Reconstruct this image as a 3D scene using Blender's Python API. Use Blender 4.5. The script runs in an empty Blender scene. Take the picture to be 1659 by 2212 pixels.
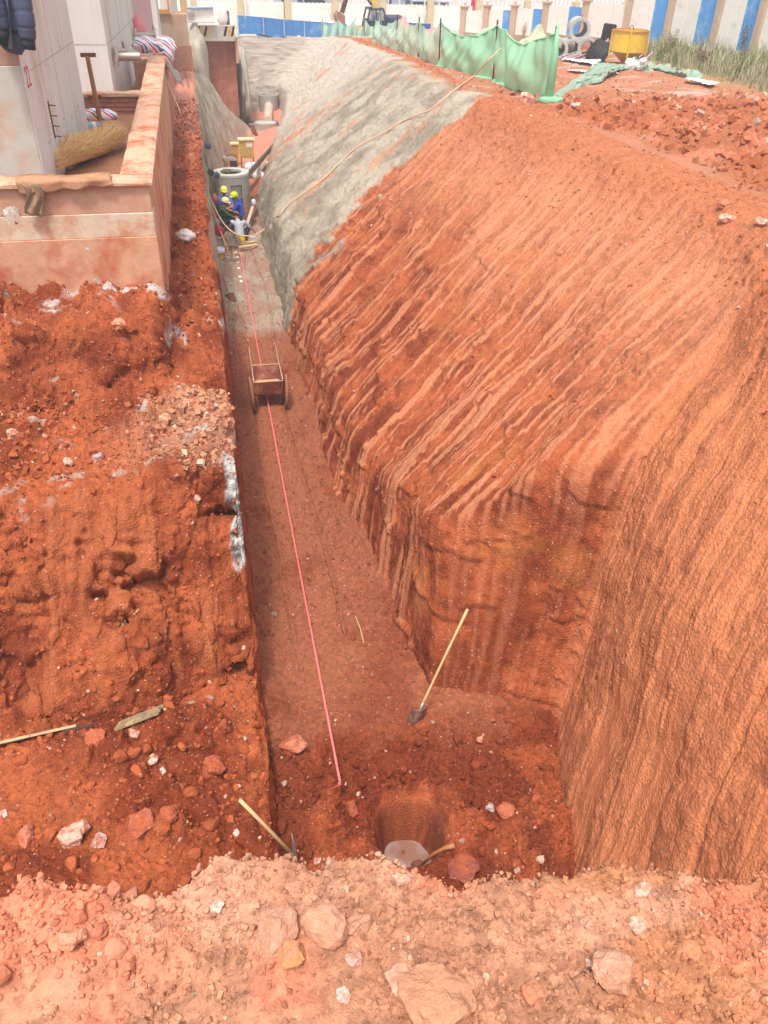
import bpy, bmesh, math, random
import numpy as np
from mathutils import Vector, Matrix, Euler
random.seed(7); rng = np.random.default_rng(7)
scene = bpy.context.scene
COL = scene.collection

# ------------------------------------------------------------------ camera, world, sun, exposure
F_, CX_, CY_ = 1725.0, 829.5, 1106.0            # focal length and centre for a 1659 x 2212 picture
def _n(v): return v / np.linalg.norm(v)
_r1 = np.array([388 - CX_, CY_ + 157, -F_]); _r2 = np.array([1200 - CX_, CY_ + 133, -F_])
_Y = _n(_r1); _U = _n(np.cross(_r2, _r1)); _U = _U if _U[1] > 0 else -_U
_X = np.cross(_Y, _U); ROT = np.array([_X, _Y, _U])
cam = bpy.data.cameras.new('camera'); camo = bpy.data.objects.new('camera', cam); COL.objects.link(camo)
camo.matrix_world = Matrix([list(r) + [0] for r in ROT] + [[0, 0, 0, 1]])
cam.sensor_fit = 'VERTICAL'; cam.sensor_height = 24.0; cam.lens = 24.0 * F_ / 2212.0
cam.clip_start = 0.05; cam.clip_end = 2000
scene.camera = camo

SUN_EL, SUN_AZ = math.radians(68), math.radians(205)   # azimuth clockwise from +Y: light from high behind the camera
world = bpy.data.worlds.new('World'); scene.world = world; world.use_nodes = True
wn = world.node_tree.nodes; wl = world.node_tree.links
for n in list(wn): wn.remove(n)
wo = wn.new('ShaderNodeOutputWorld'); wb = wn.new('ShaderNodeBackground'); sky = wn.new('ShaderNodeTexSky')
hs = wn.new('ShaderNodeHueSaturation')
sky.sky_type = 'NISHITA'; sky.sun_disc = False; sky.sun_elevation = SUN_EL; sky.sun_rotation = SUN_AZ
sky.air_density = 1.0; sky.dust_density = 4.0; sky.altitude = 0
hs.inputs['Saturation'].default_value = 0.30
wl.new(sky.outputs[0], hs.inputs['Color']); wl.new(hs.outputs[0], wb.inputs[0]); wl.new(wb.outputs[0], wo.inputs[0])
wb.inputs[1].default_value = 0.13
sl = bpy.data.lights.new('sun', 'SUN'); so = bpy.data.objects.new('sun', sl); COL.objects.link(so)
sl.energy = 1.5; sl.angle = math.radians(7); sl.color = (1.0, 0.95, 0.88)
_d = Vector((math.sin(SUN_AZ) * math.cos(SUN_EL), math.cos(SUN_AZ) * math.cos(SUN_EL), math.sin(SUN_EL)))
so.rotation_euler = _d.to_track_quat('Z', 'Y').to_euler()
scene.view_settings.view_transform = 'Standard'; scene.view_settings.look = 'None'
scene.view_settings.gamma = 1.0; scene.view_settings.use_curve_mapping = False
scene.view_settings.exposure = 0.93

def at(px, py, z=None, Y=None, X=None):
    """a point of the place: where the sight line through a spot of the photograph meets a level, or an upright plane"""
    d = ROT @ np.array([px - CX_, CY_ - py, -F_])
    t = z / d[2] if z is not None else (Y / d[1] if Y is not None else X / d[0])
    return Vector(d * t)
def G(Y):
    return -3.6 - 0.04 * np.clip(np.asarray(Y, float) - 20, 0, 75)
def hit(px, py, default=-8.5):
    d = Vector(ROT @ np.array([px - CX_, CY_ - py, -F_])).normalized()
    ok, loc, nor, i, ob, m = scene.ray_cast(bpy.context.evaluated_depsgraph_get(), Vector((0, 0, 0)), d)
    return loc if ok else at(px, py, z=default)
def drop(x, y, top=5.0, default=-8.5):
    ok, loc, nor, i, ob, m = scene.ray_cast(bpy.context.evaluated_depsgraph_get(), Vector((x, y, top)), Vector((0, 0, -1)))
    return loc if ok else Vector((x, y, default))

# ------------------------------------------------------------------ noise
def _h(ix, iy, iz, s):
    with np.errstate(over='ignore'):
        n = (ix.astype(np.int64) * 374761393 + iy.astype(np.int64) * 668265263 + iz.astype(np.int64) * 2147483647 + s * 974634777)
        n = n & 0xFFFFFFFF
        n = ((n ^ (n >> 13)) * 1274126177) & 0xFFFFFFFF
        n = ((n ^ (n >> 16)) * 2246822519) & 0xFFFFFFFF
        n = n ^ (n >> 15)
    return (n & 0xFFFFFF) / float(0xFFFFFF)
def vn(x, y, z, s=0):
    xi, yi, zi = np.floor(x), np.floor(y), np.floor(z)
    fx, fy, fz = x - xi, y - yi, z - zi
    ux, uy, uz = [f * f * f * (f * (f * 6 - 15) + 10) for f in (fx, fy, fz)]
    xi, yi, zi = xi.astype(np.int64), yi.astype(np.int64), zi.astype(np.int64)
    r = 0
    for a in (0, 1):
        wa = ux if a else 1 - ux
        for b in (0, 1):
            wb_ = uy if b else 1 - uy
            for c in (0, 1):
                r = r + wa * wb_ * (uz if c else 1 - uz) * _h(xi + a, yi + b, zi + c, s)
    return r * 2 - 1
def fbm(x, y, z, o=4, s=0, g=0.5, l=2.03):
    r = 0; a = 1.0; t = 0
    for i in range(o):
        r = r + a * vn(x, y, z, s + i * 17); t += a; a *= g; x = x * l; y = y * l; z = z * l
    return r / t
def cells(x, y, z, s=0):
    xi, yi, zi = np.floor(x).astype(np.int64), np.floor(y).astype(np.int64), np.floor(z).astype(np.int64)
    f1 = np.full(x.shape, 9.0); f2 = np.full(x.shape, 9.0); idd = np.zeros(x.shape)
    for a in (-1, 0, 1):
        for b in (-1, 0, 1):
            for c in (-1, 0, 1):
                cx, cy, cz = xi + a, yi + b, zi + c
                h1 = _h(cx, cy, cz, s)
                d = np.sqrt((cx + h1 - x) ** 2 + (cy + _h(cx, cy, cz, s + 5) - y) ** 2 + (cz + _h(cx, cy, cz, s + 9) - z) ** 2)
                m = d < f1
                f2 = np.where(m, f1, np.minimum(f2, d)); idd = np.where(m, h1, idd); f1 = np.where(m, d, f1)
    return f1, f2, idd
def clods(P, size, s=0):
    """lumps of broken soil about `size` across: 0..1, flat crevices between them"""
    w = 0.25 * size
    x = P[..., 0] + w * vn(P[..., 0] / size * 2, P[..., 1] / size * 2, P[..., 2] / size * 2, s + 91)
    f1, f2, i = cells(x / size, P[..., 1] / size, P[..., 2] / size, s)
    return np.clip((f2 - f1) * 2.2, 0, 1) ** 0.6 * (0.25 + 0.75 * i)
def ss(a, b, x):
    t = np.clip((x - a) / (b - a), 0, 1); return t * t * (3 - 2 * t)
def lin(c):
    c = np.array(c, float) / 255.0
    return np.where(c <= 0.04045, c / 12.92, ((c + 0.055) / 1.055) ** 2.4)
def mixc(a, b, t): return a + (b - a) * t[..., None]

# ------------------------------------------------------------------ materials
MATS = {}
def _base(name):
    m = bpy.data.materials.new(name); m.use_nodes = True
    return m, m.node_tree.nodes, m.node_tree.links, m.node_tree.nodes['Principled BSDF']
def M(name, rgb, rough=0.7, var=0.18, scale=6.0, metal=0.0, bump=0.15, bscale=None, dirt=None, dirt_amt=0.5, dscale=2.5, alpha=None, trans=None, stretch=None):
    """plain procedural stuff: colour, patchy variation, optional dirt colour in patches, fine relief"""
    if name in MATS: return MATS[name]
    m, n, l, b = _base(name)
    tc = n.new('ShaderNodeTexCoord'); mp = n.new('ShaderNodeMapping'); l.new(tc.outputs['Object'], mp.inputs[0])
    if stretch: mp.inputs['Scale'].default_value = stretch
    nz = n.new('ShaderNodeTexNoise'); nz.inputs['Scale'].default_value = scale; nz.inputs['Detail'].default_value = 8; nz.inputs['Roughness'].default_value = 0.65
    l.new(mp.outputs[0], nz.inputs['Vector'])
    mr = n.new('ShaderNodeMapRange'); mr.inputs[3].default_value = 1 - var; mr.inputs[4].default_value = 1 + var
    mr.inputs[1].default_value = 0.3; mr.inputs[2].default_value = 0.7
    l.new(nz.outputs[0], mr.inputs[0])
    mx = n.new('ShaderNodeMix'); mx.data_type = 'RGBA'; mx.blend_type = 'MULTIPLY'; mx.inputs[0].default_value = 1
    mx.inputs[6].default_value = (*rgb, 1); l.new(mr.outputs[0], mx.inputs[7]); out = mx.outputs[2]
    if dirt is not None:
        n2 = n.new('ShaderNodeTexNoise'); n2.inputs['Scale'].default_value = dscale; n2.inputs['Detail'].default_value = 10; n2.inputs['Roughness'].default_value = 0.7
        l.new(mp.outputs[0], n2.inputs['Vector'])
        r2 = n.new('ShaderNodeMapRange'); r2.inputs[1].default_value = 0.62 - 0.3 * dirt_amt; r2.inputs[2].default_value = 0.78 - 0.3 * dirt_amt
        l.new(n2.outputs[0], r2.inputs[0])
        m2 = n.new('ShaderNodeMix'); m2.data_type = 'RGBA'; l.new(r2.outputs[0], m2.inputs[0]); l.new(out, m2.inputs[6]); m2.inputs[7].default_value = (*dirt, 1)
        out = m2.outputs[2]
    l.new(out, b.inputs['Base Color']); b.inputs['Roughness'].default_value = rough; b.inputs['Metallic'].default_value = metal
    b.inputs['Specular IOR Level'].default_value = 0.3
    if bump:
        nb = n.new('ShaderNodeTexNoise'); nb.inputs['Scale'].default_value = bscale or scale * 6; nb.inputs['Detail'].default_value = 6
        l.new(mp.outputs[0], nb.inputs['Vector'])
        bp = n.new('ShaderNodeBump'); bp.inputs['Strength'].default_value = bump; bp.inputs['Distance'].default_value = 0.02
        l.new(nb.outputs[0], bp.inputs['Height']); l.new(bp.outputs[0], b.inputs['Normal'])
    if alpha is not None: b.inputs['Alpha'].default_value = alpha
    if trans:
        b.inputs['Transmission Weight'].default_value = trans
    MATS[name] = m; return m
def earth_mat(name, rough=0.9, bscale=38, bstr=0.7, var=0.28, vscale=18, spec=0.15):
    """soil: colour from the surface's own colour layer, broken up at small scale"""
    if name in MATS: return MATS[name]
    m, n, l, b = _base(name)
    a = n.new('ShaderNodeAttribute'); a.attribute_name = 'Col'
    tc = n.new('ShaderNodeTexCoord')
    nz = n.new('ShaderNodeTexNoise'); nz.inputs['Scale'].default_value = vscale; nz.inputs['Detail'].default_value = 12; nz.inputs['Roughness'].default_value = 0.75
    l.new(tc.outputs['Object'], nz.inputs['Vector'])
    mr = n.new('ShaderNodeMapRange'); mr.inputs[1].default_value = 0.3; mr.inputs[2].default_value = 0.7; mr.inputs[3].default_value = 1 - var; mr.inputs[4].default_value = 1 + var
    l.new(nz.outputs[0], mr.inputs[0])
    mx = n.new('ShaderNodeMix'); mx.data_type = 'RGBA'; mx.blend_type = 'MULTIPLY'; mx.inputs[0].default_value = 1
    l.new(a.outputs['Color'], mx.inputs[6]); l.new(mr.outputs[0], mx.inputs[7])
    # small pale grit
    vo = n.new('ShaderNodeTexVoronoi'); vo.inputs['Scale'].default_value = bscale * 0.9; l.new(tc.outputs['Object'], vo.inputs['Vector'])
    sep = n.new('ShaderNodeSeparateColor'); l.new(vo.outputs['Color'], sep.inputs[0])
    g1 = n.new('ShaderNodeMath'); g1.operation = 'GREATER_THAN'; g1.inputs[1].default_value = 0.965; l.new(sep.outputs[0], g1.inputs[0])
    g2 = n.new('ShaderNodeMath'); g2.operation = 'LESS_THAN'; g2.inputs[1].default_value = 0.35; l.new(vo.outputs['Distance'], g2.inputs[0])
    g3 = n.new('ShaderNodeMath'); g3.operation = 'MULTIPLY'; l.new(g1.outputs[0], g3.inputs[0]); l.new(g2.outputs[0], g3.inputs[1])
    g4 = n.new('ShaderNodeMath'); g4.operation = 'MULTIPLY'; l.new(g3.outputs[0], g4.inputs[0]); g4.inputs[1].default_value = 0.6
    m3 = n.new('ShaderNodeMix'); m3.data_type = 'RGBA'; l.new(g4.outputs[0], m3.inputs[0]); l.new(mx.outputs[2], m3.inputs[6]); m3.inputs[7].default_value = (0.55, 0.40, 0.32, 1)
    l.new(m3.outputs[2], b.inputs['Base Color']); b.inputs['Roughness'].default_value = rough; b.inputs['Specular IOR Level'].default_value = spec
    nb = n.new('ShaderNodeTexNoise'); nb.inputs['Scale'].default_value = bscale; nb.inputs['Detail'].default_value = 10; nb.inputs['Roughness'].default_value = 0.7
    l.new(tc.outputs['Object'], nb.inputs['Vector'])
    ad = n.new('ShaderNodeMath'); ad.operation = 'ADD'; l.new(nb.outputs[0], ad.inputs[0]); l.new(vo.outputs['Distance'], ad.inputs[1])
    bp = n.new('ShaderNodeBump'); bp.inputs['Strength'].default_value = bstr; bp.inputs['Distance'].default_value = 0.9 / bscale
    l.new(ad.outputs[0], bp.inputs['Height']); l.new(bp.outputs[0], b.inputs['Normal'])
    MATS[name] = m; return m
# ------------------------------------------------------------------ mesh helpers
def mesh_np(name, V, Fq, mat, col=None, smooth=True, kind=None, parent=None):
    """V (n,3); Fq (m,4) or (m,3) int"""
    V = np.ascontiguousarray(V, dtype=np.float32); Fq = np.ascontiguousarray(Fq, dtype=np.int32)
    me = bpy.data.meshes.new(name); k = Fq.shape[1]
    me.vertices.add(len(V)); me.vertices.foreach_set('co', V.ravel())
    me.loops.add(Fq.size); me.loops.foreach_set('vertex_index', Fq.ravel())
    me.polygons.add(len(Fq)); me.polygons.foreach_set('loop_start', np.arange(0, Fq.size, k, dtype=np.int32))
    me.polygons.foreach_set('use_smooth', np.full(len(Fq), smooth))
    if col is not None:
        ca = me.color_attributes.new('Col', 'FLOAT_COLOR', 'POINT')
        c = np.ones((len(V), 4), np.float32); c[:, :3] = np.clip(col, 0.005, 0.9); ca.data.foreach_set('color', c.ravel())
    me.update(calc_edges=True); me.validate()
    me.materials.append(mat)
    o = bpy.data.objects.new(name, me); COL.objects.link(o)
    if kind: o['kind'] = kind
    if parent: o.parent = parent
    return o
def grid_faces(nu, nv, flip=False):
    a = np.arange(nu * nv).reshape(nu, nv)
    f = np.stack([a[:-1, :-1], a[1:, :-1], a[1:, 1:], a[:-1, 1:]], -1).reshape(-1, 4)
    return f[:, ::-1] if flip else f
def grid_obj(name, P, col, mat, flip=False, kind='structure', smooth=True):
    nu, nv = P.shape[:2]
    return mesh_np(name, P.reshape(-1, 3), grid_faces(nu, nv, flip), mat, col.reshape(-1, 3), smooth, kind)
def normals(P):
    du = np.gradient(P, axis=0); dv = np.gradient(P, axis=1)
    n = np.cross(du, dv); return n / (np.linalg.norm(n, axis=-1, keepdims=True) + 1e-9)
def tag(o, label=None, cat=None, group=None, kind=None):
    if label: o['label'] = label
    if cat: o['category'] = cat
    if group: o['group'] = group
    if kind: o['kind'] = kind
    return o
def root(name, loc, label, cat, group=None, rot=(0, 0, 0)):
    o = bpy.data.objects.new(name, None); COL.objects.link(o); o.location = loc; o.rotation_euler = rot
    o.empty_display_size = 0.1
    return tag(o, label, cat, group)

class MB:
    """collects primitives into ONE mesh"""
    def __init__(s): s.v = []; s.f = []
    def add(s, v, f):
        k = len(s.v); s.v += [tuple(p) for p in v]; s.f += [tuple(i + k for i in q) for q in f]; return s
    def box(s, c, d, R=None, taper=1.0):
        hx, hy, hz = d[0] / 2, d[1] / 2, d[2] / 2; V = []
        for z in (-1, 1):
            t = taper if z > 0 else 1
            for x, y in ((-1, -1), (1, -1), (1, 1), (-1, 1)): V.append(Vector((x * hx * t, y * hy * t, z * hz)))
        if R is not None:
            Rm = R if isinstance(R, Matrix) else Euler(R).to_matrix(); V = [Rm @ v for v in V]
        V = [v + Vector(c) for v in V]
        return s.add(V, [(3, 2, 1, 0), (4, 5, 6, 7), (0, 1, 5, 4), (1, 2, 6, 5), (2, 3, 7, 6), (3, 0, 4, 7)])
    def rod(s, a, b, w, h=None):
        """square-section bar from a to b"""
        a, b = Vector(a), Vector(b); h = h or w; d = b - a
        R = d.to_track_quat('Z', 'Y').to_matrix()
        return s.box((a + b) / 2, (w, h, d.length), R)
    def tube(s, pts, r, n=8, cap=True):
        pts = [Vector(p) for p in pts]; N = len(pts); rs = r if isinstance(r, (list, tuple)) else [r] * N
        V = []; up = None
        for i, p in enumerate(pts):
            t = (pts[min(i + 1, N - 1)] - pts[max(i - 1, 0)]).normalized()
            if up is None:
                up = Vector((0, 0, 1)) if abs(t.z) < 0.9 else Vector((1, 0, 0))
            x = up.cross(t)
            if x.length < 1e-6: x = Vector((1, 0, 0)).cross(t)
            x.normalize(); y = t.cross(x); up = y
            for k in range(n):
                a = 2 * math.pi * k / n; V.append(p + rs[i] * (math.cos(a) * x + math.sin(a) * y))
        Fc = [(i * n + k, i * n + (k + 1) % n, (i + 1) * n + (k + 1) % n, (i + 1) * n + k) for i in range(N - 1) for k in range(n)]
        if cap: Fc += [tuple(range(n))[::-1], tuple((N - 1) * n + k for k in range(n))]
        return s.add(V, Fc)
    def cyl(s, a, b, r0, r1=None, n=16, cap=True): return s.tube([a, b], [r0, r1 if r1 is not None else r0], n, cap)
    def ring(s, c, axis, r_out, r_in, h, n=24):
        """tube wall with thickness, centre of its base c, along axis"""
        c = Vector(c); R = Vector(axis).to_track_quat('Z', 'Y').to_matrix(); V = []
        for (r, z) in ((r_out, 0), (r_out, h), (r_in, h), (r_in, 0)):
            for k in range(n):
                a = 2 * math.pi * k / n; V.append(c + R @ Vector((r * math.cos(a), r * math.sin(a), z)))
        Fc = [(j * n + k, j * n + (k + 1) % n, ((j + 1) % 4) * n + (k + 1) % n, ((j + 1) % 4) * n + k) for j in range(4) for k in range(n)]
        return s.add(V, Fc)
    def lathe(s, c, prof, n=20, axis=(0, 0, 1)):
        c = Vector(c); R = Vector(axis).to_track_quat('Z', 'Y').to_matrix(); V = []; m = len(prof)
        for r, z in prof:
            for k in range(n):
                a = 2 * math.pi * k / n; V.append(c + R @ Vector((r * math.cos(a), r * math.sin(a), z)))
        Fc = [(j * n + k, j * n + (k + 1) % n, (j + 1) * n + (k + 1) % n, (j + 1) * n + k) for j in range(m - 1) for k in range(n)]
        return s.add(V, Fc)
    def blob(s, c, d, seed=0, amp=0.15, f=2.0, n=14, R=None, flat=0.0):
        V = []; m = n // 2
        for j in range(m + 1):
            th = math.pi * j / m
            for k in range(n):
                ph = 2 * math.pi * k / n; V.append((math.sin(th) * math.cos(ph), math.sin(th) * math.sin(ph), math.cos(th)))
        V = np.array(V); q = V * f + seed * 7.3
        V = V * (1 + amp * fbm(q[:, 0], q[:, 1], q[:, 2], 3, seed))[:, None]
        if flat: V[:, 2] = np.where(V[:, 2] < -flat, -flat + (V[:, 2] + flat) * 0.15, V[:, 2])
        V = V * np.array(d) / 2
        if R is not None: V = V @ np.array(Euler(R).to_matrix()).T
        V = V + np.array(c)
        Fc = [(j * n + k, (j + 1) * n + k, (j + 1) * n + (k + 1) % n, j * n + (k + 1) % n) for j in range(m) for k in range(n)]
        return s.add(V, Fc)
    def sheet(s, fn, nu, nv, thick=0.0):
        P = [[Vector(fn(i / (nu - 1), j / (nv - 1))) for j in range(nv)] for i in range(nu)]
        V = [p for r in P for p in r]; Fc = [(i * nv + j, (i + 1) * nv + j, (i + 1) * nv + j + 1, i * nv + j + 1) for i in range(nu - 1) for j in range(nv - 1)]
        return s.add(V, Fc)
    def build(s, name, mat, parent=None, smooth=False, bevel=0.0, solid=0.0, remesh=0.0, sub=0):
        me = bpy.data.meshes.new(name); me.from_pydata([tuple(p) for p in s.v], [], s.f)
        me.materials.append(mat)
        o = bpy.data.objects.new(name, me); COL.objects.link(o)
        bm = bmesh.new(); bm.from_mesh(me); bmesh.ops.remove_doubles(bm, verts=bm.verts, dist=1e-5)
        if not remesh: bmesh.ops.recalc_face_normals(bm, faces=bm.faces)
        bm.to_mesh(me); bm.free()
        if smooth: me.polygons.foreach_set('use_smooth', [True] * len(me.polygons))
        if solid:
            md = o.modifiers.new('solid', 'SOLIDIFY'); md.thickness = solid; md.offset = 0
        if bevel:
            md = o.modifiers.new('bevel', 'BEVEL'); md.width = bevel; md.segments = 1; md.limit_method = 'ANGLE'
        if remesh:
            md = o.modifiers.new('remesh', 'REMESH'); md.mode = 'VOXEL'; md.voxel_size = remesh; md.use_smooth_shade = True
            md = o.modifiers.new('smooth', 'SMOOTH'); md.factor = 0.5; md.iterations = 3
        if parent is not None: o.parent = parent
        return o
def capsule(mb, a, b, r0, r1, n=10):
    """closed tapered limb with round ends"""
    a, b = Vector(a), Vector(b); d = (b - a); L = d.length
    if L < 1e-5: d = Vector((0, 0, 1)); L = 1e-5
    d.normalize(); prof = []
    for k in range(5):
        t = math.pi / 2 * (1 - k / 4.0); prof.append((max(r0 * math.cos(t), 1e-4), -r0 * math.sin(t)))
    for k in range(5):
        t = math.pi / 2 * (k / 4.0); prof.append((max(r1 * math.cos(t), 1e-4), L + r1 * math.sin(t)))
    R = d.to_track_quat('Z', 'Y').to_matrix(); V = []
    for r, z in prof:
        for k in range(n):
            an = 2 * math.pi * k / n; V.append(a + R @ Vector((r * math.cos(an), r * math.sin(an), z)))
    m = len(prof)
    Fc = [(j * n + k, j * n + (k + 1) % n, (j + 1) * n + (k + 1) % n, (j + 1) * n + k) for j in range(m - 1) for k in range(n)]
    Fc += [tuple(range(n))[::-1], tuple((m - 1) * n + k for k in range(n))]
    mb.add(V, Fc)
def text_obj(txt, name, size, mat, parent, loc, rot, sx=1.0, depth=0.004):
    cu = bpy.data.curves.new(name, 'FONT'); cu.body = txt; cu.size = size; cu.extrude = depth
    t = bpy.data.objects.new(name + '_tmp', cu); COL.objects.link(t)
    dg = bpy.context.evaluated_depsgraph_get(); me = bpy.data.meshes.new_from_object(t.evaluated_get(dg))
    bpy.data.objects.remove(t)
    me.materials.clear(); me.materials.append(mat)
    o = bpy.data.objects.new(name, me); COL.objects.link(o); o.location = loc; o.rotation_euler = rot; o.scale = (sx, 1, 1)
    if parent: o.parent = parent
    return o
def copy_tree(o, parent=None):
    c = o.copy(); COL.objects.link(c); c.parent = parent
    for ch in list(o.children): copy_tree(ch, c)
    return c

# ------------------------------------------------------------------ colours of the place
C_PIT = lin((164, 86, 58)); C_PITD = lin((124, 56, 36)); C_OCH = lin((180, 108, 66)); C_PINK = lin((196, 130, 106))
C_TOP = lin((196, 146, 120)); C_TOPO = lin((196, 140, 108)); C_FLOOR = lin((155, 92, 72)); C_GREY = lin((178, 166, 148)); C_GREYD = lin((142, 130, 114))
C_PALE = lin((196, 182, 168)); C_CLOD = lin((168, 96, 68)); C_WHITE = lin((225, 215, 205)); C_YEL = lin((172, 112, 64))
_w = np.array([1.0, 1.0, .80])
C_PIT, C_PITD, C_OCH, C_PINK, C_CLOD, C_YEL, C_FLOOR = [c * _w for c in (C_PIT, C_PITD, C_OCH, C_PINK, C_CLOD, C_YEL, C_FLOOR)]
C_TOP, C_TOPO = C_TOP * np.array([.86, .78, .70]), C_TOPO * np.array([.88, .78, .68])
EARTH = earth_mat('laterite_soil'); FAR_EARTH = earth_mat('far_soil', bscale=12, vscale=4, bstr=0.4)
SHOT = earth_mat('rough_shotcrete', bscale=30, vscale=9, bstr=0.6, var=0.2)

# ------------------------------------------------------------------ terrain: right bank (one loft from trench floor over the lip onto the plateau)
ST = [  # foot, knee, lip
 ((1.7, -1.0, -8.7), (3.8, 1.4, -5.2), (5.6, 2.6, -3.0)),
 ((2.70, 3.2, -8.7), (4.4, 5.3, -5.2), (6.2, 6.9, -3.4)),
 ((3.40, 5.1, -8.7), (4.85, 7.0, -5.3), (7.0, 8.6, -3.55)),
 ((3.88, 6.35, -8.7), (4.95, 7.6, -5.5), (7.8, 9.9, -3.6)),
 ((3.4, 6.62, -8.6), (4.15, 8.1, -5.45), (8.35, 10.9, -3.6)),
 ((2.8, 6.8, -8.6), (3.3, 8.2, -6.1), (8.4, 11.6, -3.6)),
 ((2.38, 7.0, -8.6), (2.6, 8.4, -6.5), (8.4, 12.2, -3.6)),
 ((2.30, 7.9, -8.6), (2.5, 8.9, -6.6), (8.35, 12.8, -3.6)),
 ((2.20, 8.8, -8.6), (2.5, 9.7, -6.9), (8.3, 13.6, -3.6)),
 ((2.03, 10.0, -8.6), (2.4, 10.8, -7.2), (8.2, 14.7, -3.6)),
 ((1.76, 11.7, -8.6), (2.2, 12.5, -7.4), (8.0, 16.4, -3.6)),
 ((1.65, 14.0, -8.6), (2.1, 14.8, -7.45), (7.8, 18.6, -3.6)),
 ((1.70, 19.0, -8.6), (2.15, 19.8, -7.4), (7.4, 23.0, -3.6)),
 ((1.62, 24.0, -8.6), (2.1, 24.7, -7.3), (7.1, 27.0, -3.8)),
 ((1.62, 30.0, -8.6), (2.3, 30.6, -7.3), (7.6, 32.0, -4.0)),
 ((2.4, 36.0, -8.6), (3.0, 36.4, -7.4), (8.0, 37.5, -4.25)),
 ((3.8, 44.0, -8.6), (4.3, 44.0, -7.4), (8.0, 44.0, -4.5)),
 ((4.7, 49.5, -8.6), (5.0, 49.7, -7.2), (7.9, 50.8, -4.80)),
 ((4.6, 51.2, -8.6), (4.6, 51.4, -7.2), (6.9, 52.0, -4.88)),
 ((2.2, 51.4, -8.6), (2.2, 51.6, -7.2), (2.2, 52.0, -4.88)),
]
st = np.array(ST)                                       # (n,3,3)
seg = np.linalg.norm(np.diff((st[:, 0] + st[:, 1] + st[:, 2]) / 3, axis=0), axis=1); sv_st = np.concatenate([[0], np.cumsum(seg)])
yy = np.concatenate([[1.5], st[1:, 0, 1]])
vs = [0.0]; ynow = 3.0
while vs[-1] < sv_st[-1]:
    ynow = np.interp(vs[-1], sv_st, np.abs(st[:, 1, 1]) + 2.2); vs.append(vs[-1] + 0.0025 * max(ynow, 7.5))
vs = np.array(vs); nv = len(vs)
def smooth1(A, w, axis):
    k = np.hanning(w + 2)[1:-1]; k /= k.sum()
    A = np.moveaxis(A, axis, 0); pad = w // 2
    Ap = np.concatenate([np.repeat(A[:1], pad, 0), A, np.repeat(A[-1:], pad, 0)], 0)
    out = sum(k[i] * Ap[i:i + A.shape[0]] for i in range(w))
    return np.moveaxis(out, 0, axis)
stv = np.stack([[np.interp(vs, sv_st, st[:, j, k]) for k in range(3)] for j in range(3)], 0).transpose(2, 0, 1)   # (nv,3pts,3)
stv = smooth1(stv, 17, 0)
NU = 300
us = np.linspace(0, 1, NU)
B_, K_, T_ = stv[:, 0], stv[:, 1], stv[:, 2]
ext = T_ + np.array([1.2, 0, 0.0])
L1 = np.linalg.norm(K_ - B_, axis=1); L2 = np.linalg.norm(T_ - K_, axis=1); L3 = np.full(nv, 1.2); LT = L1 + L2 + L3
RP = np.zeros((NU, nv, 3)); SU = us[:, None] * LT[None]
for k in range(3):
    a = B_[None, :, k] + (K_ - B_)[None, :, k] * np.clip(SU / L1, 0, 1)
    a = a + (T_ - K_)[None, :, k] * np.clip((SU - L1) / L2, 0, 1) + (ext - T_)[None, :, k] * np.clip((SU - L1 - L2) / L3, 0, 1)
    RP[..., k] = a
wdt = 17
RP[1:-1] = smooth1(RP, wdt, 0)[1:-1]
_pm = ss(sv_st[4], sv_st[3] - .6, vs)[None, :, None]
RP = RP * (1 - _pm) + smooth1(RP, 81, 0) * _pm
# keep the foot where it stands
fw = ss(0, 0.06, us)[:, None, None]; RP = RP * fw + (B_[None] + (K_ - B_)[None] * (SU / L1)[..., None]) * (1 - fw)
SV = np.broadcast_to(vs[None], (NU, nv))
UT = SU / (L1 + L2)                                     # 1 at the lip
svg = float(np.interp(19.6, st[:, 0, 1], sv_st))        # where sprayed concrete starts, along the bank
svc = sv_st[3]; sve = sv_st[6]
x, y, z = RP[..., 0], RP[..., 1], RP[..., 2]
N0 = normals(RP)
if N0[NU // 2, nv // 2, 2] < 0: N0 = -N0
lo = fbm(x * .6, y * .6, z * .6, 4, 3)
mid = fbm(x * 2.2, y * 2.2, z * 2.2, 4, 8)
warp = 0.05 * fbm(x * 1.4, y * 1.4, z * 1.4, 3, 40)
sk = SV + warp + 0.05 * SU
def streak(f, e, s, o=3): return fbm(sk * f, SU * e + 3.7, sk * 0 + s, o, s)
s1 = streak(1.5, 0.16, 11); s2 = streak(8.5, 0.34, 12, 4); s3 = streak(17, 0.7, 13)
pitw = ss(svc + .25, svc - .25, SV)                     # long side wall of the pit
back = ss(svc - .2, svc + .2, SV) * ss(sve + 1.5, sve + .2, SV) * ss(1.15, .8, SU / np.maximum(L1, .1))
lipf = ss(.97, .72, UT + .06 * lo)
gm = ss(-.15, .15, SV - svg + 2.0 * lo + .9 * mid + .5 * (UT - .5))      # sprayed concrete
gm = gm * ss(1.12, 1.0, UT + .10 * mid + .04 * s2)
br = (1 - gm) * lipf * (1 - .0 * pitw)
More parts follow.
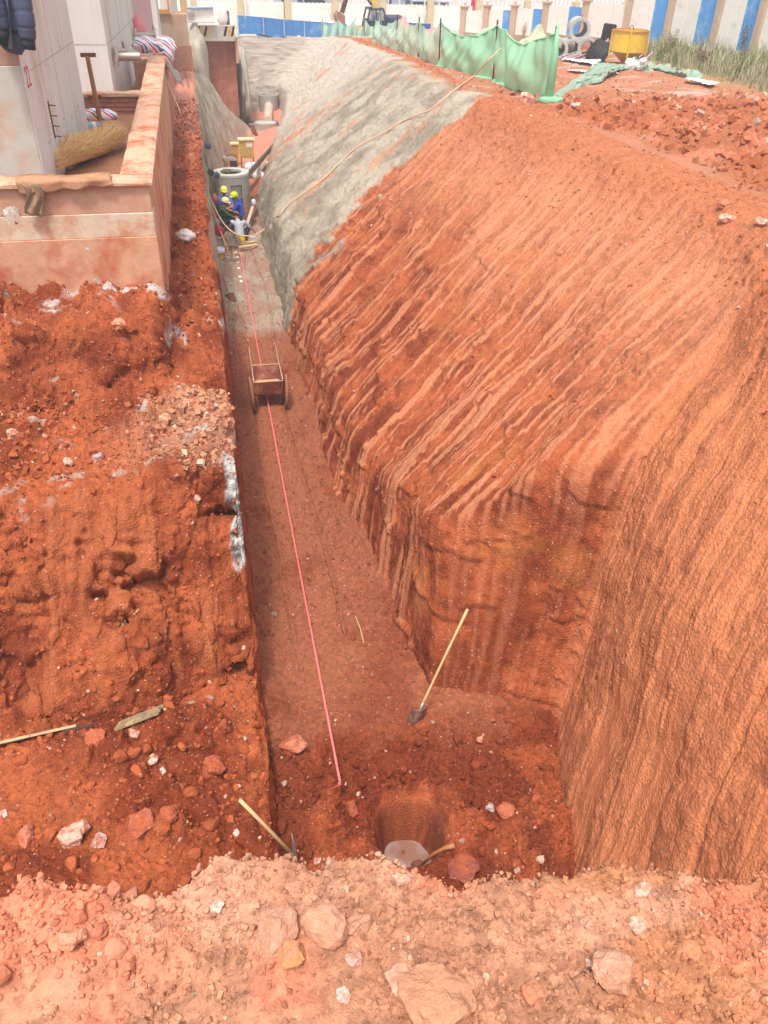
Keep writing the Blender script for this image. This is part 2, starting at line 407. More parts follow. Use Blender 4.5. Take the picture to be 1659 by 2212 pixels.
# sharp asymmetric grooves: scraped bands
saw = np.abs(s2) ** .8
polish = ss(.06, .20, s1 * .35 + s2 * .6 + s3 * .55 + .2 * mid)
d = .13 * lo + .05 * mid
d = d + br * .62 * (.12 * s1 * (1 - .4 * pitw) + .10 * s2 * (1 - .8 * pitw) + .08 * s3 * (1 - .8 * pitw)) * (1 - .2 * back)
teeth = np.abs(((sk * 6.2 + .6 * s1) % 1.0) - .5) * 2
tm = ss(.0, .35, fbm(x * .9, y * .9, z * .9, 3, 61) + .15)
band = ss(.07, .12, .8 * streak(3.2, .22, 15, 3) + .35 * s2 + .15 * s3) * pitw
d = d + (pitw * .0 + back * .05 * tm) * (teeth ** .5 - .5) * (1 - gm) - .014 * band
c1 = clods(RP, .30, 21); c2 = clods(RP, .12, 22)
polish = np.maximum(polish * (1 - pitw), band)
rough_m = np.clip(1 - .9 * polish, 0, 1)
cm = ss(-.15, .4, fbm(x * .8, y * .8, z * .8, 3, 71))
top_m = ss(.80, 1.0, UT + .06 * lo)
d = d + (1 - gm) * (c1 * .05 * cm * rough_m * (1 - pitw * .6) + (c2 * .034 * rough_m * (.35 + .65 * cm) + .022 * rough_m * clods(RP, .055, 23) + rough_m * .02 * fbm(x * 9, y * 9, z * 9, 3, 24)) * (1 - .55 * pitw))
d = d + (1 - gm) * top_m * (c1 * .07 + c2 * .03)
d = d + gm * .07 + gm * (.05 * fbm(x * 5, y * 5, z * 5, 4, 33) + .07 * streak(2.4, .5, 44) + .03 * clods(RP, .16, 45))
ledge = ss(.02, .06, fbm(x * 1.1, y * 1.1, z * 4.0, 3, 88) - .18)
d = d + (1 - gm) * ledge * .05 * ss(.9, .5, UT) * (1 - pitw)
d = d * ss(0, .03, UT) * (1 - .0 * UT) * ss(1.0, .97, us)[:, None]
RPd = RP + N0 * d[..., None]
foot_depth = ss(.55, .0, UT)  # darker, deeper red soil towards the foot of the bank
col = mixc(np.broadcast_to(C_PIT, RP.shape), np.broadcast_to(C_PITD, RP.shape), ss(-.2, .5, mid + .25 * foot_depth))
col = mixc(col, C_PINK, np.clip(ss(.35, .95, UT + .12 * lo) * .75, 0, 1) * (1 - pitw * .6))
col = mixc(col, C_PINK * 1.15, polish * .65 * (1 - .75 * back) * (1 - pitw))
col = mixc(col, C_PINK * np.array([1.0, .86, .74]), pitw * .8)
col = mixc(col, lin((216, 134, 90)), band * .5)
col = mixc(col, C_YEL, .32 * ss(.25, .6, fbm(x * 1.2, y * 1.2, z * 1.2, 4, 77)) * (1 - .5 * top_m))
col = mixc(col, C_CLOD, top_m * .6 * (1 - gm))
gcol = mixc(np.broadcast_to(C_GREY, RP.shape), np.broadcast_to(C_GREYD, RP.shape), ss(-.3, .5, fbm(x * 1.3, y * 1.3, z * 1.3, 5, 90) + .5 * ss(.35, 0, UT)))
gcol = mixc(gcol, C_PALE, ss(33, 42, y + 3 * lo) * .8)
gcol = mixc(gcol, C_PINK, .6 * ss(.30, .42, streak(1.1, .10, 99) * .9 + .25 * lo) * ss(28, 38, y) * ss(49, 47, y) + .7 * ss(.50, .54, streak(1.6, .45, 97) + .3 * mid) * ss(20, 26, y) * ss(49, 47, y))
_, _, ic = cells(x / .11, y / .11, z / .11, 22)
col = col * (1 + (ic - .5) * .30 * rough_m)[..., None]
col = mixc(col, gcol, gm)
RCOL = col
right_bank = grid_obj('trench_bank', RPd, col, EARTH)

# the plateau beside it, out to the site wall
TL = RPd[-1]                                            # last row of the loft
nvp = np.arange(0, nv, 2); TLp = TL[nvp]
so_ = np.concatenate([[0], np.cumsum(np.linspace(.05, .30, 125))])
PP = np.zeros((len(so_), len(nvp), 3)); PP[..., 0] = TLp[None, :, 0] + so_[:, None]; PP[..., 1] = TLp[None, :, 1]; PP[..., 2] = TLp[None, :, 2]
ylip = PP[..., 1]
gz = G(ylip); k_ = ss(0, 1.5, so_)[:, None]
PP[..., 2] = PP[..., 2] * (1 - k_) + (gz + .0) * k_
xx, yy_, zz = PP[..., 0], PP[..., 1], PP[..., 2]
lo_p = fbm(xx * .35, yy_ * .35, xx * 0, 4, 5)
rgh = ss(27, 21, yy_ + 2.5 * lo_p) * ss(-.6, .6, so_[:, None] - .2 + lo_p)
PP[..., 2] += k_ * (.12 * lo_p + rgh * (.30 * clods(PP * np.array([1, 1, 0]), .55, 51) + .16 * clods(PP * np.array([1, 1, 0]), .22, 52) - .12) + .05 * clods(PP * np.array([1, 1, 0]), .3, 53) * (1 - rgh) + .03 * fbm(xx * 5, yy_ * 5, xx * 0, 3, 54))
pc = mixc(np.broadcast_to(C_TOP, PP.shape), np.broadcast_to(C_CLOD, PP.shape), np.clip(.35 + .6 * rgh + .3 * lo_p, 0, 1))
pc = mixc(pc, lin((196, 120, 92)), ss(.1, .5, fbm(xx * 2, yy_ * 2, xx * 0, 4, 56)))
pc = mixc(pc, C_PALE, .6 * ss(.22, .4, fbm(xx * .9, yy_ * 2.2, xx * 0, 4, 55)) * ss(22, 25, yy_))
grs = ss(-1.5, 1.0, (xx - 17.6) + (32 - yy_) * .35 + 1.2 * lo_p) * ss(16, 20, xx)
pc = mixc(pc, lin((150, 150, 96)), grs * .7)
plateau = grid_obj('ground', PP, pc, EARTH)

# ------------------------------------------------------------------ trench and pit floor
ys = [2.4]
while ys[-1] < 52.2: ys.append(ys[-1] + max(.016, .0036 * ys[-1]))
ys = np.array(ys); xs = np.linspace(0, 1, 210)
xl = np.interp(ys, [2, 7, 20, 28, 34, 38, 43, 48], [-.3, -.3, -.2, -.2, .2, .9, 2.0, 2.2])
xr = np.interp(ys, [2, 6.7, 7.4, 8.5, 12, 20, 30, 36, 44, 48], [4.3, 4.4, 4.2, 2.9, 2.4, 2.2, 2.2, 3.0, 4.4, 5.0])
FP = np.zeros((210, len(ys), 3)); FP[..., 0] = xl[None] + (xr - xl)[None] * xs[:, None]; FP[..., 1] = ys[None]
x, y = FP[..., 0], FP[..., 1]
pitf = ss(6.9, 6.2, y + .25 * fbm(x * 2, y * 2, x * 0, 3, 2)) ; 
z0 = -8.5 - .16 * pitf + .05 * fbm(x * .8, y * .8, x * 0, 4, 1)
# talus against the walls, heaps, the water hole
foot = np.interp(y, st[3:17, 0, 1], st[3:17, 0, 0]); foot = np.where(y < 6.6, np.interp(y, [-1, 3.2, 5.1, 6.35], [1.7, 2.7, 3.4, 3.88]), foot)
z0 += .22 * ss(.55, 0, foot - x) * (0.5 + .5 * fbm(x * 1.5, y * 1.5, x * 0, 3, 4)) + .16 * ss(.45, .0, x)
z0 += .35 * np.exp(-((x - .55) ** 2 / .16 + (y - 5.35) ** 2 / .12)) + .14 * np.exp(-((x - 2.35) ** 2 / .2 + (y - 6.6) ** 2 / .08)) + .30 * np.exp(-((x - 3.1) ** 2 / .25 + (y - 4.9) ** 2 / .35)) + .25 * np.exp(-((x - .35) ** 2 / .06 + (y - 6.35) ** 2 / .12))
hr = np.sqrt((x - 1.60) ** 2 + ((y - 5.25) * 1.0) ** 2) * (1 + .09 * fbm(x * 3, y * 3, x * 0, 3, 6))
z0 += -.78 * ss(.44, .29, hr) + .05 * ss(.36, .2, hr) * fbm(x * 5, y * 5, x * 0, 3, 66) * 3 + .05 * np.exp(-((hr - .55) ** 2) / .01)
z0 += -.35 * np.exp(-((x - 2.35) ** 2 / .05 + (y - 4.55) ** 2 / .05))
FP[..., 2] = z0
inh = ss(.52, .44, hr)
flat = np.exp(-((x - .95) ** 2) / .35) * ss(7, 8, y)
rg = np.clip(1 - .75 * flat, 0, 1) * (1 - inh) 
P2 = FP * np.array([1, 1, 0])
cl = clods(P2, .16, 31); cs = clods(P2, .06, 32); cb = clods(P2, .34, 34)
cmx = ss(-.1, .35, fbm(x * 1.3, y * 1.3, x * 0, 3, 35))
FP[..., 2] += rg * (.085 * cl * cmx + .05 * cs + pitf * (.20 * cb * cmx + .09 * cl + .03 * cs)) + .012 * fbm(x * 14, y * 14, x * 0, 3, 36) - .05 * ss(.06, .0, np.abs(x - 1.28 + .10 * np.sin(y * .5))) * ss(7, 9, y) - .04 * ss(.06, .0, np.abs(x - .55 + .08 * np.sin(y * .6))) * ss(7, 9, y) + .012 * cs * (1 - rg)
gf = ss(18.5, 21.5, y + 1.2 * fbm(x * 1.2, y * 1.2, x * 0, 4, 37)) * ss(30.5, 28.5, y + .8 * fbm(x, y, x * 0, 3, 38))
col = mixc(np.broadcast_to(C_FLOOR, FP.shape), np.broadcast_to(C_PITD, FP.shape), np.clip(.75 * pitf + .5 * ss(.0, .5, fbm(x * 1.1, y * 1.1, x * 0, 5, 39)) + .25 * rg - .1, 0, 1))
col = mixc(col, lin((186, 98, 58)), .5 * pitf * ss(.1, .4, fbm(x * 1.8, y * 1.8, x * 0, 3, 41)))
_, _, ic = cells(x / .06, y / .06, x * 0, 32)
col = col * (1 + (ic - .5) * .34)[..., None]
col = mixc(col, C_GREY, gf * (.45 + .35 * ss(-.2, .2, fbm(x * 2.2, y * 1.4, x * 0, 4, 42))))
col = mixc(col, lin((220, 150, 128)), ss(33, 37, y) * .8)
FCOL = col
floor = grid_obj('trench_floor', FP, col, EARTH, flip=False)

# ------------------------------------------------------------------ terraces on the left: lower bench, cut face, upper bench, second face
def terrace(x, y):
    q = fbm(x * .7, y * .7, x * 0, 4, 101); q2 = fbm(x * 2.3, y * 2.3, x * 0, 4, 102)
    yw = y + .30 * q + .12 * q2 + .10 * np.sin(x * 2.3)
    z = -7.95 + .05 * np.clip(-x, 0, 6) + 0 * y
    f1 = np.clip((yw - 7.08) / 1.72, 0, 1); f1 = f1 ** .8
    z = z + (2.30 - .05 * np.clip(-x, 0, 6)) * f1
    z = z - .10 * ss(9.1, 9.9, yw) 
    z = z + .30 * np.exp(-((x + .45) ** 2 / .30 + (y - 10.0) ** 2 / .5)) + .25 * np.exp(-((x + 2.4) ** 2 / 1.2 + (y - 9.7) ** 2 / .1))
    up = np.clip((yw - 11.05) / .75, 0, 1) ** .8 * .86
    shelf = ss(-1.02, -.86, x + .04 * q2)
    z = z + up * (1 - shelf) + shelf * .12 * ss(10.8, 11.6, y)
    z = z + .65 * np.exp(-((x + 3.7) ** 2 / .35 + (y - 12.6) ** 2 / .35)) + .25 * np.exp(-((x + 1.2) ** 2 / .2 + (y - 12.4) ** 2 / .1))
    z = z + .18 * np.exp(-((x + .9) ** 2 / .3 + (y - 6.6) ** 2 / .08)) + .2 * np.exp(-((x + 2.4) ** 2 / .9 + (y - 6.4) ** 2 / .1))
    return z, f1
edgex = lambda Y: .0 + .09 * fbm(Y * 1.7, Y * 0, Y * 0, 5, 900)
tx = np.concatenate([np.linspace(-6.5, -3.6, 60)[:-1], np.linspace(-3.6, .03, 215)]); ty = [3.0]
while ty[-1] < 13.6: ty.append(ty[-1] + .0024 * max(ty[-1], 5.5) * 1.0)
ty = np.array(ty); TPx, TPy = np.meshgrid(tx, ty, indexing='ij')
TZ, f1 = terrace(TPx, TPy)
TP = np.stack([TPx, TPy, TZ], -1); TN = normals(TP)
if TN[50, 50, 2] < 0: TN = -TN
x, y, z = TPx, TPy, TZ
face = ss(.02, .12, f1) * ss(.99, .9, f1)
face2 = ss(10.9, 11.2, y) * ss(12.6, 12.2, y)
sd = x * .9 - y * .55 + z * .35; se = x * .45 + y * .8
g1 = fbm(sd * 2.6, se * .45, x * 0, 4, 110); g2 = fbm(sd * 7, se * .8, x * 0 + 4, 3, 111)
pol = ss(.12, .32, g1) * face
c1 = clods(TP, .26, 112); c2 = clods(TP, .10, 113); c3 = clods(TP, .5, 114)
cmx = ss(-.2, .35, fbm(x * 1.1, y * 1.1, x * 0, 3, 115))
dd = face * (.24 * g1 + .09 * g2 + .10 * fbm(x * 1.3, y * 1.3, z * 1.3, 4, 125)) + face2 * .10 * fbm(x * 3, y * 3, z * 3, 4, 116) + (1 - .8 * pol) * (.13 * c1 * cmx + .06 * c2 + .24 * c3 * cmx) - (face + .6 * face2) * .42 * ss(.10, .0, np.abs(fbm(x * .9 + .4 * y, y * 1.2, z * 1.4, 4, 131))) * ss(-.1, .3, fbm(x * .8, y * .8, z * .8, 2, 132)) + face2 * .25 * fbm(x * 1.6, y * 1.6, z * 2.4, 4, 133) + .015 * fbm(x * 12, y * 12, z * 12, 3, 117)
edge_k = ss(.03, -.08, x)
TPd = TP + TN * (dd * (.25 + .75 * edge_k))[..., None]; TPd[-1, :, 0] = edgex(ty)
col = mixc(np.broadcast_to(C_PIT, TP.shape), np.broadcast_to(C_PITD, TP.shape), ss(-.25, .35, fbm(x * 1.4, y * 1.4, z * 1.4, 5, 118)))
col = mixc(col, C_CLOD * 1.02, pol * .5)
col = mixc(col, C_TOP, ss(8.8, 9.3, y) * ss(10.9, 10.2, y) * ss(-2.0, -.4, x) * .75)
col = mixc(col, lin((206, 140, 80)), .6 * ss(.25, .5, fbm(x * 1.5 + 9, y * 1.5, z * 1.5, 4, 119)) * ss(-1.2, -.2, x) * face)
_, _, ic = cells(x / .10, y / .10, z / .10, 113)
col = col * (1 + (ic - .5) * .34 * (1 - pol))[..., None]
lime = .8 * ss(.47, .56, fbm(x * 2.4, y * 2.4, z * 2.4, 5, 120)) * ss(8.4, 9.0, y)
lime = np.maximum(lime, .8 * ss(.10, .25, fbm(x * 5, y * 5, z * 5, 4, 121)) * ss(.10, .03, np.abs(y - 8.97 + .05 * np.sin(4 * x))) * .8)
col = mixc(col, C_WHITE * .62, lime * .85)
col = mixc(col, lin((200, 190, 184)), .8 * ss(12.0, 12.2, y) * ss(.1, .35, fbm(x * 3, y * 3, z * 3, 4, 122)))
stp = ss(-.16, -.12, x + .04 * fbm(y * 6, x * 0, x * 0, 3, 150)) * ss(8.0, 8.15, y) * ss(9.25, 9.1, y) * ss(-.25, -.1, fbm(x * 3, y * 2.5, x * 0, 3, 151))
col = mixc(col, mixc(np.broadcast_to(lin((190, 186, 182)), col.shape), np.broadcast_to(lin((110, 104, 100)), col.shape), ss(.0, .3, fbm(x * 16, y * 16, z * 16, 3, 152))), stp)
terr = grid_obj('terraced_soil', TPd, col, EARTH, flip=False)

# shelf between the old wall and the trench, running away from us
sy = [13.3]
while sy[-1] < 45.5: sy.append(sy[-1] + .0045 * sy[-1])
sy = np.array(sy); sx = np.concatenate([np.linspace(-1.06, -.80, 14)[:-1], np.linspace(-.80, .03, 70)])
SX, SY = np.meshgrid(sx, sy, indexing='ij'); ZT, _ = terrace(SX * 0 - .4, SY * 0 + 13.5)
SZ = ZT + .015 * (SY - 13.5) + .6 * ss(-.84, -.97, SX + .05 * fbm(SX * 2, SY * 2, SX * 0, 3, 130))
SP = np.stack([SX + ss(-.2, .03, SX) * (edgex(SY) - .03), SY, SZ], -1); x, y, z = SX, SY, SZ
SP[..., 2] += (.15 * clods(SP, .3, 131) + .07 * clods(SP, .12, 132)) * ss(.03, -.05, x) + .12 * fbm(x * 1.5, y * 1.5, x * 0, 4, 133) * ss(.03, -.1, x)
col = mixc(np.broadcast_to(C_PIT, SP.shape), np.broadcast_to(C_PITD, SP.shape), ss(-.2, .4, fbm(x * 2, y * 2, z * 2, 4, 134)))
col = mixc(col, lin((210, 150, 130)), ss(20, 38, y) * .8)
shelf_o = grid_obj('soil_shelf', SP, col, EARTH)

# left trench wall under bench and shelf; further on a sprayed slope
wy = [3.0]
while wy[-1] < 46.2: wy.append(wy[-1] + .0045 * max(wy[-1], 4))
wy = np.array(wy); nw = 70
zt1, _ = terrace(np.zeros_like(wy) + .02, wy); zt2, _ = terrace(wy * 0 - .4, wy * 0 + 13.5); zt2 = zt2 + .015 * (wy - 13.5)
zt = np.where(wy < 13.4, zt1, zt2)
Tx = np.interp(wy, [0, 28, 34, 40, 43, 44.5, 46.2], [.03, .03, .0, .0, .2, .6, 1.0]) + (edgex(wy) - .03) * (wy < 30); zt = np.where(wy > 43, np.interp(wy, [43, 44.5, 46.2], [-5.3, -6.6, -7.2]), zt)
Bx = np.interp(wy, [0, 7, 10, 15, 20, 27, 30, 34, 38, 43, 46.2], [.04, .06, .07, .10, .20, .16, .12, .5, 1.2, 2.3, 2.9])
uu = np.linspace(0, 1, nw)[:, None]
WP = np.stack([Tx[None] + (Bx - Tx)[None] * uu ** .8, np.broadcast_to(wy[None], (nw, len(wy))), zt[None] + (-8.75 - zt)[None] * uu], -1)
x, y, z = WP[..., 0], WP[..., 1], WP[..., 2]
gl = ss(17.5, 19.5, y + 1.2 * fbm(x * 2, y, z * 2, 3, 140) - 2.0 * uu + 1.0)
bulge = ss(0, .08, uu) * (.05 * fbm(x * 2, y * 1.5, z * 1.5, 4, 141) + .05 * clods(WP, .22, 142) * (1 - gl) + gl * .07 * fbm(x * 4, y * 4, z * 2, 4, 143))
WP[..., 0] += bulge - .03 * ss(20, 28, y)
col = mixc(np.broadcast_to(C_PIT, WP.shape), np.broadcast_to(C_PITD, WP.shape), ss(-.2, .4, fbm(x * 2, y * 2, z * 2, 4, 144)))
gc = mixc(np.broadcast_to(C_GREY, WP.shape), np.broadcast_to(C_GREYD, WP.shape), ss(-.3, .4, fbm(x * 1.5, y * 1.5, z * 1.5, 5, 145)))
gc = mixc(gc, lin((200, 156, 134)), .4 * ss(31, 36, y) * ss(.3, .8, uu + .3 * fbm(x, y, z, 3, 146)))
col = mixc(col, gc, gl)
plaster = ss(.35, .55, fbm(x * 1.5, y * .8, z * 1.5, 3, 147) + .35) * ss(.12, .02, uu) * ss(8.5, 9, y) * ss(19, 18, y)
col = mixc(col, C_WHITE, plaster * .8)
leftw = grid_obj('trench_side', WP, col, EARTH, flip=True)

# ------------------------------------------------------------------ spoil heap at our feet
RX = [(-1.6, 1.36), (-.78, 1.40), (-.66, 1.43), (-.55, 1.38), (-.42, 1.34), (-.30, 1.33), (-.17, 1.41), (-.02, 1.38), (.07, 1.36), (.12, 1.31), (.16, 1.36), (.30, 1.33), (.37, 1.27), (.50, 1.17), (.57, 1.19), (.66, 1.19), (.82, 1.16), (.96, 1.17), (1.08, 1.12), (1.22, 1.07), (1.6, 1.0), (2.6, .8)]
fx = np.linspace(-1.7, 2.6, 560); fy = np.concatenate([np.linspace(-.6, .45, 60)[:-1], np.linspace(.45, 1.75, 210)])
FX, FY = np.meshgrid(fx, fy, indexing='ij')
rimY = np.interp(fx, [a for a, b in RX], [b for a, b in RX])[:, None] * .965
nrm = fbm(FX * 3, FY * 3, FX * 0, 4, 150)
dr = rimY + .022 * fbm(FX * 14, FX * 0, FX * 0, 3, 151) - FY
fz = -2.25 + .05 * nrm + .05 * fbm(FX * 1.2, FY * 1.2, FX * 0, 3, 152)
fz = fz + .015 * ss(.25, .05, dr) - 3.2 * np.clip(-dr, 0, 1) ** .8 * ss(0, -.02, dr)
hollow = ss(.0, .25, dr) * ss(-.05, -.35, FX) * (-.07)
fz = fz + hollow
HP = np.stack([FX, FY, fz], -1); x, y, z = HP[..., 0], HP[..., 1], HP[..., 2]
P2 = HP * np.array([1, 1, .5])
smooth_z = ss(.1, .4, fbm(x * 2.2 + 5, y * 2.2, x * 0, 3, 153) + .55 * ss(-.1, -.6, x) * ss(.12, .3, dr) - .1)
cm = (1 - .85 * smooth_z)
HP[..., 2] += cm * (.034 * clods(P2, .085, 154) * ss(-.25, .3, fbm(x * 5, y * 5, x * 0, 3, 155)) + .012 * clods(P2, .032, 156) + .008 * clods(P2, .014, 157)) + .003 * fbm(x * 60, y * 60, x * 0, 2, 158)
HP[..., 2] += .022 * clods(P2, .20, 159) * ss(0, .4, fbm(x * 2, y * 2, x * 0, 2, 160)) * cm
fc = mixc(np.broadcast_to(C_TOP, HP.shape), np.broadcast_to(C_TOPO, HP.shape), ss(-.3, .3, fbm(x * 2, y * 2, x * 0, 3, 161) + .5 * x - .2))
fc = mixc(fc, lin((208, 128, 98)), ss(.1, .5, fbm(x * 4, y * 4, x * 0, 4, 162)) * .7)
fc = mixc(fc, lin((214, 130, 100)), ss(-.1, -.5, x) * ss(.32, .10, dr) * .7)
fc = mixc(fc, lin((206, 152, 124)), .7 * ss(.15, .45, fbm(x * 3 + 3, y * 3, x * 0, 4, 163)))
_, _, idc = cells(x / .032, y / .032, z / .064, 156)
fc = fc * (.74 + .40 * idc)[..., None]
heap = grid_obj('spoil_heap', HP, fc, earth_mat('dry_spoil', bscale=150, vscale=60, bstr=0.5, var=.2))

# ------------------------------------------------------------------ the land beyond
bx = np.linspace(-150, 220, 120); by = np.concatenate([np.linspace(52.05, 110, 90)[:-1], np.linspace(110, 420, 60)])
BX, BY = np.meshgrid(bx, by, indexing='ij'); BZ = G(BY) - .03 + .05 * fbm(BX * .3, BY * .3, BX * 0, 3, 170) + .055 * np.clip(BY - 150, 0, 400) * (1 + .3 * fbm(BX * .01, BY * .01, BX * 0, 2, 171))
bc = mixc(np.broadcast_to(C_PALE * .85, BX.shape + (3,)), np.broadcast_to(C_TOP * .9, BX.shape + (3,)), ss(-.3, .3, fbm(BX * .1, BY * .1, BX * 0, 4, 172)))
bc = mixc(bc, lin((158, 152, 118)), ss(68, 76, BY + 6 * fbm(BX * .05, BY * .05, BX * 0, 3, 173)) * .85)
bc = mixc(bc, lin((206, 176, 168)), ss(92, 98, BY + 8 * fbm(BX * .04, BY * .04, BX * 0, 3, 174)) * .9)
far = grid_obj('far_ground', np.stack([BX, BY, BZ], -1), bc, FAR_EARTH)
# ground right of the plateau and left of the dig
def flat_patch(name, x0, x1, y0, y1, zf, n=60, c=C_TOP):
    X_, Y_ = np.meshgrid(np.linspace(x0, x1, n), np.linspace(y0, y1, n), indexing='ij')
    Z_ = zf(X_, Y_) + .04 * fbm(X_ * 1.3, Y_ * 1.3, X_ * 0, 4, 180)
    cc = mixc(np.broadcast_to(c, X_.shape + (3,)), np.broadcast_to(lin((170, 120, 90)), X_.shape + (3,)), ss(-.2, .4, fbm(X_, Y_, X_ * 0, 4, 181)))
    return grid_obj(name, np.stack([X_, Y_, Z_], -1), cc, EARTH)
flat_patch('outer_ground', 26, 90, -10, 50, lambda a, b: G(b) - .06, 60)
flat_patch('building_plot', -3.6, -1.1, 13.6, 21.5, lambda a, b: -3.62 + 0 * a, 120, C_TOP)
flat_patch('lower_plot', -3.6, -1.0, 21.8, 47, lambda a, b: -3.95 - .01 * (b - 22), 90, C_TOP)
flat_patch('yard_ground', -12, 2.25, 46.35, 52.1, lambda a, b: G(b) + .02 + 0 * a, 60, C_PALE)
bpy.context.view_layer.update()

# ------------------------------------------------------------------ loose stones and crumbs (nobody could count them)
def ico(sub):
    bm = bmesh.new(); bmesh.ops.create_icosphere(bm, subdivisions=sub, radius=1.0)
    v = np.array([p.co[:] for p in bm.verts]); bm.verts.index_update(); f = np.array([[q.index for q in t.verts] for t in bm.faces]); bm.free(); return v, f
def rock_shapes(sub, n, seed):
    out = []; v, f = ico(sub); r = np.random.default_rng(seed)
    for i in range(n):
        w = v.copy()
        for k in range(11):                              # cut facets
            nn = _n(r.normal(size=3)); dcut = r.uniform(.55, .9); dist = w @ nn; w = w - np.outer(np.clip(dist - dcut, 0, 9), nn) * 1.0
        q = w * 1.6 + i * 5.1; w = w * (1 + .16 * fbm(q[:, 0], q[:, 1], q[:, 2], 2, seed + i))[:, None]
        w = w * np.array([1, r.uniform(.65, 1), r.uniform(.45, .8)]); out.append(w)
    return out, f
def crumb_shapes(n, seed):
    r = np.random.default_rng(seed); b = np.array([(-1, -1, -1), (1, -1, -1), (1, 1, -1), (-1, 1, -1), (-1, -1, 1), (1, -1, 1), (1, 1, 1), (-1, 1, 1)]) * .72
    f = np.array([(0, 2, 1), (0, 3, 2), (4, 5, 6), (4, 6, 7), (0, 1, 5), (0, 5, 4), (1, 2, 6), (1, 6, 5), (2, 3, 7), (2, 7, 6), (3, 0, 4), (3, 4, 7)])
    return [b * r.uniform(.55, 1.15, (8, 3)) * np.array([1, r.uniform(.6, 1), r.uniform(.5, .9)]) for _ in range(n)], f
SH1, F1_ = crumb_shapes(16, 5); SH2, F2_ = rock_shapes(2, 10, 9)
def rand_rot(n, r):
    q = r.normal(size=(n, 4)); q /= np.linalg.norm(q, axis=1, keepdims=True); w, x, y, z = q.T
    return np.stack([np.stack([1 - 2 * (y * y + z * z), 2 * (x * y - z * w), 2 * (x * z + y * w)], -1), np.stack([2 * (x * y + z * w), 1 - 2 * (x * x + z * z), 2 * (y * z - x * w)], -1), np.stack([2 * (x * z - y * w), 2 * (y * z + x * w), 1 - 2 * (x * x + y * y)], -1)], 1)
def scatter(name, P, C, dens, n, smin, smax, mat, seed, fine=True, power=2.5, pale=.025, sink=.3):
    r = np.random.default_rng(seed); w = dens.ravel().astype(float).copy(); w[w < 0] = 0; w /= w.sum()
    # weight by cell area
    idx = r.choice(w.size, n, p=w); p = P.reshape(-1, 3)[idx] + 0; c = C.reshape(-1, 3)[idx]
    s = smin * (smax / smin) ** (r.random(n) ** power)
    shp, Fb = (SH1, F1_) if fine else (SH2, F2_); k = r.integers(0, len(shp), n); R = rand_rot(n, r)
    base = np.array(shp)[k]; V = np.einsum('nij,nvj->nvi', R, base) * (s / 2)[:, None, None]
    p = p + r.normal(size=p.shape) * .01 * np.array([1, 1, 0]); p[:, 2] += s * (.5 - sink) * .6
    V += p[:, None]; cc = c * r.uniform(.82, 1.14, (n, 1)); pl = r.random(n) < pale
    cc[pl] = lin((212, 172, 148)) * r.uniform(.7, 1.05, (pl.sum(), 1)); gr = r.random(n) < pale * .4; cc[gr] = lin((166, 134, 116))
    nvb = V.shape[1]; Fa = (Fb[None] + (np.arange(n) * nvb)[:, None, None]).reshape(-1, 3)
    o = mesh_np(name, V.reshape(-1, 3), Fa, mat, np.repeat(cc, nvb, 0), False, 'stuff'); return o
def area(P):
    a = np.linalg.norm(np.cross(np.gradient(P, axis=0), np.gradient(P, axis=1)), axis=-1); return a
ROCKM = earth_mat('stone_crumbs', bscale=60, vscale=40, bstr=.35, var=.18)
A = area(HP) * (FY > .4) * (dr > -.05)
tag(scatter('soil_crumbs', HP, fc, A * (.10 + cm), 26000, .006, .028, ROCKM, 1, power=1.8, pale=.02), 'dry crumbs of soil strewn over the near heap', kind='stuff')
tag(scatter('gravel', HP, fc, A * ss(-.1, .5, fbm(FX * 2 + 2, FY * 2, FX * 0, 3, 201)) * cm, 600, .026, .085, ROCKM, 2, fine=False, power=2.4, pale=.02, sink=.45), 'broken stones lying on the near heap', kind='stuff')
x, y = FP[..., 0], FP[..., 1]; A = area(FP); ins = ((x > .08) & (x < foot - .05) & (hr > .53)).astype(float)
fcol = FCOL
tag(scatter('soil_crumbs', FP, fcol, A * ins * (y < 9.5) * (.12 + rg * (.3 + pitf)), 11000, .012, .065, ROCKM, 3, power=2.0), 'red crumbs over the pit floor', kind='stuff')
tag(scatter('rubble', FP, fcol, A * ins * (y < 9) * (.12 + pitf) * rg, 650, .05, .20, ROCKM, 4, fine=False, power=2.4, sink=.35), 'clods on the pit floor', kind='stuff')
tag(scatter('soil_crumbs', FP, fcol, A * ins * (y > 8.5) * (y < 30) * (.3 + rg), 5500, .02, .08, ROCKM, 5, power=2.2), 'crumbs along the trench floor', kind='stuff')
x, y = TPx, TPy; A = area(TPd); low = (y < 7.1) & (y > 3.6) & (x < -.02); topb = (y > 8.9) & (y < 11.1) & (x < -.02)
pcx = np.broadcast_to(C_PIT, TP.shape)
tag(scatter('soil_crumbs', TPd, pcx, A * low, 8000, .012, .07, ROCKM, 6, power=2), 'red crumbs over the lower bench', kind='stuff')
tag(scatter('rubble', TPd, pcx, A * low * (.2 + ss(0, .4, fbm(x * 2, y * 2, x * 0, 3, 210))), 330, .07, .24, ROCKM, 7, fine=False, power=2.0, sink=.4, pale=.04), 'clods and stones heaped on the lower bench', kind='stuff')
tcx = mixc(pcx, C_TOP, ss(-2, -.4, x))
tag(scatter('rubble', TPd, tcx, A * topb * (.3 + ss(0, .4, fbm(x * 2, y * 2, x * 0, 3, 211)) + 1.4 * ss(-1.5, -.3, x)), 2600, .025, .16, ROCKM, 8, power=2.8, pale=.07), 'stones on the upper bench', kind='stuff')
tag(scatter('soil_crumbs', TPd, pcx, A * (x > -4.2) * (x < -.02) * (y > 7) * (f1 > .02) * (1.02 - pol), 7000, .015, .09, ROCKM, 9, power=2.4), 'crumbs caught on the cut faces', kind='stuff')
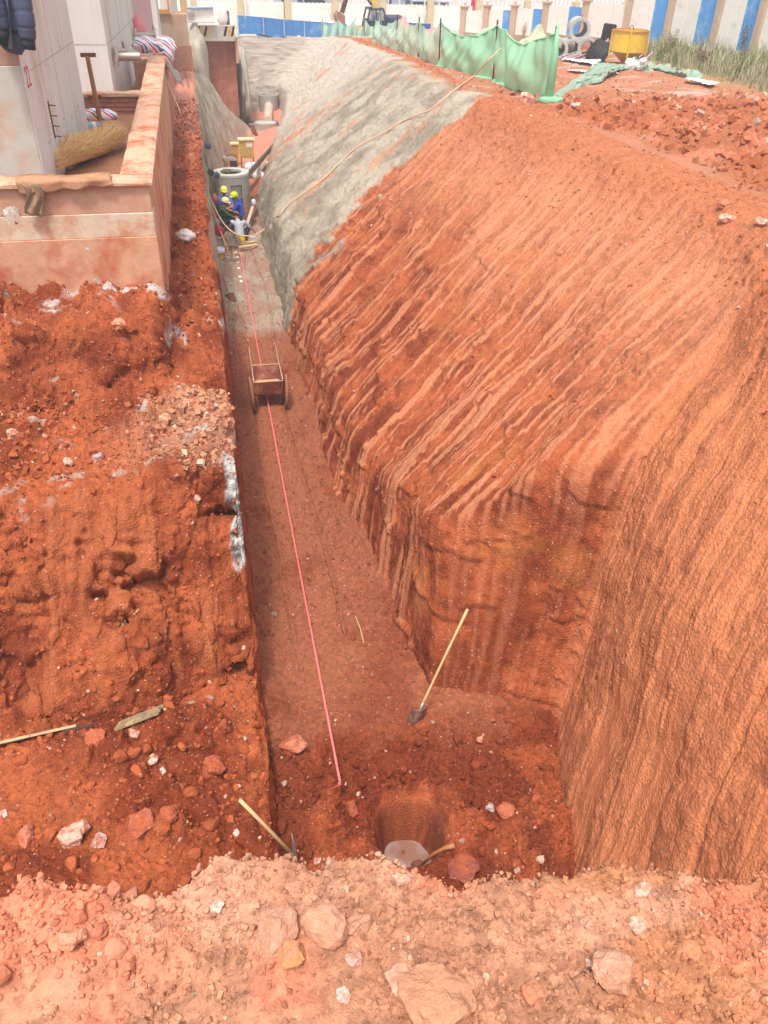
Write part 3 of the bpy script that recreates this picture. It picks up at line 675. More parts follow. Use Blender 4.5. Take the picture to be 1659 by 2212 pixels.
tag(scatter('rubble', SP, np.broadcast_to(C_PIT, SP.shape), area(SP) * (SX > -.8) * (SX < -.03) * (SY < 34), 2600, .03, .15, ROCKM, 10, power=2.2, pale=.03), 'clods lying along the shelf', kind='stuff')
tag(scatter('rubble', PP, pc, area(PP) * rgh * (xx < 17) * (yy_ > 8), 5200, .04, .30, ROCKM, 11, power=2.4, pale=.05), 'red clods over the rough ground', kind='stuff')
tag(scatter('rubble', PP, pc, area(PP) * (1 - rgh) * (yy_ > 20) * (xx < 20), 1600, .04, .16, ROCKM, 12, power=2.2, pale=.2), 'small stones on the flat ground', kind='stuff')
tag(scatter('soil_crumbs', RPd, RCOL, area(RPd) * (1 - gm) * ((UT > .8) * 1.0 + .12) * (UT < 1.2) * (RP[..., 1] > 5), 3200, .02, .10, ROCKM, 13, power=2.6, pale=.08), 'crumbs on the cut bank', kind='stuff')
# ================================================================== THINGS
PI = math.pi
m_conc = M('cast_concrete', tuple(lin((222, 216, 212))), .85, .08, 2.5, bump=.12, dirt=tuple(lin((196, 178, 158))), dirt_amt=.35, dscale=.8, stretch=(1, 1, .25))
m_conc_d = M('dark_cast_concrete', tuple(lin((186, 180, 170))), .85, .10, 2.5, bump=.12, dirt=tuple(lin((186, 142, 116))), dirt_amt=.45, dscale=.7)
m_plast1 = M('stained_render_tan', tuple(lin((198, 150, 124))), .9, .12, 3, bump=.3, dirt=tuple(lin((214, 176, 150))), dirt_amt=.35, dscale=1.6)
m_plast2 = M('stained_render_pale', tuple(lin((214, 192, 168))), .9, .12, 3, bump=.3, dirt=tuple(lin((198, 132, 96))), dirt_amt=.5, dscale=1.3)
m_plast3 = M('stained_render_ochre', tuple(lin((208, 158, 126))), .9, .14, 3, bump=.35, dirt=tuple(lin((186, 98, 64))), dirt_amt=.5, dscale=1.1)
m_cope = M('dusty_coping', tuple(lin((206, 166, 138))), .9, .16, 4, bump=.5, dirt=tuple(lin((186, 104, 74))), dirt_amt=.5, dscale=1.6)
m_wood = M('weathered_wood', tuple(lin((176, 142, 104))), .75, .22, 5, bump=.3, stretch=(1, 1, .15))
m_woodp = M('pale_wood', tuple(lin((206, 172, 124))), .7, .15, 5, bump=.25, stretch=(1, 1, .1))
m_woodd = M('dark_wet_wood', tuple(lin((92, 66, 52))), .6, .25, 5, bump=.3)
m_rust = M('rusty_steel', tuple(lin((128, 74, 54))), .75, .25, 8, metal=.2, bump=.2, dirt=tuple(lin((96, 48, 36))), dirt_amt=.5)
m_steel = M('worn_steel', tuple(lin((168, 160, 152))), .45, .15, 6, metal=.7, bump=.08)
m_darksteel = M('dark_steel', tuple(lin((66, 58, 54))), .6, .2, 6, metal=.5, bump=.1)
m_cable = M('dull_cable', tuple(lin((60, 54, 50))), .6, .1)
m_hose = M('cream_hose', tuple(lin((226, 184, 150))), .5, .06)
m_tape = M('pink_tape', tuple(lin((238, 116, 112))), .5, .08, 3)
m_yel = M('yellow_paint', tuple(lin((226, 170, 62))), .55, .12, 3, dirt=tuple(lin((196, 132, 70))), dirt_amt=.3, bump=.05)
m_white = M('white_sheeting', tuple(lin((232, 228, 224))), .6, .08, 3, dirt=tuple(lin((206, 176, 156))), dirt_amt=.3)
m_blue = M('blue_plastic', tuple(lin((52, 110, 186))), .45, .1)
m_red = M('red_plastic', tuple(lin((196, 40, 50))), .5, .12)
m_grout = M('mortar', tuple(lin((180, 156, 140))), .9, .15)
m_brick = M('red_brick', tuple(lin((182, 120, 98))), .9, .18, 5, bump=.3)
m_black = M('black_rubber', tuple(lin((38, 36, 38))), .6, .2)

# ---------------------------------------------------------------- old retaining wall round the building plot
rw = root('retaining_wall', (-.83, 13.3, -5.6), 'stained rendered retaining wall with a dusty coping around the building plot', 'wall')
def loc(p, r): return Vector(p) - r.location
def wbox(parent, name, lo_, hi_, mat, bevel=.01):
    c = [(a + b) / 2 for a, b in zip(lo_, hi_)]; d = [b - a for a, b in zip(lo_, hi_)]
    m = MB().box(loc(c, parent), d); return m.build(name, mat, parent, bevel=bevel)
z1 = at(150, 464, Y=13.3).z; z2 = at(150, 516, Y=13.3).z
wbox(rw, 'upper_course', (-7, 13.30, z1), (-.86, 13.70, -3.16), m_plast1)
wbox(rw, 'middle_course', (-7, 13.285, z2), (-.85, 13.70, z1), m_plast2)
wbox(rw, 'lower_course', (-7, 13.27, -6.2), (-.84, 13.70, z2), m_plast3)
wbox(rw, 'side_wall', (-1.22, 13.71, -6.2), (-.86, 28.4, -3.19), m_plast3)
def rough_slab(name, x0, x1, y0, y1, zt, th, mat, parent, nx, ny, seed):
    """a coping with a worn, lumpy upper face"""
    X_, Y_ = np.meshgrid(np.linspace(x0, x1, nx), np.linspace(y0, y1, ny), indexing='ij')
    e = np.minimum(np.minimum(X_ - x0, x1 - X_), np.minimum(Y_ - y0, y1 - Y_))
    Z_ = zt + .03 * fbm(X_ * 3, Y_ * 3, X_ * 0, 4, seed) + .035 * clods(np.stack([X_, Y_, X_ * 0], -1), .14, seed) * ss(.0, .3, fbm(X_, Y_ * .8, X_ * 0, 3, seed + 1)) - .03 * ss(.06, 0, e)
    P = np.stack([X_, Y_, Z_], -1); V = P.reshape(-1, 3) - np.array(parent.location)
    nn = nx * ny; Fq = grid_faces(nx, ny)
    rim = np.concatenate([np.arange(nx) * ny, (nx - 1) * ny + np.arange(1, ny), (np.arange(nx - 2, -1, -1)) * ny + ny - 1, np.arange(ny - 2, 0, -1)])
    low = V[rim].copy(); low[:, 2] = zt - th - parent.location.z
    V2 = np.concatenate([V, low]); k = len(rim); a = np.arange(k)
    F2 = np.stack([rim, nn + a, nn + (a + 1) % k, rim[(a + 1) % k]], 1)
    return mesh_np(name, V2, np.concatenate([Fq, F2]), mat, smooth=False, parent=parent)
rough_slab('coping', -7, -.80, 13.24, 13.74, -3.13, .07, m_cope, rw, 160, 16, 301)
rough_slab('coping', -1.30, -.80, 13.745, 28.4, -3.13, .07, m_cope, rw, 16, 300, 302)
ms = M('pale_mortar_smear', tuple(lin((198, 180, 168))), .9, .3, 12)
for px, py, s in ((25, 470, .14), (70, 400, .05), (210, 610, .10), (190, 540, .05)):
    p = at(px, py, Y=13.24); p.y = 13.275 if py > 515 else 13.29
    MB().blob(loc(p, rw), (s * 1.6, .014, s * 1.8), int(px), .9, 4, 22).build('mortar_smear', ms, rw, smooth=True)
# torn paper flap lying over the coping
def flap(u, v):
    x0 = -2.75 + 1.35 * u
    if v < .35: return (x0, 13.55 - .35 * v / .35, -3.08 + .015 * math.sin(9 * u))
    k = (v - .35) / .65; return (x0 + .03 * k, 13.20 + .02 * math.sin(14 * u + 2 * k), -3.08 - (.10 + .10 * (1 - u)) * k - .02 * math.sin(23 * u) * k)
pa = tag(MB().sheet(flap, 30, 8).build('torn_sacking', M('brown_sack_paper', tuple(lin((178, 130, 98))), .85, .25, 6, bump=.3), smooth=True, solid=.006), 'torn brown paper sacking draped along the front coping', 'sacking')
def flap2(u, v): return (-2.66 + .24 * u + .05 * math.sin(5 * v), 13.17 - .03 * math.sin(3 * u * PI + v * 4), -3.12 - .42 * v - .06 * u * v)
tag(MB().sheet(flap2, 12, 12).build('paper_rag', M('grey_brown_paper', tuple(lin((150, 122, 98))), .85, .3, 8, bump=.3), smooth=True, solid=.006), 'crumpled brown rag hanging down the face of the front wall', 'rag')

# ---------------------------------------------------------------- concrete building blocks
def prism(parent, name, pts, z0, z1, mat):
    m = MB(); n = len(pts); V = [Vector((x, y, z0)) - parent.location for x, y in pts] + [Vector((x, y, z1)) - parent.location for x, y in pts]
    m.add(V, [tuple(range(n))[::-1], tuple(range(n, 2 * n))] + [(i, (i + 1) % n, (i + 1) % n + n, i + n) for i in range(n)])
    return m.build(name, mat, parent)
ba = root('concrete_building', (-2.6, 14.5, -3.7), 'near block of bare cast concrete with red painted numbers, behind the straw', 'building')
prism(ba, 'wall', [(-9, 14.52), (-2.545, 14.52), (-2.28, 19.1), (-9, 19.1)], -3.75, 4.0, m_conc)
sk_ = M('soiled_shaded_concrete', tuple(lin((192, 186, 176))), .88, .1, 2, dirt=tuple(lin((196, 150, 120))), dirt_amt=.5, dscale=.8)
wbox(ba, 'wall_facing', (-9, 14.50, -3.75), (-2.56, 14.519, -1.75), sk_)  # front toned darker than the side: shade and dirt both in the colour
wbox(ba, 'wall_facing', (-9, 14.505, -1.745), (-2.56, 14.519, 4), M('brown_shaded_concrete', tuple(lin((178, 138, 122))), .88, .12, 2))  # browner behind the jacket: its shade painted in along with dirt
rz = math.atan2(.265, 4.58)                            # the side face is turned a little
p = at(78, 158, Y=14.9); xf = lambda Y: -2.545 + (Y - 14.52) / 4.58 * .265
text_obj('22', 'painted_number', .42, M('red_paint', tuple(lin((206, 84, 92))), .7, .25), ba, loc((xf(14.60) + .004, 14.60, p.z - .17), ba), (PI / 2, 0, PI / 2 - rz), .75, .001)
def side_strip(parent, name, Y0, Y1, z0, z1, th, mat, f=xf):
    m = MB(); V = [(f(Y0) - .01, Y0, z0), (f(Y1) - .01, Y1, z0), (f(Y1) - .01, Y1, z1), (f(Y0) - .01, Y0, z1), (f(Y0) + th, Y0, z0), (f(Y1) + th, Y1, z0), (f(Y1) + th, Y1, z1), (f(Y0) + th, Y0, z1)]
    m.add([Vector(v) - parent.location for v in V], [(0, 1, 2, 3), (7, 6, 5, 4), (0, 4, 5, 1), (1, 5, 6, 2), (2, 6, 7, 3), (3, 7, 4, 0)]); return m.build(name, mat, parent)
side_strip(ba, 'mortar_patch', 14.75, 15.15, at(80, 100, Y=14.9).z, at(60, 25, Y=14.9).z, .004, M('grey_patch', tuple(lin((190, 184, 176))), .9, .05))
zj = at(150, 125, Y=16.6).z
side_strip(ba, 'formwork_joint', 15.0, 19.05, zj, zj + .012, .003, M('joint_line', tuple(lin((172, 162, 154))), .9, .1))
for Yj in (15.8, 16.9, 18.0):
    side_strip(ba, 'formwork_joint', Yj, Yj + .012, -3.7, 3.9, .003, MATS['joint_line'])
for k in range(14):
    Yk = 15.3 + (k % 5) * .75 + .1 * (k // 5); zk = -3.0 + (k // 5) * 1.05 + .05 * (k % 3)
    side_strip(ba, 'tie_hole', Yk, Yk + .02, zk, zk + .05, .002, m_darksteel)
pslot = at(118, 255, Y=15.9)
side_strip(ba, 'rebar_slot', 15.75, 15.86, pslot.z - .30, pslot.z + .28, .004, m_rust)  # raised dark rust strip; its colour carries the shade of the slot's recess
for k in range(4):
    zz_ = pslot.z - .26 + k * .16
    MB().cyl(loc((xf(15.8) - .02, 15.8, zz_), ba), loc((xf(15.8) + .12, 15.72, zz_), ba), .010, n=6).build('rebar_stub', m_rust, ba)
bb = root('concrete_building', (-2.1, 24.4, -4), 'farther block of bare cast concrete carrying steel pipe stubs, beyond the brick cross wall', 'building')
xg = lambda Y: -2.12 + (Y - 24.4) / 7.6 * .34
prism(bb, 'wall', [(-9, 24.4), (-2.12, 24.4), (-1.78, 32.0), (-9, 32.0)], -4.2, 4.5, m_conc)
zj2 = at(215, 97, Y=24.4).z
wbox(bb, 'formwork_joint', (-4, 24.395, zj2), (-2.13, 24.401, zj2 + .015), MATS['joint_line'])
side_strip(bb, 'formwork_joint', 24.5, 31.9, zj2, zj2 + .015, .003, MATS['joint_line'], xg)
side_strip(bb, 'formwork_joint', 27.6, 27.62, -4, 4, .003, MATS['joint_line'], xg)
bc_ = root('concrete_building', (-1.9, 36.5, -4), 'mauve panelled block at the far end of the plot behind the striped bag', 'building')
wbox(bc_, 'door_panel', (-2.1, 36.4, -4.3), (-1.35, 36.5, -1.4), M('mauve_panel', tuple(lin((176, 142, 148))), .7, .05))
wbox(bc_, 'door_frame', (-1.345, 36.38, -4.3), (-1.15, 36.55, -1.4), m_conc)
wbox(bc_, 'wall', (-6, 36.6, -4.3), (-1.15, 39, 1.5), m_conc)
bw = root('concrete_building', (-.6, 41, -5), 'rust stained concrete wall with orange timbers on top, left of the recess', 'building')
a_ = at(329, 128, Y=41); b_ = at(400, 30, Y=41)
wbox(bw, 'wall', (a_.x - .3, 41, -6.0), (b_.x + .05, 42.5, b_.z), M('rust_stained_concrete', tuple(lin((190, 168, 146))), .85, .12, 1.5, dirt=tuple(lin((186, 128, 96))), dirt_amt=.55, dscale=.9, stretch=(1, 1, .3)), .02)
wbox(bw, 'brick_base', (a_.x - .28, 40.9, -6.0), (b_.x + .12, 41.0, -4.15), M('rough_brickwork', tuple(lin((182, 132, 108))), .9, .2, 6))
m_or = M('orange_timber', tuple(lin((206, 148, 96))), .7, .12, 4)
MB().rod(loc((a_.x - .2, 40.95, b_.z + .08), bw), loc((a_.x + .95, 40.95, b_.z + .08), bw), .16).build('timber', m_or, bw)
MB().rod(loc((a_.x + .95, 40.9, b_.z), bw), loc((a_.x + .95, 40.9, b_.z + 1.2), bw), .10).build('timber', m_or, bw)
for k in range(5):
    MB().rod(loc((a_.x - .1 + .42 * k, 41.4, b_.z), bw), loc((a_.x - .1 + .42 * k, 41.4, b_.z + 1.0), bw), .30, .06).build('formwork_board', [m_conc_d, m_woodp, m_conc][k % 3], bw)

# brick cross walls (each brick a piece)
cw = root('brick_wall', (-1.8, 21.5, -4.2), 'low red brick cross wall with dusty cap just beyond the straw', 'wall')
wbox(cw, 'mortar_core', (-2.6, 21.53, -4.3), (-1.24, 21.70, -3.22), m_grout)
rough_slab('coping', -2.6, -1.24, 21.42, 21.75, -3.13, .08, m_cope, cw, 40, 12, 311)
bm_ = MB().box((0, 0, 0), (.215, .05, .066)); br0 = None
for r in range(10):
    for c in range(6):
        bx_ = -2.47 + c * .228 + (.114 if r % 2 else 0)
        if bx_ > -1.34: continue
        if br0 is None: br0 = bm_.build('brick', m_brick, cw, bevel=.004); o = br0
        else: o = br0.copy(); COL.objects.link(o)
        o.location = loc((bx_, 21.515 + random.uniform(-.006, .006), -4.18 + r * .098), cw); o.rotation_euler = (0, 0, random.uniform(-.02, .02)); o.scale = (1, 1, 1.12)
        o.parent = cw
cw2 = root('brick_wall', (-1.5, 28.8, -4.2), 'rough far cross wall joining the side wall beneath the striped bag', 'wall')
wbox(cw2, 'wall', (-1.78, 28.42, -4.4), (-.9, 28.75, -3.35), M('rough_brickwork2', tuple(lin((196, 144, 116))), .9, .2, 6))
rough_slab('coping', -1.80, -.85, 28.41, 28.8, -3.28, .08, m_cope, cw2, 30, 12, 312)

# ---------------------------------------------------------------- things on the plot
g0 = at(105, 375, z=-3.5); g1 = at(255, 305, z=-3.5)
sm = root('straw_mat', (g0 + g1) / 2, 'bundle of yellow straw matting lying on the soil behind the front wall', 'straw')
cvec = g1 - g0; m = MB()
V_ = []
def straw_c(t):
    q = g0 + cvec * t; q = q + Vector((.05 * math.sin(4 * t), .10 * math.sin(PI * t), .13 + .04 * math.sin(6 * t))); return q
m.tube([straw_c(t) - sm.location - Vector((0,0,.03)) for t in np.linspace(0.05, .95, 12)], [.08, .12, .15, .17, .18, .18, .18, .18, .17, .15, .13, .08], 12)
for i in range(7000):
    t = random.random(); c = straw_c(t); an = random.uniform(-.3, PI + .3); r = .12 + .12 * random.random() ** 2 + .03 * math.sin(PI * t)
    side = Vector((-cvec.y, cvec.x, 0)).normalized(); o = c + side * math.cos(an) * r + Vector((0, 0, math.sin(an) * r * .8))
    d = (side * math.cos(an) * .9 + Vector((0, 0, math.sin(an) * .5)) + cvec.normalized() * random.uniform(-.6, .6) + Vector((random.gauss(0, .35), random.gauss(0, .35), random.gauss(0, .25)))).normalized()
    L = random.uniform(.06, .24); w = d.cross(Vector((random.random(), random.random(), random.random()))).normalized() * .007
    m.add([o - w - sm.location, o + w - sm.location, o + d * L - sm.location], [(0, 1, 2)])
m.build('straw', M('dry_straw', tuple(lin((244, 212, 160))), .8, .35, 30, bump=0), sm)
p = at(188, 281, z=-3.55)
bt = root('water_bottle', p + Vector((0, 0, .07)), 'clear plastic water bottle with blue cap lying beside the concrete wall', 'bottle', rot=(0, PI / 2, .45))
mp_ = M('clear_blue_plastic', tuple(lin((150, 190, 226))), .15, .05, bump=0, alpha=.75)
MB().lathe((0, 0, 0), [(.001, 0), (.065, .0), (.075, .02), (.075, .09), (.070, .10), (.075, .11), (.075, .20), (.070, .21), (.075, .22), (.06, .27), (.028, .31), (.026, .33)], 16).build('body', mp_, bt, smooth=True)
MB().cyl((0, 0, -.02), (0, 0, -.001), .05).build('base', m_blue, bt)
MB().cyl((0, 0, .33), (0, 0, .36), .030).build('cap', m_blue, bt)
MB().ring((0, 0, .12), (0, 0, 1), .0765, .075, .07).build('label', m_white, bt)
p = at(172, 297, z=-3.55)
tag(MB().box(p + Vector((0, 0, .07)), (.22, .14, .15), (0, .1, .3)).build('wood_block', m_wood, bevel=.008), 'squared wood block beside the water bottle', 'block')
a_ = at(140, 345, z=-3.55); b_ = at(160, 305, z=-3.2)
tag(MB().rod(a_ + Vector((0, 0, .05)), b_, .26, .04).build('board', m_woodp, bevel=.004), 'short wide board leaning on the concrete wall behind the straw', 'board')
tag(MB().rod(at(150, 360, z=-3.55), at(170, 318, z=-3.5), .10, .10).build('timber', m_wood, bevel=.004), 'squared timber lying between straw and leaning board', 'timber')
pb_ = at(216, 258, z=-3.6); pt_ = at(188, 119, Y=19.6)
tp = root('prop_pole', pb_, 'round timber prop with steel channel head leaning by the concrete wall corner', 'prop')
MB().cyl((0, 0, 0), pt_ - pb_, .055, .045, 10).build('pole', m_wood, tp)
MB().box(pt_ - pb_ + Vector((.02, .02, .0)), (.30, .08, .07)).build('head_plate', m_rust, tp)
a_ = at(185, 205, Y=21.2); 
tag(MB().box(at(205, 209, Y=21.3), (.30, .06, .06)).build('steel_channel', m_rust), 'short rusty channel fixed on the brick cross wall', 'channel')
def stripes():
    m, n, l, b = _base('striped_woven_sack'); tc = n.new('ShaderNodeTexCoord'); w = n.new('ShaderNodeTexWave'); w.inputs['Scale'].default_value = 1.9; w.inputs['Distortion'].default_value = 1.2; w.inputs['Detail Scale'].default_value = .6
    w.wave_profile = 'SAW'; w.bands_direction = 'DIAGONAL'
    r = n.new('ShaderNodeValToRGB'); l.new(tc.outputs['Object'], w.inputs[0]); l.new(w.outputs['Fac'], r.inputs[0]); l.new(r.outputs[0], b.inputs['Base Color']); r.color_ramp.interpolation = 'CONSTANT'
    e = r.color_ramp.elements; e[0].color = (*lin((236, 232, 236)), 1); e[1].position = .32; e[1].color = (*lin((206, 70, 92)), 1)
    for pos, c in ((.5, (236, 232, 236)), (.66, (70, 104, 172)), (.82, (236, 232, 236))): q = e.new(pos); q.color = (*lin(c), 1)
    b.inputs['Roughness'].default_value = .55; MATS['striped'] = m; return m
m_str = stripes()
p0 = at(222, 252, z=-4.0 + .12); p0 = Vector((p0.x, 21.05, p0.z))
m = MB().blob(at(205, 250, Y=21.0), (.55, .35, .32), 3, .35, 2.2, 18); m.blob(at(232, 250, Y=21.0), (.45, .3, .26), 4, .35, 2.2, 18)
tag(m.build('striped_bag', m_str, smooth=True), 'red white and blue striped bag slumped at the foot of the brick cross wall', 'bag')
sb = root('striped_bag', at(340, 105, Y=28.3), 'red white and blue striped bag draped over the far end of the side wall', 'bag')
m = MB().blob(loc(at(315, 96, Y=28.4), sb), (.85, .5, .42), 7, .35, 2.0, 20); m.blob(loc(at(352, 98, Y=28.3), sb), (.75, .5, .45), 8, .35, 2.0, 20); m.blob(loc(at(362, 112, Y=28.2), sb), (.40, .42, .75), 9, .3, 2.0, 18)
m.build('sack', m_str, sb, smooth=True, remesh=.03)
m_pink = M('pink_cloth', tuple(lin((232, 140, 150))), .8, .1)
tag(MB().blob(at(302, 70, Y=31.6), (.42, .4, .95), 5, .3, 2.0, 18).build('pink_bedding', m_pink, smooth=True), 'pink quilt bundle heaped beside the mauve panel', 'bedding')
p = at(288, 158, z=-3.95)
pc_ = root('paint_tin', p, 'blue paint tin with a sunflower label standing under the steel pipes', 'tin')
MB().lathe((0, 0, 0), [(.001, 0), (.21, 0), (.21, .44), (.22, .445), (.22, .46), (.20, .46), (.20, .42), (.001, .42)], 20).build('can', M('tin_white', tuple(lin((222, 222, 226))), .4, .06), pc_, smooth=False)
MB().ring((0, 0, .27), (0, 0, 1), .2125, .210, .165).build('label', M('navy_print', tuple(lin((52, 50, 104))), .4, .05), pc_)
MB().ring((0, 0, .02), (0, 0, 1), .2122, .210, .10).build('label', m_blue, pc_)
fl = MB(); fl.cyl((-.06, -.205, .17), (-.06, -.215, .17), .10, n=16); fl.build('sunflower_print', M('sunflower_yellow', tuple(lin((214, 204, 90))), .5, .1), pc_)
MB().cyl((-.07, -.214, .18), (-.07, -.218, .18), .045, n=14).build('flower_centre', m_black, pc_)
for k in range(7):
    MB().box((-.135 + .045 * k, -.19 - .018 * math.cos((k - 3) * .35) , .34 + .02 * (k % 2)), (.02, .02, .05)).build('lettering', m_white, pc_)
tag(MB().box(at(310, 150, z=-3.9), (.45, .25, .12), (0, .2, .4)).build('rubble_block', m_conc_d, bevel=.02), 'grey lump of broken concrete to the right of the paint tin', 'rubble')
tag(MB().box(at(302, 167, z=-3.9), (.32, .05, .10), (0, 0, .1)).build('offcut', m_white), 'white plastic offcut in front of the paint tin', 'offcut')
wp_ = root('brick_pier', at(255, 175, z=-4.1), 'small crusted brick pier standing against the farther concrete block', 'pier')
MB().box((0, 0, .35), (.30, .3, .75)).build('pier', M('crusted_brick', tuple(lin((200, 164, 138))), .9, .2, 6, bump=.5), wp_, bevel=.03)
def pipe_stub(name, a, b, r, label, flange=True, valve=False):
    a, b = Vector(a), Vector(b); rt = root(name, a, label, 'pipe'); d = b - a
    MB().ring((0, 0, 0), d, r, r * .85, d.length, 18).build('tube', m_steel, rt, smooth=False)
    if flange: MB().cyl(d.normalized() * .0, d.normalized() * .04, r * 2.0, n=18).build('flange', M('concrete_collar', tuple(lin((200, 184, 170))), .9, .15), rt)
    if valve:
        MB().cyl(d, d + d.normalized() * .06, r * 2.1, n=18).build('flange', m_steel, rt); MB().cyl(d + Vector((0, 0, 0)), d + Vector((0, 0, .28)), .03).build('valve_stem', m_steel, rt)
    return rt
pipe_stub('steel_pipe', at(248, 110, Y=25.6), at(272, 110, Y=25.6), .06, 'thin short steel pipe stub above the paint tin')
pipe_stub('steel_pipe', at(252, 122, Y=25.2), at(303, 122, Y=25.2), .11, 'thick silver steel pipe stub right above the paint tin')
pipe_stub('steel_pipe', at(293, 76, Y=31.0), at(333, 77, Y=31.0), .10, 'steel pipe stub with flanged end above the draped striped bag', True, True)
tag(MB().cyl(at(270, 116, Y=26), at(264, 90, Y=26), .02, n=6).build('rebar', m_rust), 'upright rusty bar between the two lower pipe stubs', 'rebar')
sb_ = at(356, 120, Y=29)
tag(MB().sheet(lambda u, v: tuple(at(355 + 35 * u + 6 * v, 120 + 45 * u + 25 * v, Y=29.5 + 2 * u) + Vector((0, 0, .05 * math.sin(9 * u)))), 14, 8).build('grey_sheet', M('grey_membrane', tuple(lin((176, 168, 160))), .7, .15), smooth=True, solid=.01), 'grey membrane sheet hanging off the shelf below the striped bag', 'sheet')

# jacket hanging at the corner of the near block
jk = root('jacket', at(20, 20, Y=14.1), 'padded dark blue jacket hanging in front of the near concrete block', 'jacket')
J = lambda px, py, Y=14.1: at(px, py, Y=Y) - jk.location
m_jk = M('navy_quilt', tuple(lin((72, 78, 102))), .6, .12, 4); m_jd = M('dark_knit', tuple(lin((46, 50, 60))), .8, .1)
def sleeve(pts, rads, name):
    P_, R_ = [], []
    n = 33
    for i in range(n):
        t = i / (n - 1) * (len(pts) - 1); k = min(int(t), len(pts) - 2); f = t - k
        P_.append(pts[k].lerp(pts[k + 1], f)); r = rads[k] * (1 - f) + rads[k + 1] * f; R_.append(r * (1 - .10 * (abs(math.sin(i * PI / 8)) < .15)))
    MB().tube(P_, R_, 16).build(name, m_jk, jk, smooth=True)
sleeve([J(35, -60, 14.2), J(46, 0, 14.15), J(56, 50), J(60, 84)], [.12, .14, .13, .115], 'sleeve')
MB().tube([J(60, 82), J(62, 106)], [.095, .10], 16).build('cuff', m_jd, jk, smooth=True)
sleeve([J(-25, -60, 14.2), J(-12, 10, 14.1), J(2, 62)], [.14, .16, .13], 'sleeve')
MB().tube([J(2, 60), J(-4, 92)], [.12, .12], 16).build('cuff', m_jd, jk, smooth=True)
MB().blob(J(12, 10, 14.25), (.62, .16, 1.25), 4, .08, 3, 24).build('body', m_jk, jk, smooth=True)
MB().blob(J(27, 66, 14.24), (.42, .12, .22), 4, .08, 3, 20).build('hem', m_jd, jk, smooth=True)
MB().box(J(13, 10, 14.12), (.07, .02, 1.1), (0, .12, 0)).build('zip_flap', M('grey_facing', tuple(lin((98, 108, 118))), .7, .1), jk, bevel=.008)
MB().tube([J(35, -60, 14.2), J(0, -75, 14.25), J(-25, -60, 14.2)], .05, 8).build('collar', m_jk, jk, smooth=True)

# ---------------------------------------------------------------- far left end of the dig
rc = root('soil_revetment', at(470, 200, Y=46.1), 'reddish faced recess wall at the far left end of the trench', 'wall')
a_ = at(428, 84, Y=46.1); b_ = at(515, 205, Y=46.1)
wbox(rc, 'face', (a_.x, 46.1, b_.z - 1.0), (b_.x, 46.4, a_.z), M('red_face', tuple(lin((166, 104, 84))), .9, .22, 2.5, bump=.5, dirt=tuple(lin((184, 130, 108))), dirt_amt=.35), .02)
wbox(rc, 'side_board', (b_.x, 45.7, at(515, 135, Y=46).z), (b_.x + .14, 46.5, a_.z + .1), m_plast1)
m_shot = M('sprayed_concrete', tuple(lin((178, 168, 152))), .92, .18, 3, bump=.8, bscale=12)
def lump(name, c, d, seed, mat, label, cat, amp=.35, n=36, f=1.5):
    return tag(MB().blob(c, d, seed, amp, f, n).build(name, mat, smooth=True), label, cat)
lump('sprayed_pillar', Vector((.22, 45.4, -5.7)), (.95, 1.4, 3.6), 12, m_shot, 'ragged sprayed concrete pillar left of the red recess wall', 'pillar')
lump('sprayed_buttress', Vector((2.45, 49.2, -6.9)), (.75, 6.6, 4.6), 13, m_shot, 'grey sprayed concrete buttress right of the red recess wall', 'buttress')
hb = root('hazard_barrier', at(460, 82, Y=45.4), 'worn concrete barrier with yellow and black stripes above the red recess', 'barrier')
a_ = at(412, 56, Y=45.6); b_ = at(507, 84, Y=45.6)
wbox(hb, 'block', (a_.x, 45.5, b_.z - .1), (b_.x, 45.9, at(460, 54, Y=45.5).z), m_conc_d, .02)
for k, px in enumerate((430, 437, 446, 452, 489, 497, 505)):
    t_, u_ = at(px, 57, Y=45.5), at(px - 4, 78, Y=45.5); w = .055
    m = MB(); m.add([Vector((q.x + s, 45.492, q.z)) - hb.location for q, s in ((u_, -w), (u_, w), (t_, w), (t_, -w))] + [Vector((q.x + s, 45.501, q.z)) - hb.location for q, s in ((u_, -w), (u_, w), (t_, w), (t_, -w))], [(0, 1, 2, 3), (7, 6, 5, 4), (0, 4, 5, 1), (1, 5, 6, 2), (2, 6, 7, 3), (3, 7, 4, 0)])
    m.build('stripe', [m_black, m_yel][k % 2], hb)
sg = root('notice_banner', at(435, 50, Y=45.2), 'sagging white printed banner board with blue top edge above the hazard barrier', 'banner')
a_ = at(396, 14, Y=45.3); b_ = at(463, 50, Y=45.3)
def bann(u, v): return Vector((a_.x + (b_.x - a_.x) * u, 45.3 - .05 * math.sin(PI * u) - .03 * math.sin(5 * v + 2 * u), a_.z + (b_.z - a_.z) * v)) - sg.location
MB().sheet(bann, 20, 12).build('sheet', m_white, sg, smooth=True, solid=.02)
MB().sheet(lambda u, v: bann(u, v * .14) + Vector((0, -.03, .01)), 20, 4).build('blue_edge', M('pale_blue_print', tuple(lin((150, 186, 220))), .5, .1), sg, smooth=True, solid=.01)
mg_ = M('grey_print', tuple(lin((150, 150, 160))), .6, .1)
for r in range(9):
    L = random.uniform(.16, .30); MB().sheet(lambda u, v: bann(.12 + L * u, .28 + .065 * r + .018 * v) + Vector((0, -.03, 0)), 6, 2).build('print_line', mg_, sg, solid=.004)
for k in range(10): MB().sheet(lambda u, v: bann(.22 + .035 * k + .022 * u, .17 + .05 * v) + Vector((0, -.03, 0)), 2, 2).build('print_letter', mg_, sg, solid=.004)
tag(MB().blob(at(480, 35, Y=45.6), (.5, .2, .75), 6, .4, 2, 20).build('tattered_cloth', m_white, smooth=True), 'tattered white cloth flapping at the right end of the banner', 'cloth')
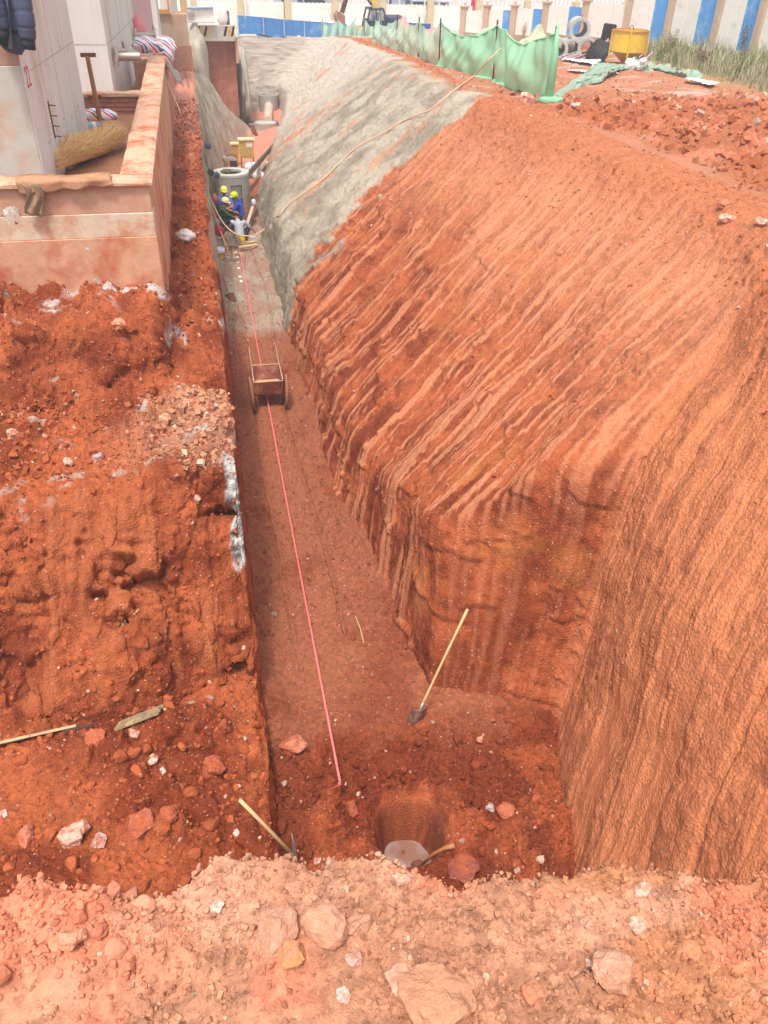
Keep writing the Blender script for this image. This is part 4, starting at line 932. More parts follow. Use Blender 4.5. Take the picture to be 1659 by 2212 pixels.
tag(MB().box(at(488, 42, Y=45.9), (.35, .3, .7)).build('grey_cabinet', M('grey_box', tuple(lin((108, 106, 112))), .6, .1), bevel=.02), 'dark grey cabinet behind the right end of the banner', 'cabinet')
for k, (px, py, dx, dy, dz) in enumerate(((536, 78, .95, .6, .16), (545, 87, 1.2, .7, .15))):
    tag(MB().box(at(px, py, Y=52.4), (dx, dy, dz), (0, 0, .1 * k)).build('concrete_slab', m_conc_d, bevel=.03), ['upper grey concrete slab piled at the left end of the blue hoarding', 'lower broken concrete slab on the rim left of the sprayed end wall'][k], 'slab')
tag(MB().tube([at(560, 74, Y=52.5), at(580, 80, Y=52.4), at(600, 84, Y=52.3), at(612, 80, Y=52.5), at(628, 82, Y=52.5), at(650, 85, Y=52.4)], .045, 6).build('black_hose', m_black, smooth=True), 'black hose lying along the rim before the blue hoarding', 'hose')
tag(MB().blob(at(645, 84, Y=52.4), (.3, .3, .35), 3, .2).build('white_bag', m_white, smooth=True), 'small white bag in front of the blue hoarding', 'bag')

# ---------------------------------------------------------------- blue hoarding
hp_ = [(513, 33, 60), (568, 37, 68), (613, 42, 73), (657, 45, 77), (703, 48, 81), (748, 52, 85)]
hd = root('site_hoarding', at(630, 76, Y=53), 'blue sheet metal hoarding behind the far end of the trench', 'hoarding')
m_hb = M('blue_sheet_metal', tuple(lin((74, 130, 190))), .45, .1, 1.2, dirt=tuple(lin((166, 188, 206))), dirt_amt=.35, dscale=.7)
for i in range(5):
    a0, a1 = at(hp_[i][0], hp_[i][1], Y=53), at(hp_[i + 1][0], hp_[i + 1][1], Y=53)
    m = MB(); n = 12
    def hs_(u, v, a0=a0, a1=a1): return Vector((a0.x + (a1.x - a0.x) * u, 53 + .02 * (int(u * 11) % 2), -5.0 + (a0.z + (a1.z - a0.z) * u + 5.0) * v)) - hd.location
    m.sheet(hs_, n, 2).build('panel', m_hb, hd, solid=.01)
for i in range(6):
    q = at(hp_[i][0], hp_[i][1], Y=52.95); MB().rod(loc((q.x, 52.93, -5.0), hd), loc((q.x, 52.93, q.z + .03), hd), .07).build('post', M('pale_blue_post', tuple(lin((150, 178, 206))), .5, .1), hd)

# ---------------------------------------------------------------- green debris net fence
def net_mat(name, c, al):
    m, n, l, b = _base(name); tc = n.new('ShaderNodeTexCoord')
    nz = n.new('ShaderNodeTexNoise'); nz.inputs['Scale'].default_value = 3; nz.inputs['Detail'].default_value = 6; l.new(tc.outputs['Object'], nz.inputs['Vector'])
    mr = n.new('ShaderNodeMapRange'); mr.inputs[3].default_value = al - .10; mr.inputs[4].default_value = min(al + .25, 1); mr.inputs[1].default_value = .3; mr.inputs[2].default_value = .7
    l.new(nz.outputs[0], mr.inputs[0]); l.new(mr.outputs[0], b.inputs['Alpha'])
    b.inputs['Base Color'].default_value = (*lin(c), 1); b.inputs['Roughness'].default_value = .6
    tr = n.new('ShaderNodeBsdfTranslucent'); tr.inputs[0].default_value = (*lin(c), 1); mx = n.new('ShaderNodeMixShader'); mx.inputs[0].default_value = .25
    tp_ = n.new('ShaderNodeBsdfTransparent'); mx2 = n.new('ShaderNodeMixShader'); inv = n.new('ShaderNodeMath'); inv.operation = 'SUBTRACT'; inv.inputs[0].default_value = 1.0; l.new(mr.outputs[0], inv.inputs[1])
    out = n['Material Output']; b.inputs['Alpha'].default_value = 1
    for lk in list(l):
        if lk.to_socket == b.inputs['Alpha']: l.remove(lk)
    l.new(b.outputs[0], mx.inputs[1]); l.new(tr.outputs[0], mx.inputs[2]); l.new(inv.outputs[0], mx2.inputs[0]); l.new(mx.outputs[0], mx2.inputs[1]); l.new(tp_.outputs[0], mx2.inputs[2]); l.new(mx2.outputs[0], out.inputs[0])
    MATS[name] = m; return m
m_net = net_mat('green_net', (166, 226, 184), .94); m_netg = net_mat('faded_green_net', (186, 216, 188), .86); m_netl = net_mat('pale_green_net', (190, 230, 206), .8)
def gz_(x, Y): return drop(x, Y, 3).z
NP = [(9.38, 22.83, 1.62), (9.88, 29.1, 1.60), (9.29, 33.98, 1.45), (9.55, 38.4, 1.35), (9.45, 42.2, 1.3), (9.2, 46.5, 1.1)]
nf = root('net_fence', (9.38, 22.83, -3.7), 'green debris netting tied to steel posts along the lip of the trench', 'fence')
topz = []
for i, (x_, y_, h_) in enumerate(NP):
    zb = gz_(x_, y_); topz.append(zb + h_); MB().cyl(loc((x_, y_, zb - .15), nf), loc((x_ - .03, y_, zb + h_ + .12), nf), .028, n=8).build('post', m_darksteel if i else M('green_wrapped', tuple(lin((96, 150, 112))), .7, .15), nf)
for i in range(len(NP) - 1):
    (xa, ya, ha), (xb, yb, hb_) = NP[i], NP[i + 1]; za, zb = topz[i], topz[i + 1]; L = math.hypot(xb - xa, yb - ya); rnd = random.Random(i)
    nrm = Vector((-(yb - ya), (xb - xa), 0)).normalized(); sag = (.30, .34, .28, .2, .2)[i]; ph = rnd.random() * 6
    def nn_(u, v, xa=xa, ya=ya, xb=xb, yb=yb, za=za, zb=zb, nrm=nrm, sag=sag, ph=ph, L=L):
        x = xa + (xb - xa) * u; y = ya + (yb - ya) * u
        top = za + (zb - za) * u - sag * (1 - abs(2 * u - 1) ** 1.5) - .12 * abs(math.sin(u * 5 + ph)) * math.sin(PI * u) - .05 * abs(math.sin(u * 13 + ph)); bot = -3.75 - .04 * max(0, y - 20) + .0
        bot = (G(y)) - .06
        z = top + (bot - top) * v
        off = .22 * math.sin(PI * v) * math.sin(PI * u) * (1 + .5 * math.sin(7 * u + ph)) + .07 * math.sin(u * 22 + 3 * v + ph) * (.3 + v) + .04 * math.sin(u * 47 - 5 * v + 3 * math.sin(4 * v + ph)) + .05 * math.sin(9 * v + 11 * u + ph) * math.sin(PI * v)
        q = Vector((x, y, z)) + nrm * off * .9; return q - nf.location
    MB().sheet(nn_, max(24, int(L * 9)), 16).build('net_panel', [m_net, m_net, m_netg, m_netg, m_netl][i], nf, smooth=True)
    if i < 2:
        MB().tube([nn_(u, .0) for u in np.linspace(0, 1, 14)], .028, 6).build('top_rope', m_net, nf, smooth=True)
        MB().tube([Vector(nn_(u, .97)) + Vector((-.08 * math.sin(9 * u), 0, .03)) for u in np.linspace(0, 1, 30)], [.05 + .03 * abs(math.sin(11 * u)) for u in np.linspace(0, 1, 30)], 8).build('gathered_hem', m_net, nf, smooth=True)
MB().blob(loc((9.40, 22.75, gz_(9.4, 22.8) + .05), nf), (.7, .5, .2), 4, .4, 2.5, 20).build('gathered_net', m_net, nf, smooth=True)
MB().tube([loc((9.38, 22.83, topz[0] + .2), nf), loc((9.40, 22.80, topz[0] - .5), nf), loc((9.36, 22.78, -3.7), nf)], [.03, .09, .14], 10).build('gathered_net', m_net, nf, smooth=True)
nf2 = root('net_fence', (8.6, 51.0, -4.85), 'pale torn green netting sagging on posts below the excavator', 'fence')
N2 = [(7.3, 52.4), (8.3, 52.5), (9.2, 52.6), (9.8, 52.3), (10.7, 52.5)]
for i, (x_, y_) in enumerate(N2): MB().cyl(loc((x_, y_, -5), nf2), loc((x_ + .1 * (-1) ** i, y_, -3.95 + .2 * (i % 2)), nf2), .025, n=6).build('post', m_steel, nf2)
for i in range(4):
    a0, a1 = Vector((*N2[i], 0)), Vector((*N2[i + 1], 0))
    def n2_(u, v, a0=a0, a1=a1, i=i):
        q = a0.lerp(a1, u); zt_ = -4.0 - .35 * math.sin(PI * u) - .2 * (i == 2) * u; q.z = zt_ + (-4.9 - zt_) * v; q.y += .08 * math.sin(12 * u + i + 2 * v); return q - nf2.location
    MB().sheet(n2_, 22, 8).build('net_panel', m_netl, nf2, smooth=True)
tag(MB().rod(at(1348 * .6064 + 0, 74, Y=52.1), at(888, 60, Y=52.6), .05).build('pole', m_woodp), 'pale pole leaning over the torn netting before the excavator', 'pole')

# ---------------------------------------------------------------- site wall of white and blue panels
WP_ = [(24.8, 30.2), (24.26, 33.63), (23.91, 35.79), (23.5, 38.45), (22.9, 41.73), (21.89, 44.15), (20.72, 46.81), (19.64, 49.73), (18.31, 51.25), (17.04, 52.41), (16.03, 53.64)]
WH = [2.9, 2.8, 2.75, 2.7, 2.5, 2.3, 2.0, 1.85, 1.65, 1.6, 1.5]
sw = root('perimeter_wall', (20.7, 46.8, -4.7), 'site perimeter wall of white and blue panels between lamp topped stone posts', 'wall')
m_pw = M('white_panel', tuple(lin((236, 234, 226))), .5, .05, 1, dirt=tuple(lin((208, 196, 172))), dirt_amt=.2); m_pb = M('blue_panel', tuple(lin((84, 156, 220))), .45, .08, 1.5, dirt=tuple(lin((150, 190, 226))), dirt_amt=.3, dscale=1)
m_post = M('tan_stone_post', tuple(lin((196, 172, 148))), .85, .12, 3); m_plinth = M('dirty_plinth', tuple(lin((168, 146, 122))), .9, .2, 3)
m_lamp = M('frosted_globe', tuple(lin((240, 236, 228))), .3, .02, bump=0)
lp0 = None
for i, ((x_, y_), h_) in enumerate(zip(WP_, WH)):
    g = float(G(y_)); dirv = (Vector(WP_[min(i + 1, 10)]) - Vector(WP_[max(i - 1, 0)])).normalized(); an = math.atan2(dirv.y, dirv.x)
    MB().box(loc((x_, y_, g + h_ / 2 - .05), sw), (.34, .34, h_ + .15), (0, 0, an)).build('post', m_post, sw, bevel=.01)
    MB().box(loc((x_, y_, g + h_ + .06), sw), (.46, .46, .08), (0, 0, an)).build('post_cap', m_post, sw, bevel=.01)
    MB().cyl(loc((x_, y_, g + h_ + .10), sw), loc((x_, y_, g + h_ + .2), sw), .05, n=8).build('lamp_stem', m_post, sw)
    MB().blob(loc((x_, y_, g + h_ + .30), sw), (.26, .26, .26), 0, 0, 1, 14).build('lamp_globe', m_lamp, sw, smooth=True)
    if i < 10:
        A_, B2 = Vector((x_, y_)), Vector(WP_[i + 1]); hn = (WH[i] + WH[i + 1]) / 2 - .18; g2 = float(G(B2.y))
        d = (B2 - A_); L = d.length; d.normalize(); an = math.atan2(d.y, d.x); pl = .42 if i < 7 else .25
        MB().box(loc((*((A_ + B2) / 2), (g + g2) / 2 + pl / 2 - .15), sw), (L - .34, .26, pl + .3), (0, 0, an)).build('plinth', m_plinth, sw)
        cuts = [(.06, .40, m_pb if i % 2 == 0 or i > 3 else m_pw), (.41, .70, m_pw), (.71, .94, m_pw)] if i not in (1, 5, 9) else [(.06, .36, m_pw), (.37, .62, m_pw), (.63, .94, m_pw)]
        if i in (0, 2, 3, 4, 6): cuts[0] = (.06, .42, m_pb)
        for c0, c1, mt in cuts:
            pc0 = A_ + d * L * c0; pc1 = A_ + d * L * c1; mid_ = (pc0 + pc1) / 2; gm_ = g + (g2 - g) * (c0 + c1) / 2
            m = MB(); nseg = 10
            nrm = Vector((d.y, -d.x))
            def pan(u, v, pc0=pc0, pc1=pc1, gm_=gm_, hn=hn, nrm=nrm, pl=pl): q = pc0.lerp(pc1, u) + nrm * (.012 * (int(u * 19) % 2)); return Vector((q.x, q.y, gm_ + pl + (hn - pl) * v)) - sw.location
            m.sheet(pan, 20, 2).build('panel', mt, sw, solid=.02)
tag(MB().tube([Vector((20.2, 46.2, -4.7)), Vector((20.1, 46.0, -4.0)), Vector((20.25, 46.1, -3.2))], .02, 5).build('scaffold_tube', m_rust), 'bare thin pole standing before the far panels', 'pole')
# a wall carries on to the left behind the excavator
s2_ = root('perimeter_wall', (10, 66, -5.4), 'pale low wall with tan posts and globes behind the excavator', 'wall')
for k in range(14):
    x_ = -6 + k * 3.2; y_ = 69 - k * 0.85; g = float(G(y_)) + .0
    wbox(s2_, 'panel', (x_ + .2, y_ - .06, g - .2), (x_ + 3.0, y_ + .06, g + 1.35), m_pw, 0)
    wbox(s2_, 'post', (x_ - .2, y_ - .2, g - .2), (x_ + .2, y_ + .2, g + 1.75), M('tan_post2', tuple(lin((206, 186, 150))), .8, .1), 0)
    MB().blob(loc((x_, y_, g + 1.95), s2_), (.34, .34, .34), 0, 0, 1, 12).build('lamp_globe', m_lamp, s2_, smooth=True)

# ---------------------------------------------------------------- excavator
ex = root('excavator', at(812, 78, Y=55.5), 'yellow excavator with dark glazed cab and rusty bucket beyond the netting', 'excavator')
E_ = lambda px, py, Y=55.5: at(px, py, Y=Y) - ex.location
m_ey = M('excavator_yellow', tuple(lin((214, 184, 110))), .5, .1, 3); m_cabf = M('cab_dark', tuple(lin((52, 58, 84))), .5, .1); m_glass = M('tinted_glass', tuple(lin((150, 160, 166))), .1, .05, bump=0, alpha=.45)
a_, b_ = E_(791, 58), E_(832, 20); D = 1.3
cx0, cx1, cz0, cz1 = a_.x, b_.x, a_.z, b_.z
fr = MB()
for y_ in (0, D):
    fr.rod((cx0, y_, cz0), (cx0 + .22, y_, cz1), .09); fr.rod((cx0 + .2, y_, cz1), (cx1 - .1, y_, cz1), .09); fr.rod((cx1 - .1, y_, cz1), (cx1, y_, cz1 - .35), .09); fr.rod((cx1, y_, cz1 - .35), (cx1, y_, cz0), .09); fr.rod((cx0, y_, cz0), (cx1, y_, cz0), .12)
    fr.rod(((cx0 + cx1) / 2 + .08, y_, cz0), ((cx0 + cx1) / 2 + .02, y_, cz1), .08)
for x_, z_ in ((cx0, cz0), (cx0 + .22, cz1), (cx1 - .1, cz1), (cx1, cz0)): fr.rod((x_, 0, z_), (x_, D, z_), .09)
fr.build('cab_frame', m_cabf, ex)
MB().box(((cx0 + cx1) / 2, D / 2, cz0 + .18), (cx1 - cx0 - .1, D - .1, .36)).build('cab_lower_panel', m_cabf, ex)
for x0, x1 in ((cx0 + .14, (cx0 + cx1) / 2), ((cx0 + cx1) / 2 + .1, cx1 - .06)): MB().box(((x0 + x1) / 2, .0, (cz0 + cz1) / 2 + .15), (x1 - x0, .012, (cz1 - cz0) * .62)).build('window', m_glass, ex)
MB().box(((cx0 + cx1) / 2 + .1, D / 2, cz0 + .45), (.45, .45, .5)).build('seat', m_black, ex)
MB().box((cx1 - .6, D * .5, cz0 - .16), (3.0, 2.0, .2)).build('deck', M('deck_orange', tuple(lin((196, 150, 96))), .6, .15), ex)
MB().box((cx1 + .75, D * .6, cz0 + .22), (1.1, 1.8, .62)).build('counterweight', m_cabf, ex, bevel=.06)
text_obj('320', 'painted_number', .30, m_white, ex, (cx1 + .5, D * .6 - .912, cz0 + .06), (PI / 2, 0, 0), 1, .004)
for y_ in (-.2, 1.7):
    t = MB(); t.box((cx1 - .6, y_, cz0 - .52), (2.3, .45, .5))
    for sx_ in (-1, 1): t.cyl((cx1 - .6 + sx_ * 1.15, y_ - .22, cz0 - .52), (cx1 - .6 + sx_ * 1.15, y_ + .22, cz0 - .52), .25, n=16)
    t.build('track', m_black, ex)
bmx = MB(); pk = [E_(818, 24), E_(808, -15), E_(790, -48), E_(762, -40)]
for i in range(3): bmx.rod(pk[i] + Vector((0, .6, 0)), pk[i + 1] + Vector((0, .6, 0)), .42 - .06 * i)
bmx.build('boom', m_ey, ex, bevel=.02)
MB().rod(pk[3] + Vector((0, .6, 0)), E_(742, 30) + Vector((0, .6, 0)), .26).build('arm', m_rust, ex, bevel=.02)
MB().cyl(E_(790, -10) + Vector((0, .5, 0)), E_(806, 12) + Vector((0, .5, 0)), .06).build('hydraulic_ram', m_darksteel, ex)
bkt = MB()
bp = [(733, 26), (727, 36), (729, 46), (738, 55), (748, 61)]
for i in range(4):
    q0, q1 = E_(*bp[i]), E_(*bp[i + 1]); bkt.rod(q0 + Vector((0, .6, 0)), q1 + Vector((0, .6, 0)), 1.0, .06)
for y_ in (.12, 1.08):
    V = [E_(*q) + Vector((0, y_, 0)) for q in bp] + [E_(746, 34) + Vector((0, y_, 0))]; k = len(V)
    bkt.add(V + [v + Vector((0, .04, 0)) for v in V], [tuple(range(k)), tuple(range(2 * k - 1, k - 1, -1))] + [(i, (i + 1) % k, (i + 1) % k + k, i + k) for i in range(k)])
bkt.build('bucket', M('rust_brown_bucket', tuple(lin((160, 108, 96))), .7, .2, 4), ex)
for k in range(4): MB().rod(E_(747, 60) + Vector((0, .2 + .25 * k, 0)), E_(751, 65) + Vector((0, .2 + .25 * k, 0)), .07).build('tooth', m_rust, ex)
wt = root('tanker', at(855, 60, Y=60), 'beige tank behind the excavator with a blue panel', 'tank')
MB().cyl(at(838, 46, Y=60) - wt.location, at(874, 48, Y=60) - wt.location, .42, n=20).build('tank', M('beige_tank', tuple(lin((206, 180, 146))), .5, .1), wt)
MB().box(at(846, 46, Y=59.5) - wt.location, (.35, .1, .35)).build('blue_panel', m_blue, wt)
MB().box((0, 0, -.35), (1.3, .8, .3)).build('cradle', m_darksteel, wt)
bbx = root('blue_barrier', at(900, 58, Y=58), 'low dark blue barrier panels right of the excavator', 'barrier')
for k in range(3):
    a0, a1 = at(868 + 21 * k, 49 + k, Y=58), at(888 + 21 * k, 62 + k, Y=58); wbox(bbx, 'panel', (a0.x, 58, a1.z - .6), (a1.x, 58.08, a0.z), M('deep_blue_panel', tuple(lin((54, 84, 160))), .5, .1), 0)
gt = root('gate', at(778, 75, Y=58), 'dark red barred gate under a white canopy left of the excavator', 'gate')
a0, a1 = at(757, 57, Y=58), at(797, 84, Y=58)
for k in range(14): x_ = a0.x + (a1.x - a0.x) * k / 13; MB().rod(loc((x_, 58, a1.z), gt), loc((x_, 58, a0.z), gt), .045).build('bar', M('dark_red_bar', tuple(lin((126, 66, 72))), .6, .1), gt)
for z_ in (a1.z + .15, a0.z - .05): MB().rod(loc((a0.x, 58, z_), gt), loc((a1.x, 58, z_), gt), .07).build('rail', MATS['dark_red_bar'], gt)
cpy = root('canopy', at(740, 50, Y=59), 'long low white canopy roof behind the blue hoarding', 'canopy')
for k, (xa, ya, xb, yb) in enumerate(((668, 45, 722, 52), (742, 47, 800, 55))):
    q0, q1 = at(xa, ya, Y=59), at(xb, yb, Y=59); MB().add([Vector((q0.x, 58.4, q1.z)) - cpy.location, Vector((q1.x, 58.4, q1.z)) - cpy.location, Vector((q1.x - .2, 59.6, q0.z + .05)) - cpy.location, Vector((q0.x + .2, 59.6, q0.z + .05)) - cpy.location], [(0, 1, 2, 3)]).build('roof_sheet', m_white, cpy, solid=.05)
    for x_ in (q0.x + .1, q1.x - .1): MB().rod(loc((x_, 58.5, -5.2), cpy), loc((x_, 58.5, q1.z), cpy), .06).build('post', m_darksteel, cpy)
# far background: pale fence rows, poles, flags, sheds
ff = root('far_fence', (10, 92, -6.5), 'long far row of white fence pales on the dry slope', 'fence')
m = MB()
for k in range(150):
    x_ = -10 + k * .42; m.rod(loc((x_, 92 - k * .03, -6.7), ff), loc((x_, 92 - k * .03, -5.55), ff), .26, .05)
tag(m.build('pale', m_white, ff), kind='stuff')
ff2 = root('far_fence', (14, 104, -6.5), 'second white fence row farther up the pinkish slope', 'fence')
m = MB()
for k in range(150):
    x_ = -6 + k * .5; m.rod(loc((x_, 104 - k * .02, -6.7), ff2), loc((x_, 104 - k * .02, -5.5), ff2), .32, .05)
tag(m.build('pale', m_white, ff2), kind='stuff')
lp = None; m_pole = M('white_pole', tuple(lin((226, 220, 214))), .5, .05)
for k, px in enumerate((531, 838, 862, 916, 947, 981, 1003)):
    b = at(px, 36 if k else 30, Y=84 if k else 66); g = float(G(b.y)); o = MB().cyl((0, 0, 0), (0, 0, 7), .07, n=6).build('lamp_post', m_pole); o.location = (b.x, b.y, g)
    tag(o, ['thin white pole rising behind the left end of the blue hoarding', 'white pole just right of the excavator boom', 'white pole above the beige tank', 'leftmost white pole of the pair above the netting middle', 'right white pole of the pair above the netting middle', 'white pole left of the far red flag', 'white pole nearest the first lamp topped wall post'][k], 'pole', 'thin white poles in the distance')
fo = None
for k, (px, py, h_) in enumerate(((744 * .0 + 577, 24, .5), (614, 22, .6), (754, 32, .8), (1003 + 15, 18, 1.3))):
    q = at(px, py, Y=80 if k < 3 else 66); f = root('flag', q, ['small red flag above the left part of the blue hoarding', 'small red flag above the middle of the blue hoarding', 'red banner flag beside the excavator arm', 'tall red banner above the first wall lamps'][k], 'flag', 'red flags in the distance')
    MB().sheet(lambda u, v: (u * .35 * h_ + .05 * math.sin(5 * v), .05 * math.sin(6 * u), h_ * (.5 - 1.6 * v) - .1 * u), 6, 10).build('cloth', m_red, f, smooth=True, solid=.01)
    MB().cyl((0, 0, -2.5), (0, 0, h_ * .7), .03, n=6).build('pole', m_darksteel, f)
for k, (px, py, w, h_, c) in enumerate(((650, 12, 5, 1.2, (196, 204, 214)), (884, 8, 6, 1.3, (176, 190, 214)), (700, 4, 4, 1, (222, 218, 214)), (935, 14, 4, .9, (196, 178, 176)))):
    q = at(px, py, Y=98); f = root('shed', (q.x, 100, -6.7), ['pale grey shed beyond the blue hoarding', 'bluish long shed beyond the excavator', 'whitish small shed in the far haze', 'pinkish shed right of the far bluish shed'][k], 'shed')
    MB().box((0, 0, h_ / 2), (w, 2.5, h_)).build('wall', M('shed_%d' % k, tuple(lin(c)), .7, .1), f); MB().add([(-w / 2 - .2, -1.5, h_), (w / 2 + .2, -1.5, h_), (w / 2 + .2, 0, h_ + .6), (-w / 2 - .2, 0, h_ + .6), (-w / 2 - .2, 1.5, h_), (w / 2 + .2, 1.5, h_)], [(0, 1, 2, 3), (3, 2, 5, 4)]).build('roof', M('shed_roof', tuple(lin((200, 206, 216))), .6, .1), f, solid=.05)
    for j in range(3): MB().box((-w / 3 + j * w / 3, -1.26, h_ * .55), (.5, .04, .5)).build('window', m_cabf, f)
# ================================================================== right-hand ground
def gpt(px, py, up=0.0):
    q = hit(px, py); return Vector((q.x, q.y, q.z + up))
m_cp = M('pipe_concrete', tuple(lin((184, 180, 176))), .85, .1, 3)
pd = Vector((.30, .95, 0)).normalized()
def cpipe(px, py, Y, z, r, label, L=1.7, d=pd):
    q = at(px, py, Y=Y); q.z = z; rt = root('concrete_pipe', q, label, 'pipe', 'concrete drain pipes stacked beside the site wall')
    MB().ring((0, 0, 0), d, r * .86, r * .68, L, 24).build('barrel', m_cp, rt); MB().ring(-d * .02, d, r, r * .74, .16, 24).build('collar', m_cp, rt); return rt
gq = float(G(37.5))
cpipe(1206, 108, 37.2, gq + .42, .42, 'concrete pipe at the left end of the lower row, pink grit below')
cpipe(1237, 106, 38.0, gq + .38, .38, 'middle concrete pipe of the lower row')
cpipe(1269, 107, 37.6, gq + .42, .43, 'right concrete pipe of the lower row beside the dark formwork')
cpipe(1251, 80, 38.0, gq + 1.10, .46, 'large concrete pipe lying on top of the stack')
cpipe(1180, 96, 40.0, float(G(40)) + .3, .34, 'concrete pipe lying flat behind the left end of the stack', 1.8, Vector((.95, .3, .08)).normalized())
# hopper
h0 = at(1350, 143, z=float(G(35))); 
hp = root('concrete_hopper', h0, 'yellow concrete skip hopper with an ochre cone, standing on its frame', 'hopper')
zt_ = at(1350, 66, Y=h0.y).z - h0.z; zm_ = at(1350, 111, Y=h0.y).z - h0.z; R_ = .68
m_hy = M('hopper_yellow', tuple(lin((228, 182, 62))), .55, .12, 3, dirt=tuple(lin((206, 150, 84))), dirt_amt=.3); m_ho = M('hopper_ochre', tuple(lin((188, 124, 62))), .7, .2, 4)
MB().lathe((0, 0, 0), [(R_ - .02, zm_), (R_, zm_ + .01), (R_, zt_), (R_ - .03, zt_), (R_ - .03, zm_)], 32).build('drum', m_hy, hp, smooth=False)
MB().lathe((0, 0, 0), [(R_ - .01, zm_), (.22, .18), (.22, .06), (.18, .06), (.18, .18), (R_ - .05, zm_)], 32).build('cone', m_ho, hp)
MB().ring((0, 0, zt_ - .03), (0, 0, 1), R_ + .03, R_ - .02, .06, 32).build('rim', m_ho, hp)
MB().lathe((0, 0, 0), [(.001, zt_ - .12), (R_ - .03, zt_ - .10)], 28).build('crusted_contents', M('cement_crust', tuple(lin((172, 116, 84))), .9, .2), hp)
for k in range(4):
    an = PI / 4 + k * PI / 2 + .35; c = Vector((math.cos(an) * (R_ + .04), math.sin(an) * (R_ + .04), 0)); MB().rod(c, c + Vector((0, 0, zt_ + .02)), .05).build('leg', m_hy, hp)
for k in range(4):
    a1 = PI / 4 + k * PI / 2 + .35; a2 = a1 + PI / 2; MB().rod((math.cos(a1) * (R_ + .04), math.sin(a1) * (R_ + .04), .06), (math.cos(a2) * (R_ + .04), math.sin(a2) * (R_ + .04), .06), .045).build('foot_rail', m_hy, hp)
MB().tube([(.1 * math.cos(t) , 0, zt_ + .18 * math.sin(t)) for t in np.linspace(0, PI, 9)], .014, 6).build('lifting_eye', m_rust, hp)
# formwork scrap
m_mag = M('magenta_steel', tuple(lin((142, 84, 98))), .6, .2, 4)
def chan(px0, py0, px1, py1, Y0, Y1, label, w=.30):
    a, b = at(px0, py0, Y=Y0), at(px1, py1, Y=Y1); rt = root('formwork_panel', a, label, 'formwork', 'steel formwork scrap beside the hopper'); d = b - a
    MB().rod((0, 0, 0), d, w, .03).build('plate', m_mag, rt); s = d.cross(Vector((0, 0, 1))).normalized()
    Rm = d.to_track_quat('Z', 'Y').to_matrix()
    for sg_ in (-1, 1): MB().rod(Rm @ Vector((sg_ * w / 2, .04, 0)), Rm @ Vector((sg_ * w / 2, .04, 0)) + d, .03, .09).build('flange', M('pale_steel_edge', tuple(lin((206, 190, 188))), .6, .1), rt)
    for k in range(4): MB().rod(Rm @ Vector((-w / 2, .04, 0)) + d * (.15 + .22 * k), Rm @ Vector((w / 2, .04, 0)) + d * (.15 + .22 * k), .02, .07).build('rib', m_mag, rt)
chan(1286, 124, 1322, 88, 36.2, 36.8, 'magenta steel channel panel leaning up against the hopper left side', .34)
chan(1212, 128, 1252, 116, 36.6, 36.9, 'pale edged steel panel lying below the concrete pipes', .26)
chan(1238, 134, 1275, 120, 36.0, 36.9, 'reddish steel panel lying flat in front of the pipes', .34)
chan(1383, 132, 1402, 116, 35.6, 36.2, 'short magenta steel section standing right of the hopper', .30)
def curved(px, py, Y, r, w, a0, a1, tilt, label, mat=m_black):
    c = at(px, py, Y=Y); rt = root('curved_form', c, label, 'formwork', 'dark curved forms beside the hopper'); rt.rotation_euler = tilt
    MB().sheet(lambda u, v: (r * math.cos(a0 + (a1 - a0) * u), w * (v - .5), r * math.sin(a0 + (a1 - a0) * u)), 20, 4).build('shell', mat, rt, smooth=True, solid=.03)
    for v in (-.5, .5): MB().tube([(r * math.cos(a0 + (a1 - a0) * u), w * v, r * math.sin(a0 + (a1 - a0) * u)) for u in np.linspace(0, 1, 16)], .025, 6).build('rim', m_darksteel, rt, smooth=True)
curved(1300, 128, 36.3, .62, .9, PI * .1, PI * .95, (.3, -.3, .5), 'black half shell form leaning left of the magenta channel')
curved(1318, 134, 35.9, .60, .9, PI * 1.05, PI * 1.9, (.2, .2, .2), 'black half shell form lying beneath the hopper frame')
tag(MB().box(at(1312, 82, Y=38.6), (.55, .3, 1.1), (0, .1, 0)).build('dark_drum', m_black, bevel=.05), 'dark upright box behind the hopper against the blue panel', 'box')
# netting laid on the ground
def tarp(pts, label, mat, seed, hgt=.10, nx=60, ny=30):
    """quad of four photo corners laid over the ground"""
    q = [gpt(*p) for p in pts]
    U_, V2 = np.meshgrid(np.linspace(0, 1, nx), np.linspace(0, 1, ny), indexing='ij')
    P = sum(np.array(q[k])[None, None] * w[..., None] for k, w in enumerate(((1 - U_) * (1 - V2), U_ * (1 - V2), U_ * V2, (1 - U_) * V2)))
    e = np.minimum(np.minimum(U_, 1 - U_), np.minimum(V2, 1 - V2)); P[..., 0] += .25 * fbm(U_ * 6, V2 * 6, U_ * 0, 3, seed) ; P[..., 1] += .25 * fbm(U_ * 6, V2 * 6, U_ * 0 + 5, 3, seed)
    P[..., 2] = G(P[..., 1]) + .10 + hgt * (np.abs(fbm(U_ * 9, V2 * 7, U_ * 0, 4, seed + 1)) * 2.2 + .3 * fbm(U_ * 3, V2 * 3, U_ * 0, 2, seed + 2)) * ss(0, .12, e) - .10 * ss(.06, 0, e)
    return tag(mesh_np(label.split('|')[0], P.reshape(-1, 3), grid_faces(nx, ny), mat, smooth=True), label.split('|')[1], 'netting')
m_tp = M('faded_green_tarp', tuple(lin((142, 166, 146))), .85, .25, 3, dirt=tuple(lin((196, 160, 136))), dirt_amt=.35, dscale=2)
tarp([(1385, 148), (1545, 186), (1500, 160), (1375, 118)], 'ground_netting|rumpled green netting spread over the ground right of the hopper', m_tp, 401, .12)
